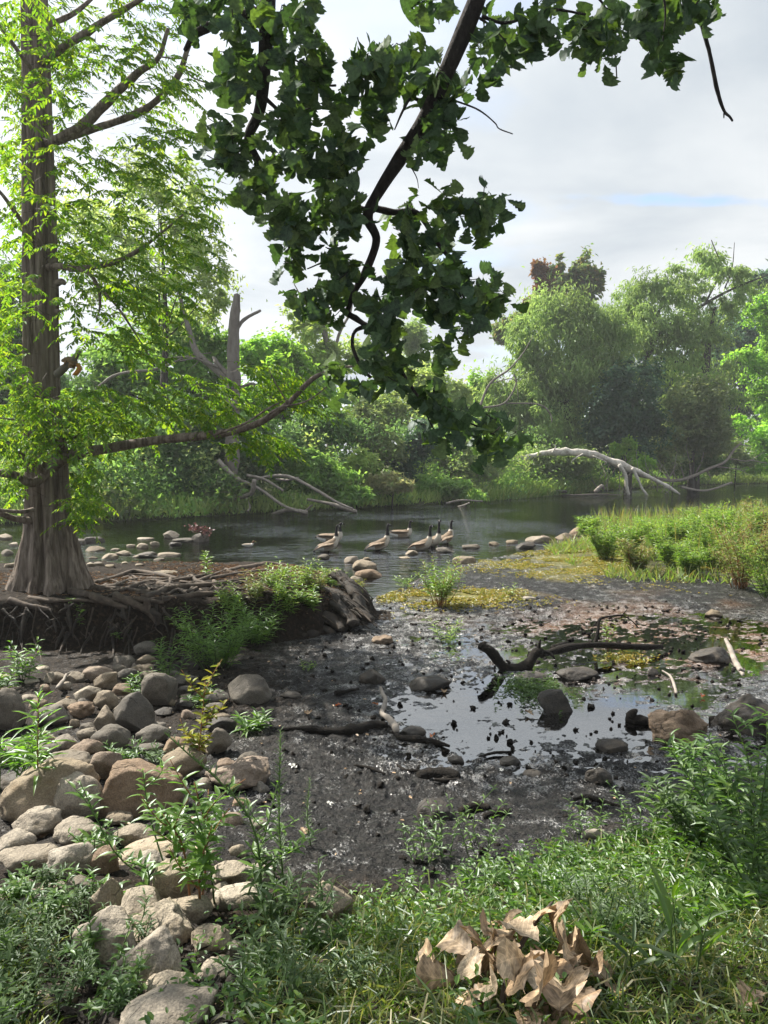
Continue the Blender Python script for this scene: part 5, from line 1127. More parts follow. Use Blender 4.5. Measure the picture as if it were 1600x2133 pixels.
    for r in [
        ('angular dark rock standing in the middle of the puddle', 1154, 1467, 36, 28, 'wedge', 'wet_stone'),
        ('low flat rock behind the angular puddle rock, to its right', 1203, 1405, 41, 15, 'slab', 'wet_stone'),
        ('thin flat slab rock under the black forked branch', 1108, 1411, 33, 10, 'slab', 'wet_stone'),
        ('brown topped rock in the rusty shallow water at right', 1477, 1369, 44, 18, 'lumpy', 'wet_stone'),
        ('small tan topped rock farther out on the rusty mud', 1485, 1279, 18, 9, 'block', 'stone'),
        ('sunlit brown boulder at the right with a pointed top', 1413, 1521, 57, 42, 'lumpy', 'brown_stone'),
        ('large dark boulder cut by the right edge of the photo', 1562, 1499, 66, 45, 'lumpy', 'wet_stone'),
        ('mud covered flat lump in the puddle, left of the sunlit boulder', 1275, 1556, 31, 15, 'slab', 'wet_stone'),
        ('small round dark rock topped by a white tuft at the puddle end', 1247, 1622, 26, 19, 'round', 'wet_stone'),
        ('small flat rock between the puddle and the weeds', 1108, 1613, 19, 8, 'slab', 'wet_stone'),
        ('mud coated stone at the left rim of the puddle', 1062, 1587, 21, 10, 'slab', 'wet_stone'),
        ('flat mud coated stone left of the puddle rim', 950, 1583, 16, 8, 'slab', 'wet_stone'),
        ('small dark stone near the rusty water, beside a white shell', 1360, 1402, 11, 8, 'block', 'wet_stone'),
        ('rounded grey rock above the curved thin stick', 776, 1413, 27, 17, 'round', 'wet_stone'),
        ('smooth dark dome shaped rock at the left rim of the puddle', 896, 1425, 43, 16, 'round', 'wet_stone'),
        ('dark rock beside the lower end of the curved thin stick', 859, 1526, 27, 13, 'round', 'wet_stone'),
        ('flat muddy rock right of the pyramid rock', 607, 1449, 22, 9, 'slab', 'wet_stone'),
        ('round rock behind the white flowered weeds', 904, 1694, 32, 21, 'round', 'wet_stone'),
        ('small dark stone where mud meets the riprap', 553, 1632, 11, 11, 'round', 'wet_stone'),
        ('brown stone in the mud beside the black root mass', 797, 1334, 23, 10, 'lumpy', 'brown_stone'),
        ('tiny pale stone on the gravel mound beyond the leafy clump', 1103, 1247, 14, 5, 'slab', 'tan_stone'),
    ]: stone(*r[:7], group=MUD, bury=.35)
    RV = 'stones breaking the river surface'
    for r in [
        ('grey stone above the stacked flat stones, wet below', 732, 1169, 15, 9, 'block', 'stone'),
        ('little stone right of the grey one above the stacked stones', 764, 1165, 8, 4, 'round', 'stone'),
        ('long flat stone, upper of the stacked two right of the root mass', 760, 1181, 25, 13, 'slab', 'stone'),
        ('long flat stone, lower of the stacked two right of the root mass', 768, 1198, 28, 11, 'slab', 'brown_stone'),
        ('pale topped stone against the end of the root mass', 741, 1216, 19, 14, 'round', 'tan_stone'),
        ('dark stone under the nearest standing goose', 674, 1162, 12, 7, 'round', 'grey_stone'),
        ('white chip of stone below the nearest standing goose', 703, 1190, 9, 4, 'slab', 'tan_stone'),
        ('pale pointed stone below the close pair of geese', 858, 1153, 13, 7, 'block', 'tan_stone'),
        ('flat pale stone awash left of the leafy clump', 843, 1162, 12, 3, 'slab', 'tan_stone'),
        ('low stone right of the rightmost goose', 928, 1147, 20, 7, 'slab', 'grey_stone'),
        ('gravelly flat stone behind the leafy clump, at the shore', 967, 1170, 24, 11, 'slab', 'stone'),
        ('flat stone on the water right of the geese', 981, 1140, 19, 6, 'slab', 'stone'),
        ('small stone on the water farther right of the geese', 1030, 1134, 11, 5, 'slab', 'stone'),
        ('low rounded stone, leftmost of the row leading to the marsh weeds', 1067, 1131, 13, 6, 'round', 'stone'),
        ('dark square ended stone like a log in the row of shore stones', 1095, 1139, 20, 9, 'block', 'wet_stone'),
        ('long pale stone behind the dark square ended one', 1118, 1126, 24, 9, 'slab', 'stone'),
        ('upright stone at the right end of the long pale one', 1136, 1126, 12, 10, 'round', 'brown_stone'),
        ('whitish stone in the row next to the marsh weeds', 1174, 1120, 19, 9, 'round', 'stone'),
        ('tall brown stone where the row of stones meets the marsh weeds', 1207, 1112, 19, 13, 'block', 'brown_stone'),
        ('grey stone just right of the redwood trunk on the river', 165, 1131, 14, 8, 'round', 'grey_stone'),
        ('dark mossy stone right of the redwood trunk, with debris on it', 193, 1127, 23, 9, 'lumpy', 'wet_stone'),
        ('low pale stone below the dark mossy stone', 199, 1145, 20, 7, 'slab', 'stone'),
        ('pale rounded river stone near the middle of the stone group', 229, 1161, 17, 8, 'slab', 'tan_stone'),
        ('pale flat river stone right of the middle of the stone group', 257, 1153, 17, 6, 'slab', 'tan_stone'),
        ('tall river stone left of the stone with the red twig', 356, 1117, 17, 10, 'wedge', 'grey_stone'),
        ('river boulder carrying a red leaved twig', 415, 1125, 18, 12, 'block', 'grey_stone'),
        ('long low slab awash between the tall stone and the boulder with the red twig', 385, 1126, 24, 5, 'slab', 'grey_stone'),
        ('dark stone awash below the tall river stone', 364, 1134, 15, 5, 'slab', 'wet_stone'),
        ('white flat stone lying nearest the root bank on the water', 345, 1192, 25, 4, 'slab', 'tan_stone'),
        ('jumbled debris covered stone group in the left river', 310, 1157, 26, 8, 'lumpy', 'grey_stone'),
        ('long flat ledge right of the debris covered stone', 350, 1156, 27, 5, 'slab', 'stone'),
    ]: stone(*r[:7], group=RV, bury=.4)
    for px, py, rx, ry in [(195, 1163, 9, 4), (273, 1138, 10, 4), (297, 1139, 12, 7), (303, 1122, 18, 3), (323, 1134, 10, 6), (332, 1166, 11, 4), (189, 1178, 10, 6), (207, 1177, 10, 6), (229, 1180, 10, 4), (261, 1173, 7, 3), (290, 1177, 9, 3), (10, 1121, 15, 8), (14, 1152, 13, 7), (22, 1180, 14, 7), (30, 1135, 10, 5), (240, 1145, 9, 3), (285, 1160, 8, 3)]:
        stone('small pale stone just above the water left of the redwood trunk' if px < 100 else 'small pale stone just above the water among the river stones right of the redwood', px, py, rx, ry, 'slab', rng.choice(['tan_stone', 'stone']), group='small river stones left of the redwood' if px < 100 else 'small river stones right of the redwood', bury=.4, sub=3, cat='stone', name='stone')
stones()
# red leaved twig on its boulder
def red_twig():
    Y = drop(415, 1125, .1)[1]
    t = thing('red_twig', 'dead twig with brick red leaves stuck on a river boulder', 'twig', at(420, 1116, Y))
    for pl in ([(425, 1120), (415, 1106), (400, 1095)], [(422, 1115), (432, 1108), (436, 1110)], [(415, 1107), (424, 1097), (428, 1095)]):
        g = Geo(); tube(g, [at(a, b, Y) for a, b in pl], (.02, .008), n=8, sides=5); g.build('stem', M['twig'], t)
    g = Geo(); P = np.concatenate([np.array([at(a + rng.normal() * 6, b + rng.normal() * 3.5, Y + rng.normal() * .05) for _ in range(34)]) for a, b in ((405, 1099), (418, 1103), (430, 1107))])
    cards(g, P, rdir(len(P)), rdir(len(P)), .09, .05, 'oval'); g.build('leaves', M['red_twig_leaf'], t)
red_twig()

# ------------------------------------------------------------------ the oak overhead
def oak_leaf_mesh(name, seed, mat, curl=.25, bend=.25, wavy=.02, dry=False):
    """lobed bur oak leaf of unit length along +X, midrib as a crease"""
    r_ = np.random.default_rng(seed)
    ts = np.array([0, .05, .12, .19, .25, .31, .37, .42, .48, .55, .60, .66, .73, .79, .85, .91, .96, 1.0])
    w0 = np.array([.02, .06, .14, .2, .26, .24, .29, .34, .30, .37, .41, .36, .40, .38, .32, .26, .15, .0]) if dry else np.array([.012, .04, .09, .15, .18, .12, .19, .26, .18, .30, .37, .27, .38, .40, .30, .29, .17, .0])
    rows = []
    for sg in (1, -1):
        w = w0 * (1 + r_.uniform(-.14, .14, len(ts))); rows.append(w * sg)
    mid = np.stack([ts, .02 * np.sin(ts * 5 + seed), -bend * ts ** 2 * .6], -1)
    g = Geo(); V = [mid]
    for w in rows:
        e = mid.copy(); e[:, 1] += w; e[:, 2] += curl * w ** 2 * 2.0 + wavy * np.sin(ts * 21 + seed + w * 9) * np.abs(w) * 2; e[:, 0] += np.abs(w) * .16
        h = (mid + e) / 2; h[:, 2] += .01 + wavy * .4 * np.sin(ts * 17 + seed)
        V += [h, e]
    n = len(ts); V = np.concatenate(V); q = []
    i = np.arange(n - 1)
    for s in (0, 1):
        a, b = 1 + 2 * s, 2 + 2 * s
        q1 = np.stack([i, i + 1, a * n + i + 1, a * n + i], -1); q2 = np.stack([a * n + i, a * n + i + 1, b * n + i + 1, b * n + i], -1)
        if s: q1, q2 = q1[:, ::-1], q2[:, ::-1]
        q += [q1, q2]
    cc = np.concatenate([np.stack([ts, np.abs(V[k_ * n:(k_ + 1) * n, 1] - mid[:, 1]), 0 * ts, 1 + 0 * ts], -1) for k_ in range(5)])
    g.add(V, None, np.concatenate(q), cc); g.add([(-.12, 0, .0), (-.12, .008, .0), (0, .008, 0), (0, -.004, 0)], None, [(0, 1, 2, 3)], np.zeros((4, 4)))
    return g, g.mesh(name, mat)
OAKV = [oak_leaf_mesh('oak_leaf', s, M['oak_leaf'], curl=c, bend=b) for s, c, b in ((1, .15, .15), (2, .3, .25), (3, -.15, .2), (4, .1, .35), (5, .35, .1), (6, -.2, .3))]
def basis(A, N):
    A, Sd, N = frame(np.asarray(A, float)[None], np.asarray(N, float)[None]); return np.stack([A[0], -Sd[0], N[0]], 1)
def oak():
    t = thing('oak_tree', 'great oak leaning in from above with dark lobed leaves hanging into the view', 'tree', (3.4, -2.2, h1(3.4, -2.2)))
    base = np.array(wloc(t))
    def limb(P, r, name='limb', sides=9, n=None, rough=.18):
        g = Geo(); tube(g, P, r, sides=sides, rough=rough, seed=int(abs(P[0][0]) * 17) % 60, n=n or len(P) * 8); g.build(name, M['oak_bark'], t)
    def L(pts, y0, y1): return [at(a, b, y) for (a, b), y in zip(pts, np.linspace(y0, y1, len(pts)))]
    g = Geo(); tube(g, [base + (0, 0, -.2), base + (0, .05, .5), base + (-.05, .2, 2.5), base + (-.2, .5, 4.6), base + (-.3, .9, 7.5), base + (-.1, 1.2, 10.5)], (.52, .38, .34, .32, .22, .08), n=40, sides=20, rough=.25); g.build('trunk', M['oak_bark'], t)
    j = base + np.array([-.22, .6, 5.1])
    m1 = L([(1040, -120), (1010, -50), (985, 20), (930, 150), (890, 240), (840, 320), (792, 395), (766, 450), (784, 500), (762, 565), (738, 608), (722, 652)], 4.2, 4.9)
    limb([j, j + (-.9, 1.4, .75), np.array([.95, 3.3, 5.6])] + m1, (.17, .13, .10, .072, .052, .047, .044, .042, .039, .035, .030, .026, .023, .02, .016), sides=14, n=110)
    j2 = base + np.array([-.25, .8, 6.2])
    m2 = L([(560, -60), (556, 40), (552, 120), (546, 200), (538, 240), (518, 292), (545, 350), (566, 410), (592, 470), (604, 525)], 4.5, 5.0)
    limb([j2, j2 + (-1.4, 1.3, .7), np.array([.5, 2.7, 6.5]), np.array([-.55, 4.1, 5.7])] + m2, (.15, .12, .085, .055, .045, .042, .04, .036, .032, .024, .018, .012, .008), sides=12, n=90)
    sub = [([(555, 22), (480, 40), (440, 52), (405, 75), (385, 105)], 4.6, 4.8, (.035, .03, .012)), ([(722, 652), (748, 668), (775, 688), (805, 722), (842, 782), (872, 828), (888, 856)], 4.9, 4.7, (.022, .016, .011, .009)), ([(770, 678), (740, 690), (735, 722), (754, 768), (772, 786)], 4.9, 4.7, (.013, .011, .009)),
           ([(888, 856), (940, 868), (1000, 890), (1030, 905)], 4.7, 4.6, (.008, .004)), ([(882, 850), (905, 895), (938, 930)], 4.7, 4.65, (.006, .003)), ([(774, 432), (820, 442), (860, 440), (885, 462), (910, 505), (945, 552), (962, 610), (985, 660)], 4.8, 4.6, (.022, .018, .014, .009, .005)),
           ([(1004, 34), (1050, 48), (1100, 35), (1150, 20), (1220, 30)], 4.3, 4.3, (.010, .006)), ([(1000, 38), (1030, 60), (1060, 95)], 4.3, 4.2, (.007, .003)), ([(1450, -60), (1452, 0), (1465, 60), (1480, 118), (1494, 188), (1508, 230), (1520, 243), (1526, 252)], 4.2, 4.25, (.013, .012, .009, .006)), ([(1508, 236), (1508, 246)], 4.24, 4.24, (.005, .003)),
           ([(886, 215), (858, 205), (842, 225), (822, 270)], 4.6, 4.5, (.012, .009, .004)), ([(935, 205), (995, 228), (1030, 255), (1040, 268), (1068, 279)], 4.5, 4.5, (.005, .003)), ([(700, 178), (660, 180), (630, 190)], 4.6, 4.7, (.007, .004)), ([(852, 340), (868, 370), (872, 392)], 4.6, 4.6, (.004, .002)), ([(912, 20), (915, 50)], 4.4, 4.4, (.004, .003)),
           ([(548, 200), (600, 250), (650, 300), (700, 340)], 4.6, 4.9, (.012, .009, .004)), ([(552, 130), (600, 120), (640, 140)], 4.6, 4.7, (.010, .004)), ([(640, 560), (700, 540), (752, 575)], 5.0, 4.9, (.004, .008)), ([(780, 440), (720, 430), (660, 470), (610, 500)], 4.8, 5.0, (.012, .004)), ([(1280, 100), (1283, 130), (1285, 162)], 4.4, 4.4, (.004, .003)), ([(1220, -30), (1262, 20), (1268, 100)], 4.3, 4.35, (.008, .004)), ([(1380, -30), (1386, 30), (1380, 90)], 4.3, 4.3, (.007, .004))]
    for pts, y0, y1, r in sub: limb(L(pts, y0, y1), r, 'branchlet', 7)
    limb([j2 + (-1.4, 1.3, .7), np.array([-.9, 3.4, 6.9]), np.array([-2.8, 4.6, 6.6]), np.array([-5.2, 5.3, 6.3])], (.07, .055, .04, .012), 'limb', 8)  # out-of-view limb added to carry the leaves that shade the near grass
    # boughs above the frame that carry the outer twigs
    for P, r in (([j + (-.9, 1.4, .75), np.array([2.0, 3.2, 6.2]), np.array([2.2, 4.3, 5.2]), at(1450, -60, 4.2)], (.10, .05, .014)), ([np.array([2.0, 3.2, 6.2]), np.array([1.5, 4.2, 5.3]), at(1220, -30, 4.3)], (.05, .01)), ([np.array([2.2, 4.3, 5.2]), at(1380, -30, 4.3)], (.02, .008))): limb(P, r, 'limb', 8)
    # leaf clusters
    pads = [(390, 22, 55, 26, 9), (480, 22, 60, 34, 10), (495, 120, 42, 70, 15), (480, 178, 34, 36, 8), (600, 25, 70, 42, 14), (625, 105, 62, 46, 13), (640, 170, 56, 54, 13), (600, 240, 56, 56, 13), (470, 275, 26, 30, 7), (478, 330, 30, 28, 8), (520, 370, 44, 44, 11), (545, 405, 34, 26, 6), (640, 320, 46, 40, 9), (690, 365, 46, 34, 9), (770, 150, 62, 56, 18), (820, 112, 52, 32, 10), (755, 225, 66, 54, 16), (738, 300, 50, 42, 11), (850, 175, 40, 46, 9),
            (940, 255, 52, 60, 16), (925, 180, 44, 34, 7), (905, 300, 42, 26, 7), (615, 425, 50, 44, 11), (612, 500, 50, 62, 16), (680, 462, 56, 52, 14), (690, 552, 52, 50, 13), (660, 615, 42, 38, 10), (715, 425, 44, 40, 9), (690, 650, 30, 24, 5), (850, 455, 52, 34, 9), (930, 430, 58, 34, 10), (1002, 428, 38, 40, 9), (900, 505, 56, 40, 11), (860, 560, 48, 46, 10), (930, 575, 56, 46, 13), (1000, 600, 50, 46, 12), (962, 655, 44, 40, 10), (912, 620, 46, 40, 9), (835, 590, 42, 46, 8), (790, 630, 46, 46, 10),
            (925, 732, 34, 24, 6), (800, 700, 46, 46, 10), (790, 755, 44, 38, 9), (725, 800, 30, 28, 6), (832, 772, 36, 34, 7), (875, 820, 44, 28, 8), (935, 842, 44, 28, 8), (925, 895, 42, 34, 8), (1005, 880, 44, 26, 7), (1030, 918, 36, 30, 8), (695, 765, 22, 16, 3),
            (1030, 72, 44, 34, 8), (1078, 100, 46, 38, 9), (1040, 130, 36, 26, 5), (1122, 60, 44, 38, 8), (1200, 45, 48, 38, 10), (1255, 55, 52, 46, 11), (1262, 110, 26, 18, 4), (1320, 25, 56, 34, 11), (1390, 20, 46, 36, 9), (1384, 112, 34, 40, 10), (1450, 12, 40, 22, 7), (1370, 70, 24, 24, 3), (905, 0, 36, 16, 4), (1140, 0, 40, 14, 4), (560, 330, 26, 20, 3), (740, 110, 20, 20, 2)]
    jobs = []
    gt = Geo()
    for px, py, rx, ry, c in pads:
        for k in range(max(1, int(c * .64 + rng.random()))):
            a, r = rng.uniform(0, 6.28), math.sqrt(rng.uniform(0, 1)); Y = np.interp(py, [0, 900], [4.4, 4.75]) + rng.uniform(-.45, .5)
            x, y = px + rx * r * math.cos(a) * .84, py + ry * r * math.sin(a) * .84
            c0 = at(x, y, Y); dirn = norm(rng.normal(size=3) * np.array([1, .8, .5]) + np.array([0, 0, -.1])); 
            tube(gt, [c0 - dirn * .07 + np.array([0, 0, .02]), c0 - dirn * .03, c0], (.003, .002), n=4, sides=4)
            for i in range(rng.integers(5, 9)):
                A = norm(dirn * rng.uniform(.2, 1.1) + rng.normal(size=3) * .75 + np.array([0, 0, -.55]))
                N = norm(rng.normal(size=3) * .6 + np.array([0, -.75, .5])); s = rng.uniform(.08, .14)
                jobs.append((c0 - dirn * rng.uniform(0, .10) + rng.normal(size=3) * .02, A, N, s, (py < -10)))
    # leaves out of sight above the frame
    hid = Geo()
    for k in range(105):          # unseen oak leaves added on the left to shade the near grass
        a_, r_ = rng.uniform(0, 6.28), math.sqrt(rng.uniform(0, 1)); c0 = np.array([-4.2 + 1.9 * r_ * math.cos(a_), 5.0 + .75 * r_ * math.sin(a_), 6.3 + rng.normal() * .3])
        for i in range(7): jobs.append((c0 + rng.normal(size=3) * .15, norm(rng.normal(size=3) + np.array([0, 0, -.3])), norm(rng.normal(size=3) * .6 + np.array([.3, -.3, 1])), rng.uniform(.11, .17), True))
    for k in range(150):
        c0 = np.array([rng.uniform(-3.2, 3.5), rng.uniform(1.2, 4.4), rng.uniform(5.9, 7.4)]); 
        if (c0[2] - CH) / max(c0[1], .1) < math.tan(R(32)): continue
        for i in range(6): jobs.append((c0 + rng.normal(size=3) * .16, norm(rng.normal(size=3) + np.array([0, 0, -.4])), norm(rng.normal(size=3) * .6 + np.array([0, 0, 1])), rng.uniform(.12, .19), True))
    tag(gt.build('twigs', M['oak_bark'], t), kind='stuff')
    vis = [j_ for j_ in jobs if not j_[4]]; vis.sort(key=lambda j_: -j_[3] / j_[0][1]); top = set(id(v) for v in vis[:300])
    rest = Geo(); b0 = base
    for k, jb in enumerate(jobs):
        p, A, N, s, h_ = jb; v = OAKV[k % 6]; Bm = basis(A, N)
        if id(jb) in top:
            o = bpy.data.objects.new('leaf', v[1]); link(o, t)
            Mx = Matrix([list(Bm[i] * s) + [float(p[i] - b0[i])] for i in range(3)] + [[0, 0, 0, 1]]); o.matrix_local = Mx
        else:
            V = np.concatenate(v[0].v) @ (Bm.T * s) + p; rest.add(V, None, np.concatenate([v[0].q[0], v[0].q[1]]))
    ro = rest.build('leaves', M['oak_leaf'], t, smooth=True); tag(ro, kind='stuff')
oak()

# ------------------------------------------------------------------ sticks and litter on the mud
def stick(label, parts, mat='wet_wood', name='stick', cat='stick', off=.02, group=None):
    """parts: list of (photo pixels, radii, lifts or None)"""
    first = None
    for pts, r, lift in parts:
        if lift is None: P = [drop(a, b, off) for a, b in pts]
        else:
            P = []
            y0 = drop(pts[0][0], lift, off)[1] if not isinstance(lift, tuple) else None
            for i, (a, b) in enumerate(pts):
                y = np.interp(i, [0, len(pts) - 1], lift) if isinstance(lift, tuple) else y0
                P.append(at(a, b, y))
        g = Geo(); tube(g, P, r, n=len(pts) * 7, sides=9, rough=.3, seed=int(pts[0][0]) % 60)
        if first is None:
            if len(parts) == 1:
                o = g.build(name, M[mat], origin=P[0]); return tag(o, label, cat, group)
            first = thing(name, label, cat, P[0], group); g.build('main_stem', M[mat], first)
        else: g.build('side_branch', M[mat], first)
    return first
yb = drop(1075, 1396, .02)[1]; ye = drop(1380, 1352, .02)[1]
stick('long black forked branch lying across the mud, its left end curled up above the puddle', [
    ([(1000, 1345), (1022, 1357), (1036, 1375), (1050, 1390), (1078, 1396), (1100, 1386), (1115, 1362), (1130, 1358)], (.045, .055, .05, .06, .065, .055, .045), (yb - .03, yb + .22)),
    ([(1128, 1362), (1150, 1358), (1190, 1348), (1240, 1343), (1300, 1346), (1355, 1348), (1380, 1346)], (.045, .04, .045, .04, .035, .03, .02), (yb + .22, ye - .04)),
    ([(1122, 1362), (1123, 1345), (1126, 1333)], (.028, .012), yb + .3) if False else ([(1122, 1362), (1123, 1345), (1126, 1333)], (.028, .012), (yb + .2, yb + .2)),
    ([(1128, 1356), (1146, 1362), (1156, 1372)], (.025, .01), (yb + .2, yb + .1)), ([(1372, 1350), (1378, 1342), (1384, 1338)], (.018, .008), (ye, ye)), ([(1062, 1382), (1055, 1375)], (.02, .01), (yb, yb)),
    ([(1241, 1342), (1246, 1312), (1250, 1290), (1270, 1284), (1295, 1281)], (.022, .016, .010), (ye - .1, ye + .1)), ([(1295, 1281), (1315, 1292), (1330, 1308)], (.009, .005), (ye, ye)), ([(1296, 1282), (1306, 1270)], (.008, .004), (ye, ye))], name='forked_branch', cat='branch')
stick('thin curved grey stick leaning from the rounded rock to the mud', [([(793, 1432), (797, 1445), (803, 1455), (800, 1472), (796, 1486), (812, 1498), (822, 1512), (826, 1522)], (.018, .02, .024, .03), (drop(796, 1440, .02)[1] - .1, drop(828, 1530, .02)[1]))], 'driftwood')
stick('dark half sunk stick at the foot of the thin curved one', [([(826, 1530), (838, 1538), (880, 1542), (915, 1548), (936, 1554)], (.024, .03, .028, .012), None)])
stick('long dark stick sunk in the mud, left of the thin curved one', [([(585, 1519), (640, 1518), (690, 1524), (740, 1522), (775, 1512), (806, 1512)], (.012, .03, .036, .045, .03), None)])
stick('short black stick on the mud beneath the rounded grey rock', [([(700, 1444), (715, 1441), (748, 1435)], (.03, .02, .01), None)])
stick('thin dark twig left of the flat driftwood chunk', [([(738, 1594), (770, 1600), (802, 1612)], (.008, .014, .008), None)])
stick('thin bent twig just above the flat driftwood chunk', [([(828, 1593), (845, 1604), (870, 1605), (910, 1607)], (.010, .012, .006), None)])
stick('flat dark driftwood chunk lying on the mud between puddle and white flowers', [([(872, 1618), (895, 1613), (925, 1613), (955, 1618)], (.035, .06, .055, .03), None), ([(905, 1624), (935, 1626), (956, 1622)], (.015, .02, .01), None)], 'wet_wood', 'driftwood_chunk', 'driftwood')
stick('dark stick with a raised horn at its end, left of the sunlit boulder', [([(1308, 1496), (1322, 1500), (1345, 1503), (1372, 1508)], (.05, .055, .045, .03), None), ([(1312, 1494), (1320, 1484), (1327, 1479)], (.045, .03, .012), (drop(1312, 1500, .02)[1],) * 2)], name='horned_stick')
stick('pale grey stick with a dark broken tip standing out of the rusty water at right', [([(1512, 1332), (1523, 1355), (1530, 1375), (1540, 1392), (1548, 1406)], (.02, .03, .04, .036, .02), (drop(1523, 1345, .02)[1] - .1, drop(1545, 1402, .02)[1])), ([(1540, 1394), (1552, 1398)], (.02, .01), (drop(1545, 1402, .02)[1],) * 2)], 'driftwood', 'pale_stick')
stick('thin pale twig bent down to the puddle right of the forked branch', [([(1380, 1397), (1396, 1408), (1404, 1425), (1409, 1444)], (.009, .016, .012), None)], 'driftwood')
stick('dark chunk of wood resting on the mud behind the forked branch', [([(1152, 1348), (1165, 1346), (1178, 1340)], (.03, .04, .03), None)], name='wood_chunk', cat='driftwood')
stick('thin dark twig at the left rim of the puddle', [([(998, 1576), (1030, 1568), (1066, 1566)], (.006, .012, .008), None)])
stick('pale branch lying on the mud edge above the bright green leaves', [([(1215, 1740), (1240, 1737), (1275, 1741)], (.02, .026, .02), None)], 'driftwood')
stick('pale dead stick leaning over the small warm tan stone', [([(118, 1433), (130, 1420), (138, 1405)], (.012, .018, .012), None)], 'driftwood', off=.08)
stick('black roots of driftwood half buried behind the white flowers', [([(960, 1690), (990, 1680), (1020, 1683)], (.03, .04, .02), None), ([(1010, 1700), (1035, 1693), (1060, 1690)], (.02, .03, .02), None)], name='buried_driftwood', cat='driftwood')
stick('thin root curling over the mud left of the near right weeds', [([(1195, 1665), (1225, 1660), (1262, 1672), (1300, 1680)], (.012, .018, .016, .008), None), ([(1225, 1660), (1212, 1672), (1206, 1690)], (.012, .006), None)], name='stick')
stick('small black stump end poking from the mud near the right boulder', [([(1478, 1498), (1490, 1500), (1500, 1500)], (.03, .04, .03), None)], name='wood_chunk', cat='driftwood')

def litter(label, px, py, size, mat, cat='fallen leaf', name='fallen_leaf', group=None, seed=1, lift=.015):
    g, me = oak_leaf_mesh(name, seed, M[mat], curl=.8, bend=.4, wavy=.15); p = drop(px, py, lift, True)
    o = bpy.data.objects.new(name, me); o.location = tuple(float(a) for a in p); s = size * p[1] / FPX; o.scale = (s, s, s); o.rotation_euler = (rng.uniform(-.5, .5), rng.uniform(-.4, .2), rng.uniform(0, 6.28)); link(o); tag(o, label, cat, group)
for lab, px, py, sz, mt in [('orange fallen leaf on the mud beside the rounded grey rock', 774, 1465, 16, 'orange_leaf'), ('small orange leaf standing on edge left of the thin curved stick', 712, 1467, 14, 'orange_leaf'), ('orange leaf against the dark half sunk stick', 898, 1536, 16, 'orange_leaf'), ('orange leaf lying on the long lumpy riprap rock', 505, 1585, 18, 'orange_leaf'), ('curled brown leaf on the mud left of the long sunk stick', 647, 1482, 22, 'dry_leaf'), ('pale curled leaf on the mud at the edge of the left weeds', 628, 1723, 26, 'dry_leaf'), ('yellow leaf touching the smooth dome shaped rock', 925, 1438, 18, 'dry_leaf'), ('brown leaf afloat beside the angular puddle rock', 1112, 1490, 22, 'dry_leaf'), ('red brown leaf above the large dark boulder at right', 1462, 1453, 14, 'orange_leaf'), ('tan rolled leaf lying in the grass at the bottom right corner', 1545, 2110, 80, 'dry_leaf'), ('orange brown leaf among the bright green leaves at right', 1382, 1784, 26, 'orange_leaf'), ('grey leaf sunk in the dark grass right of the dry leaf heap', 1290, 2080, 60, 'dry_leaf')]:
    litter(lab, px, py, sz, mt, seed=int(px) % 17)
def feather(label, px, py, size, seed):
    p = drop(px, py, .012, True); s = size * .8 * p[1] / FPX; g = Geo(); r_ = np.random.default_rng(seed); n = 16
    a = r_.uniform(0, 6.28, n); A = np.stack([np.cos(a), np.sin(a), r_.uniform(-.05, .35, n) + 0 * a], -1); p_ = np.tile(p, (n, 1)) + r_.normal(size=(n, 3)) * s * np.array([.3, .2, .08])
    cards(g, p_, norm(A), rdir(n) * .5 + np.array([0, 0, 1]), s * r_.uniform(.2, .55, n), s * .3, 'oval', droop=.3); o = g.build('white_tuft', M['flower'], origin=p); tag(o, label, 'feather')
for lab, px, py, sz in [('white feather tuft on the black mud below the long sunk stick', 610, 1594, 22), ('small white tuft beside the mud coated puddle stone', 1043, 1603, 14), ('white shell like tuft sitting on the small round dark rock', 1247, 1604, 22), ('small white tuft near the rusty shallow water', 1328, 1391, 12), ('pale scrap lying on the mud among the left weeds edge', 686, 1672, 16)]: feather(lab, px, py, sz, int(px))

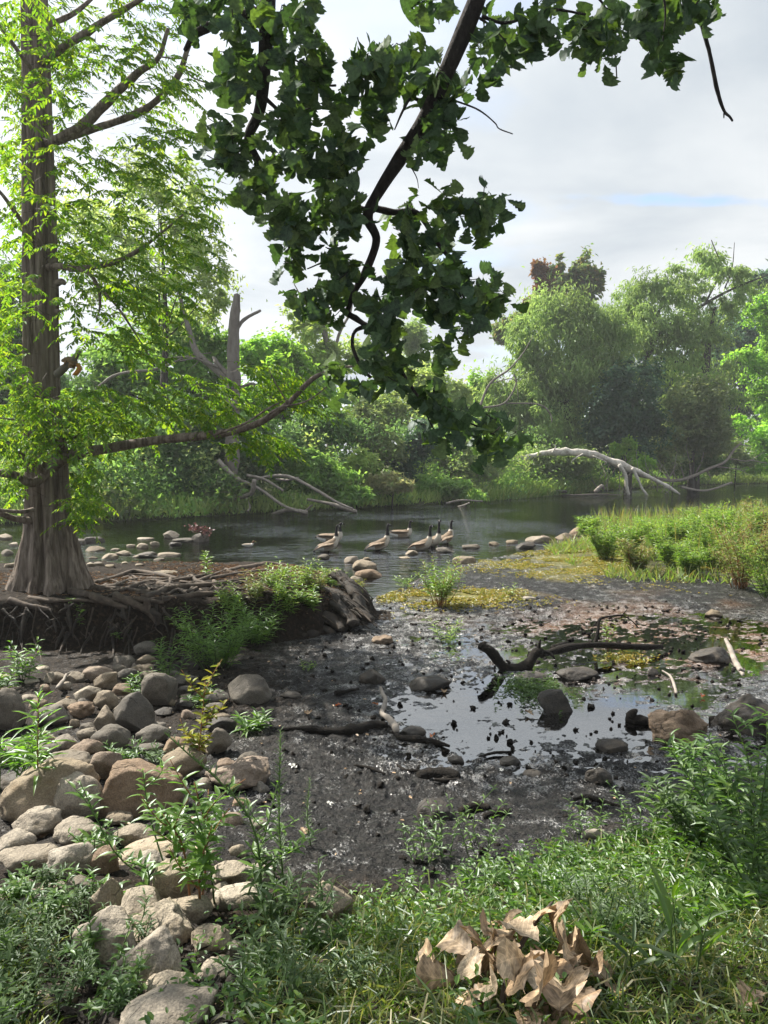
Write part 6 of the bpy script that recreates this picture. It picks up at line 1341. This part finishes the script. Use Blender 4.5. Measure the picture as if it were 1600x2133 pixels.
# heap of big dead oak leaves in the near grass
def dry_heap():
    c = drop(1090, 2060, .05)
    t = thing('dead_oak_spray', 'fallen spray of big dry tan oak leaves heaped in the near grass', 'dead leaves', c)
    dv = [oak_leaf_mesh('dry_leaf', 30 + s, M['dry_leaf'], curl=cu, bend=be, wavy=.06, dry=True)[1] for s, cu, be in ((0, .5, .25), (1, -.4, .4), (2, .9, .2), (3, .25, .6), (4, -.7, .3))]
    g = Geo(); tube(g, [drop(1040, 2110, .03), drop(1065, 2010, .10), drop(1110, 1930, .16), drop(1150, 1880, .12)], (.010, .008, .005), n=20, sides=7); g.build('twig', M['twig'], t)
    spec = [(1120, 2085, 215, 1150, 1960, .30), (1090, 2060, 190, 1040, 1960, .2), (1030, 2000, 150, 960, 1940, .18), (985, 1985, 130, 930, 1955, .15), (1050, 1965, 150, 1000, 1925, .24), (1120, 1960, 150, 1060, 1930, .26), (1110, 1925, 170, 1085, 1835, .30), (1155, 1935, 150, 1158, 1832, .28), (1175, 2000, 150, 1200, 1960, .2), (1200, 2040, 120, 1150, 1990, .16), (1140, 2010, 170, 1110, 2100, .16),
            (1180, 2070, 150, 1165, 2140, .05), (1170, 2050, 160, 1205, 2120, .08), (990, 2080, 90, 1015, 2035, .08), (985, 2100, 100, 975, 2060, .04), (905, 2005, 80, 880, 1985, .04), (950, 2040, 110, 910, 2050, .05), (1020, 2040, 120, 1030, 2110, .1), (1090, 1990, 130, 1060, 2020, .24), (1150, 2080, 170, 1130, 2160, .03), (1230, 2010, 100, 1250, 2030, .06), (1060, 1900, 90, 1020, 1945, .2), (1010, 1950, 110, 1040, 1910, .2), (1100, 2110, 130, 1080, 2150, .02), (960, 1950, 110, 925, 1930, .12), (1195, 1980, 110, 1170, 1905, .2), (1000, 2030, 130, 950, 1990, .14)]
    spec += [(px + rng.uniform(-60, 60), py + rng.uniform(-35, 35), L_ * rng.uniform(.6, 1.0), tx + rng.uniform(-60, 60), ty + rng.uniform(-40, 40), lift * rng.uniform(.3, 1)) for px, py, L_, tx, ty, lift in spec[::2]]
    for k, (px, py, L_, tx, ty, lift) in enumerate(spec):
        p = drop(px, py, .02) * 1.0; 
        p = drop(px, py, lift * .55 + .02); q = drop(tx, ty, lift * .55 + rng.uniform(.0, .05)); A = norm(q - p + np.array([0, 0, .02])); N = norm(np.array([-.3, -.7, .7]) + rng.normal(size=3) * .35)
        s = L_ * p[1] / FPX * .80; Bm = basis(A, N); o = bpy.data.objects.new('leaf', dv[k % 5]); link(o, t); b0 = wloc(t)
        o.matrix_local = Matrix([list(Bm[i] * s) + [float(p[i] - b0[i])] for i in range(3)] + [[0, 0, 0, 1]])
dry_heap()

# ------------------------------------------------------------------ weeds and grass
def weed_geo(base, h, stems, leafL, leafW, nl, mat_kind='lance', spread=.25, lean=(0, 0), branch=0, droop=.5, r=.004, flower=None, start=.15, upright=.35, jit=.12):
    """returns stem Geo, leaf jobs [(P, A, N, L, W)], flower points"""
    gs_, jobs, fl = Geo(), [], []
    base = np.asarray(base, float)
    def stem(p0, d, ln, rr, lvl, n):
        k1 = p0 + d * ln * .5 + rng.normal(size=3) * ln * .05; k2 = p0 + d * ln + np.array([lean[0], lean[1], 0]) * ln * .5 + rng.normal(size=3) * ln * .07 - np.array([0, 0, ln * .05])
        P = tube(gs_, [p0, k1, k2], (rr, rr * .45), n=9, sides=5)
        for i in range(n):
            f = start * (1 if lvl == 0 else .4) + (1 - start) * (i + rng.uniform(.1, .9)) / n; f = min(f, 1)
            q = np.array([np.interp(f, np.linspace(0, 1, len(P)), P[:, c]) for c in range(3)]); a = i * 2.4 + rng.uniform(-.5, .5)
            A = norm(np.array([math.cos(a), math.sin(a), upright + .5 * f + rng.uniform(-.25, .25)])); N = norm(np.array([0, 0, 1.0]) - A * A[2] + rng.normal(size=3) * jit)
            sc = rng.uniform(.7, 1.15) * (1 - .45 * max(f - .6, 0) / .4); jobs.append((q, A, N, leafL * sc, leafW * sc))
        if lvl < 1 and branch:
            for b in range(branch):
                f = rng.uniform(.3, .85); q = np.array([np.interp(f, np.linspace(0, 1, len(P)), P[:, c]) for c in range(3)]); a = rng.uniform(0, 6.28)
                stem(q, norm(d * .6 + np.array([math.cos(a), math.sin(a), .35]) * .9), ln * rng.uniform(.25, .45), rr * .6, lvl + 1, max(3, int(n * .45)))
        if flower: fl.append(P[-1])
    for s in range(stems):
        a = rng.uniform(0, 6.28); d = norm(np.array([math.cos(a) * spread, math.sin(a) * spread, 1]) + np.array([lean[0], lean[1], 0])); p0 = base + np.array([math.cos(a), math.sin(a), 0]) * rng.uniform(0, .03 + .25 * spread * h) * (stems > 1)
        p0[2] = max(h1(p0[0], p0[1], False), -.02) - .02
        stem(p0, d, h * (rng.uniform(.55, 1.15) if stems > 8 else rng.uniform(.78, 1.08)), r, 0, nl)
    return gs_, jobs, fl, droop
_LV = {}
def leaf_variants(kind, mat):
    if (kind, mat) not in _LV:
        out = []
        for dr in (.15, .35, .6):
            g = Geo(); cards(g, np.zeros((1, 3)), np.array([[1., 0, 0]]), np.array([[0, 0, 1.]]), 1.0, .24 if kind == 'lance' else .42, kind, fold=.2, droop=dr); out.append(g.mesh('leaf', M[mat], True))
        _LV[(kind, mat)] = out
    return _LV[(kind, mat)]
def weed(label, px, py, hpx, stems, leafpx, wratio, nl, mat='weed_leaf', kind='lance', stem_mat='green_stem', cat='weed', name='weed', hero=False, group=None, flower=None, nflow=8, fmat='flower', at_point=None, **kw):
    p = at_point if at_point is not None else drop(px, py, 0)
    k = math.hypot(p[1], CH - p[2]) / FPX; h = hpx * k * (1.0 if py < 1600 else 1.08)
    g, jobs, fl, droop = weed_geo(p, h, stems, leafpx * k, leafpx * k * wratio, nl, **kw)
    t = thing(name, label, cat, p, group); g.build('stem', M[stem_mat], t)
    b0 = wloc(t)
    if hero and len(jobs) <= 300:
        lv = leaf_variants(kind, mat)
        for i, (q, A, N, L_, W_) in enumerate(jobs):
            Bm = basis(A, N); o = bpy.data.objects.new('leaf', lv[rng.integers(0, 3)]); link(o, t); w = W_ / (.24 if kind == 'lance' else .42)
            sc = (L_, w, L_); o.matrix_local = Matrix([[float(Bm[r_][c] * sc[c]) for c in range(3)] + [float(q[r_] - b0[r_])] for r_ in range(3)] + [[0, 0, 0, 1]])
    elif jobs:
        f = Geo(); q, A, N, L_, W_ = map(np.array, zip(*jobs)); cards(f, q, A, N, L_, W_, kind, fold=.2, droop=droop); f.build('foliage', M[mat], t, smooth=False)
    if flower:
        f = Geo()
        for q in fl:
            for j in range(nflow):
                c = q + rng.normal(size=3) * np.array([.03, .03, .03]) * (h / .5) ** .5; n = 6; a = np.linspace(0, 6.28, n, endpoint=False); up_ = norm(rng.normal(size=3) * .5 + np.array([0, -.3, 1])); s1 = norm(np.cross(up_, [1, .2, 0])); s2 = np.cross(up_, s1)
                A = norm(s1[None] * np.cos(a)[:, None] + s2[None] * np.sin(a)[:, None] + up_[None] * .35); cards(f, np.tile(c, (n, 1)), A, np.tile(up_, (n, 1)), flower * k * 1.5, flower * k * .95, 'rhomb', fold=0)
        f.build('flowers', M[fmat], t, smooth=False)
    return t

def near_weeds():
    H_ = dict(hero=True)
    weed('tall weed with long drooping lance leaves shining white, over the left rocks', 78, 1690, 262, 1, 62, .14, 46, 'lance_leaf', spread=.05, droop=.6, branch=0, start=.3, r=.006, stem_mat='red_stem', **H_)
    weed('side shoots of lance leaves right of the tall shining weed', 100, 1650, 170, 2, 50, .14, 30, 'lance_leaf', spread=.5, droop=.6, lean=(.3, 0), start=.4, r=.004, **H_)
    weed('lance leaved weed at the left edge with tips hanging over the dark rock', 5, 1660, 110, 2, 56, .14, 26, 'lance_leaf', spread=.4, droop=.6, start=.35, r=.004, **H_)
    weed('yellowing weed with small rounded leaves and an orange stem among the rocks', 408, 1612, 178, 1, 19, .5, 30, 'yellow_leaf', 'oval', 'red_stem', spread=.05, branch=7, droop=.35, start=.2, r=.007, **H_)
    weed('tall bushy weed with red stem and broad bright leaves in front of the rocks', 415, 1905, 250, 3, 34, .3, 30, 'lance_leaf', stem_mat='red_stem', spread=.2, branch=4, droop=.4, start=.3, r=.006, **H_)
    weed('bright weed left of the red stemmed one, leaning over the large cracked boulder', 345, 1830, 215, 2, 32, .28, 24, 'lance_leaf', spread=.25, lean=(-.28, 0), branch=2, droop=.45, start=.35, r=.005, **H_)
    weed('bright weed right of the red stemmed one, spreading over the mud', 480, 1880, 225, 3, 32, .28, 24, 'lance_leaf', spread=.4, lean=(.2, 0), branch=2, droop=.45, start=.35, r=.005, **H_)
    weed('leaning bright shoot reaching left across the pale rocks', 300, 1880, 120, 2, 36, .28, 22, 'lance_leaf', spread=.5, lean=(-.6, 0), droop=.4, start=.2, r=.005, **H_)
    weed('clump of small leaves growing in front of the pale mottled rock', 190, 1775, 62, 5, 24, .34, 12, 'weed_leaf', spread=.5, droop=.4, **H_)
    weed('brownish small weeds beside the sandy rock', 255, 1765, 50, 5, 22, .3, 10, 'dusty_leaf', spread=.6, droop=.4)
    weed('tall dark spire weed leaning left, densely set with narrow leaves', 548, 1905, 330, 1, 26, .14, 150, 'dusty_leaf', spread=.02, lean=(-.28, .0), droop=.3, start=.02, r=.006, upright=.9)
    weed('second dark spire weed, thin and upright at the edge of the mud', 598, 1905, 395, 1, 24, .14, 140, 'dusty_leaf', spread=.02, lean=(-.05, 0), droop=.3, start=.05, r=.005, upright=.9)
    weed('short spire weed on the mud right of the two tall ones', 648, 1760, 130, 1, 14, .16, 80, 'dusty_leaf', spread=.02, droop=.3, start=.05, r=.004, upright=.8)
    weed('leafy grey weed under the tall spires', 560, 1930, 150, 5, 46, .22, 16, 'dusty_leaf', spread=.4, droop=.4, **H_)
    weed('dense dark leafy weed filling the gap left of the lone buff rock', 600, 2010, 170, 8, 34, .22, 22, 'dusty_leaf', spread=.4, droop=.4)
    weed('low bright leafy clump at the foot of the pyramid rock', 520, 1520, 44, 12, 30, .26, 10, 'weed_leaf', spread=.9, droop=.3, start=.1, **H_)
    weed('low leaves growing between the dark stones left of the pyramid rock', 412, 1470, 46, 9, 24, .26, 10, 'weed_leaf', spread=.8, droop=.3)
    weed('small green mat of leaves behind the large cracked boulder', 265, 1580, 50, 10, 22, .24, 12, 'weed_leaf', spread=.8, droop=.3)
    weed('grey green little weed right of the green mat behind the cracked boulder', 330, 1585, 40, 10, 16, .26, 12, 'dusty_leaf', spread=.8, droop=.3)
    weed('leafy weed growing on the stones before the dark upright rock', 292, 1455, 62, 5, 20, .26, 16, 'weed_leaf', spread=.4, droop=.4)
    weed('feathery green weed in front of the root bank, above the low grey stones', 348, 1425, 110, 7, 20, .22, 22, 'weed_leaf', spread=.4, droop=.4)
    weed('green weed in the shade at the left edge under the root bank', 45, 1420, 95, 6, 26, .28, 16, 'weed_leaf', spread=.35, droop=.4)
    weed('small weed at the extreme left under the bank, touching the edge', 5, 1440, 60, 5, 26, .28, 10, 'weed_leaf', spread=.5, droop=.4)
    # bushy growth at the end of the root bank
    weed('large feathery bush of narrow leaves in front of the root bank', 450, 1388, 158, 30, 22, .16, 34, 'lance_leaf', spread=.6, droop=.45, r=.005, cat='bush', name='bush')
    weed('sunlit bush of narrow leaves on the right of the large feathery one', 540, 1340, 110, 18, 22, .16, 26, 'lance_leaf', spread=.5, droop=.45, r=.004, cat='bush', name='bush')
    weed('lone upright spike of paired leaves on top of the root bank', 430, 1200, 54, 1, 18, .24, 34, 'marsh_leaf', spread=.03, droop=.3, start=.1, r=.005)
    for i, (px, py, hp, lab) in enumerate([(575, 1225, 62, 'sunny weeds on the crest of the root bank, leftmost patch'), (620, 1222, 70, 'sunny weeds with pale flower heads on the crest of the root bank'), (660, 1230, 56, 'yellowish weeds on the crest just left of the black root mass'), (690, 1222, 46, 'flowering weeds right on the end of the root bank'), (600, 1255, 46, 'low bright weeds hanging over the black root mass'), (530, 1240, 50, 'pale weeds halfway along the crest of the root bank'), (480, 1265, 50, 'greyish weeds behind the large feathery bush'), (640, 1260, 40, 'small bright weeds growing out of the black root mass')]):
        weed(lab, px, py, hp, 16, 17, .2, 16, ['marsh_leaf', 'marsh_leaf', 'marsh_tan_leaf'][i % 3], spread=.5, droop=.4, r=.003, flower=4 if i in (1, 3) else None, nflow=12, group='weeds on the root bank crest')
    weed('yellow flowered weed by the pale topped stone', 742, 1235, 36, 6, 12, .3, 10, 'yellow_leaf', spread=.4, droop=.4)
    weed('small weeds at the mud edge under the black root mass', 640, 1395, 26, 6, 12, .26, 8, 'marsh_leaf', spread=.6, droop=.4)
    weed('weedy tuft low on the root bank face, left of the knee root', 160, 1275, 30, 5, 14, .35, 8, 'weed_leaf', spread=.7, droop=.4); weed('small leafy tuft on the root bank face, right of the hanging roots', 250, 1330, 30, 4, 14, .35, 8, 'weed_leaf', spread=.7, droop=.4)
    # marsh clumps
    weed('leafy clump standing alone on the flats with reddish stems, midway to the river', 915, 1262, 105, 26, 17, .2, 26, 'marsh_leaf', stem_mat='red_stem', spread=.38, droop=.35, r=.005, start=.3, cat='marsh plant', name='marsh_plant')
    weed('small bright plant in front of the lone leafy clump', 932, 1338, 64, 9, 15, .22, 14, 'marsh_leaf', spread=.5, droop=.35, r=.003, cat='marsh plant', name='marsh_plant')
    weed('tiny bright plant left of the lone leafy clump', 845, 1225, 34, 7, 12, .25, 8, 'marsh_leaf', spread=.6, droop=.3, r=.003, cat='marsh plant', name='marsh_plant')
    weed('thin sprig on the gravel mound right of the lone leafy clump', 1062, 1240, 36, 3, 10, .25, 10, 'marsh_leaf', spread=.3, droop=.3, r=.003, cat='marsh plant', name='marsh_plant')
    weed('thin reddish sprig sprouting at the forked branch', 1272, 1355, 78, 3, 14, .24, 16, 'marsh_leaf', stem_mat='red_stem', spread=.15, droop=.3, r=.003, cat='marsh plant', name='marsh_plant')
    sh = [(1262, 1168, 92, 'marsh_leaf', 'bright marsh bush at the left end of the marsh weeds, beside the tall brown stone'), (1308, 1160, 80, 'marsh_leaf', 'marsh bush second from the river stones, pale green'), (1325, 1195, 75, 'marsh_tan_leaf', 'marsh bush with brown stems in front of the pale green one'), (1375, 1150, 72, 'marsh_leaf', 'vivid green marsh bush in the middle of the marsh weeds'), (1420, 1140, 74, 'marsh_leaf', 'marsh bush behind the vivid green one, to its right'), (1402, 1185, 80, 'marsh_leaf', 'tall marsh bush in front of the middle of the marsh weeds'), (1462, 1130, 80, 'marsh_leaf', 'marsh bush with tall grass stalks behind it'), (1480, 1180, 105, 'marsh_leaf', 'broad marsh bush right of the middle, with a rusty stalk'), (1530, 1150, 105, 'marsh_leaf', 'tall marsh bush in the back row near the right edge'), (1545, 1225, 150, 'marsh_tan_leaf', 'tall marsh bush with orange stems near the right edge'), (1600, 1180, 130, 'marsh_tan_leaf', 'reddish topped marsh bush cut by the right edge'), (1610, 1248, 160, 'marsh_leaf', 'nearest marsh bush at the right edge, white green leaves'), (1225, 1120, 44, 'marsh_leaf', 'slim marsh plant by the tall brown stone'), (1350, 1125, 50, 'marsh_leaf', 'low marsh bush at the back by the open river'), (1580, 1120, 80, 'marsh_tan_leaf', 'rusty marsh weeds in the back row at the right edge'), (1500, 1115, 60, 'marsh_leaf', 'pale marsh weeds at the back below the riffle'), (1440, 1200, 66, 'marsh_leaf', 'small marsh bush at the front edge of the marsh weeds')]
    for px, py, hp, mt, lab in sh:
        weed(lab, px, py, hp, 34, 15, .2, 26, mt, spread=.42, droop=.35, r=.006, start=.15, cat='marsh bush', name='marsh_bush', group='marsh bushes on the right flat', stem_mat='red_stem' if mt == 'marsh_tan_leaf' else 'green_stem', branch=1)
    # right foreground leafy weeds
    for i, (px, py, hp, lab) in enumerate([(1560, 1800, 260, 'tall dark leafy weed at the right edge, in front of the large dark boulder'), (1500, 1770, 210, 'leafy weed leaning left before the sunlit boulder'), (1450, 1755, 150, 'shorter leafy weed left of the leaning one by the sunlit boulder'), (1590, 1870, 190, 'pale leafed weed lowest at the right edge'), (1385, 1745, 130, 'thin flowering stalk at the left end of the right weeds'), (1540, 1720, 170, 'dark weed standing behind the tall one at the right edge')]):
        weed(lab, px, py, hp, [6, 5, 5, 4, 2, 6][i], 42, .22, [26, 22, 18, 18, 14, 24][i], ['weed_leaf', 'weed_leaf', 'dusty_leaf', 'dusty_leaf', 'weed_leaf', 'weed_leaf'][i], spread=.35, droop=.45, branch=1, r=.005, lean=(-.15, 0), hero=i in (1, 3, 4))
    # fleabanes
    fb = [(925, 1790, 120, 'white flowered fleabane stems rising over the mud left of centre'), (1000, 1790, 130, 'white flowered fleabane leaning right over the black driftwood'), (880, 1800, 100, 'short fleabane with few white flowers near the round rock'), (1230, 1740, 80, 'fleabane sprig on the mud edge above the bright leaves'), (1010, 1870, 90, 'small white flowered plant behind the dry leaf heap'), (1330, 1760, 110, 'yellow green flower stalk left of the right weeds')]
    for px, py, hp, lab in fb: weed(lab, px, py, hp, 5, 20, .25, 16, 'weed_leaf', spread=.3, droop=.4, r=.003, flower=5, nflow=6)
    as_ = [(1240, 1960, 130, 'mass of tiny white asters right of the dry leaf heap'), (1290, 1935, 110, 'white aster stems at the edge of the bright leaves'), (1190, 1900, 100, 'aster stems behind the upright dry leaves'), (1340, 1960, 90, 'aster stems in the sun right of the dry leaf heap')]
    for px, py, hp, lab in as_: weed(lab, px, py, hp, 10, 24, .18, 22, 'dusty_leaf', spread=.35, droop=.4, r=.003, flower=4, nflow=14)
    bl = [(30, 1960, 120), (90, 1930, 110), (140, 2000, 130), (60, 2060, 140), (200, 2040, 130), (120, 2110, 130), (20, 2130, 120), (250, 2110, 120), (180, 1900, 90), (270, 1990, 100), (30, 1880, 70), (110, 1870, 70), (300, 2128, 90), (215, 2128, 90), (420, 2125, 70), (560, 2110, 130), (520, 2060, 110), (640, 2080, 120), (720, 2060, 90), (680, 1990, 90)]
    lab = ['dusty fleabane at the left edge under the pale flat stones', 'dusty weed in front of the pale flat stones at left', 'grey green weed left of the cream cracked boulder', 'tall dusty weed in the lower left corner', 'tangled grey weed below the cream cracked boulder', 'dark fleabane along the bottom edge at left', 'leafy weed filling the bottom left corner', 'weed overlapping the wedge boulder from the left', 'weed in front of the chunky leaf shadowed rock', 'white dotted weed across the face of the cream boulder', 'leaf shoots at the left edge above the pale flat stones', 'small weed between the two pale flat stones', 'shaded weed left of the large dappled boulder', 'dark weed at the bottom, left of the dappled boulder', 'small green shoots before the half buried bottom rock', 'dense weed at the bottom right of the black leaf filled gap', 'weed hanging over the black leaf filled gap', 'grassy weed at the bottom below the flat rock', 'soft weed at the bottom left of the dry leaf heap', 'weed right of the lone buff rock']
    for i, (px, py, hp) in enumerate(bl):
        weed(lab[i], px, py, hp * .85, 6, 24, [.2, .3, .18][i % 3], 18, ['dusty_leaf', 'weed_leaf', 'dusty_leaf'][i % 3], spread=.4, droop=.4, r=.003, branch=1, flower=4 if i % 3 == 0 else None, nflow=5)
    weed('single broad bright green grass blade clump at the lower right', 1420, 2040, 150, 3, 120, .12, 3, 'cover_leaf', spread=.15, droop=.2, upright=1.6, **H_)
    weed('pale arching blade plant at the lower right in shade', 1330, 2030, 90, 2, 100, .14, 4, 'dusty_leaf', spread=.3, droop=.5, upright=.8, **H_)
    weed('weed with small orange yellow flowers in the sunny grass at right', 1430, 1880, 70, 6, 22, .25, 10, 'weed_leaf', spread=.45, droop=.4, flower=9, nflow=1, fmat='yellow_flower')
    weed('bright sprig with upturned pale leaves at the right edge of the grass', 1530, 1860, 130, 2, 44, .2, 14, 'lance_leaf', spread=.2, droop=.35, **H_)
near_weeds()

def ground_cover():
    def rosettes(name, mat, xs, ys, n, nl, Lr, ratio, up=(.2, .9), zoff=0.0, hmax=.0, kind='oval'):
        z = H(xs, ys, True); P = np.repeat(np.stack([xs, ys, z + zoff], 1), nl, 0); m = len(P)
        P[:, 2] += rng.uniform(0, max(hmax, 1e-4), m); P[:, :2] += rng.normal(size=(m, 2)) * .012
        a = rng.uniform(0, 6.28, m); A = norm(np.stack([np.cos(a), np.sin(a), rng.uniform(up[0], up[1], m)], -1)); N = np.array([0, 0, 1.0]) - A * A[:, 2:3] + rng.normal(size=(m, 3)) * .25
        g = Geo(); l = rng.uniform(*Lr, m); cards(g, P, A, N, l, l * ratio, kind, fold=.2, droop=.25); o = g.build(name, M[mat], smooth=False); tag(o, kind='stuff')
    def blades(name, mat, xs, ys, Hr, w, lean=.5, droop=.5):
        z = H(xs, ys, True); n = len(xs); P = np.stack([xs, ys, z - .01], 1); A = norm(rng.normal(size=(n, 3)) * lean * np.array([1, 1, .2]) + np.array([0, 0, 1])); h = rng.uniform(*Hr, n)
        g = Geo(); cards(g, P, A, norm(rng.normal(size=(n, 3)) * np.array([1, 1, .1])), h, w * rng.uniform(.6, 1.4, n), 'blade', droop=droop); o = g.build(name, M[mat], smooth=False); tag(o, kind='stuff')
    def edge(x): return np.interp(x, [-3, -.9, -.5, 0, .8, 2, 4], [1.6, 2.3, 2.7, 3.0, 3.7, 4.4, 5.2])
    # grass of the near bank
    xs = rng.uniform(-2.4, 4.2, 60000); ys = 1.3 + (edge(xs) - 1.3) * rng.uniform(0, 1, len(xs)) ** .8
    keep = fbm(xs * 2.2, ys * 2.2, o=3, seed=91) + .5 * (ys < 3.0) + (xs > .8) * .15 > rng.uniform(-.35, .6, len(xs)); keep &= ~((xs < -.2 * ys + .1) & (xs > -.45 * ys))
    xs, ys = xs[keep], ys[keep]; blades('grass', 'grass', xs, ys, (.04, .20), .006, .75, .8)
    xs = rng.uniform(-1.8, 3.8, 22000); ys = rng.uniform(1.35, 3.1, len(xs)); keep = ~((xs < -.2 * ys + .05) & (xs > -.46 * ys)); blades('long_grass', 'grass', xs[keep], ys[keep], (.12, .36), .0055, .8, .9)
    xs = rng.uniform(-.5, 3.6, 9000); ys = edge(xs) + .2 - 1.7 * rng.beta(1.6, 1.3, len(xs)); k = fbm(xs * 3, ys * 3, o=2, seed=191) > -.05; blades('tall_grass', 'grass', xs[k], ys[k], (.14, .42), .006, .6, .7)
    # bright low leaves on the bank edge at right
    xs = rng.normal(1.45, .62, 1000); ys = edge(xs) - rng.uniform(-.1, 1.15, len(xs)); k = (ys > 2.5) & (fbm(xs * 2.5, ys * 2.5, o=2, seed=97) > -.35); rosettes('ground_cover', 'cover_leaf', xs[k], ys[k], 0, 7, (.03, .06), .32, hmax=.09)
    xs = rng.uniform(-.7, 3.6, 2600); ys = edge(xs) - 1.9 * rng.beta(1.3, 1.6, len(xs)) + .3; k = (ys > 1.8) & (fbm(xs * 2.5, ys * 2.5, o=2, seed=99) > -.05); rosettes('creeping_weed', 'weed_leaf', xs[k], ys[k], 0, 6, (.015, .035), .5, hmax=.12)
    xs = rng.uniform(-2.4, -.5, 2600); ys = rng.uniform(1.5, 2.9, len(xs)); k = (xs < -.47 * (ys + .2)) & (ys < 3.0); rosettes('creeping_weed', 'dusty_leaf', xs[k], ys[k], 0, 7, (.015, .04), .42, hmax=.16)
    # yellow green mats on the flats
    xs = np.concatenate([rng.normal(4.9, 1.5, 15000), rng.normal(.95, .7, 3600)]); ys = np.concatenate([rng.normal(16.2, 1.3, 15000), rng.normal(12.15, .42, 3600)])
    k = (near_shore(xs) - ys > .05) & (fbm(xs * 1.1, ys * 1.4, o=3, seed=15) > -.02) & (H(xs, ys, False) > -.02) & (xs > -.1); rosettes('marsh_mat', 'algae', xs[k], ys[k], 0, 4, (.018, .045), .6, up=(.05, .6), hmax=.02)
    xs = rng.normal(1.45, .16, 300); ys = rng.normal(7.35, .22, 300); rosettes('pondweed', 'dusty_leaf', xs, ys, 0, 6, (.02, .04), .5, up=(.05, .8), hmax=.05, zoff=.01)
    xs = rng.normal(2.75, .16, 110); ys = rng.normal(8.45, .12, 110); rosettes('marsh_mat', 'algae', xs, ys, 0, 5, (.02, .045), .5, hmax=.05)
    # thin grass between the marsh bushes and tall stalks behind them
    xs = rng.uniform(3.9, 12, 16000); ys = 12.2 + (near_shore(xs) - 12.4) * rng.uniform(0, 1, len(xs)); k = (ys > 13.2 - .25 * (xs - 5)) & (H(xs, ys, False) > .03) & (fbm(xs * .8, ys * .8, o=2, seed=71) > -.25); k2 = k & (rng.random(len(xs)) < .5); blades('marsh_grass', 'marsh_leaf', xs[k2], ys[k2], (.12, .42), .016, .45, .5); k3 = k & ~k2; blades('marsh_grass', 'marsh_tan_leaf', xs[k3], ys[k3], (.15, .6), .016, .4, .4)
    xs = rng.uniform(6, 16, 2600); ys = near_shore(xs) - rng.uniform(.1, 8, len(xs)) * rng.uniform(.2, 1, len(xs)); k = ys > 13.5; xs, ys = xs[k], ys[k]; blades('marsh_stalks', 'marsh_tan_leaf', xs, ys, (.45, 1.1), .02, .18, .2)
    # rusty needles and leaf scraps on the root bank
    xs = np.concatenate([rng.uniform(-6, -.6, 3000), rng.normal(-1.7, .5, 1500)]); ys = np.concatenate([rng.uniform(9.2, 12.4, 3000), rng.normal(11.6, .4, 1500)]); k = (H(xs, ys, False) > .38) & (fbm(xs * 1.3, ys * 1.3, o=2, seed=141) > -.1); rosettes('needle_litter', 'needle_litter', xs[k], ys[k], 0, 3, (.02, .07), .22, up=(-.1, .3), zoff=.012)
    # crumbs of dead leaves and black clods on the mud
    xs = rng.uniform(-3, 3.5, 700); ys = rng.uniform(3.3, 11, 700); k = H(xs, ys, True) > .012; xs, ys = xs[k], ys[k]; rosettes('leaf_litter', 'dry_leaf', xs[::2], ys[::2], 0, 1, (.015, .045), .55, up=(-.1, .4), zoff=.006)
    g = Geo(); n = 900; xs = rng.uniform(-3, 5, n); ys = rng.uniform(3.6, 12, n); z = H(xs, ys, True); v, f = ico(2)
    for i in range(n):
        s = rng.uniform(.006, .028) * rng.uniform(.6, 1.3, 3); g.add(v * s * (1 + .3 * rng.normal(size=(len(v), 1))) + np.array([xs[i], ys[i], max(z[i], 0) + .004]), f)
    o = g.build('mud_clods', M['wet_wood']); tag(o, kind='stuff')
    xs = rng.normal(-.75, .18, 900); ys = rng.normal(2.2, .28, 900); rosettes('leaf_litter', 'root_black', xs, ys, 0, 3, (.03, .07), .3, up=(-.1, .6), hmax=.04)
ground_cover()

# ------------------------------------------------------------------ thin summer haze over the river
def haze():
    m, nt = new_mat('haze_air'); v = nd(nt, 'ShaderNodeVolumePrincipled'); v.inputs['Color'].default_value = (.93, .96, 1, 1); v.inputs['Density'].default_value = .0007; v.inputs['Anisotropy'].default_value = .2
    o = nd(nt, 'ShaderNodeOutputMaterial'); nt.links.new(v.outputs[0], o.inputs['Volume'])
    g = Geo(); x0, x1, y0, y1, z0, z1 = -480, 480, -14, 440, -1.6, 34
    g.add([(x0, y0, z0), (x1, y0, z0), (x1, y1, z0), (x0, y1, z0), (x0, y0, z1), (x1, y0, z1), (x1, y1, z1), (x0, y1, z1)], None, [(3, 2, 1, 0), (4, 5, 6, 7), (0, 1, 5, 4), (1, 2, 6, 5), (2, 3, 7, 6), (3, 0, 4, 7)])
    o = g.build('haze', m, smooth=False); tag(o, kind='stuff')
haze()
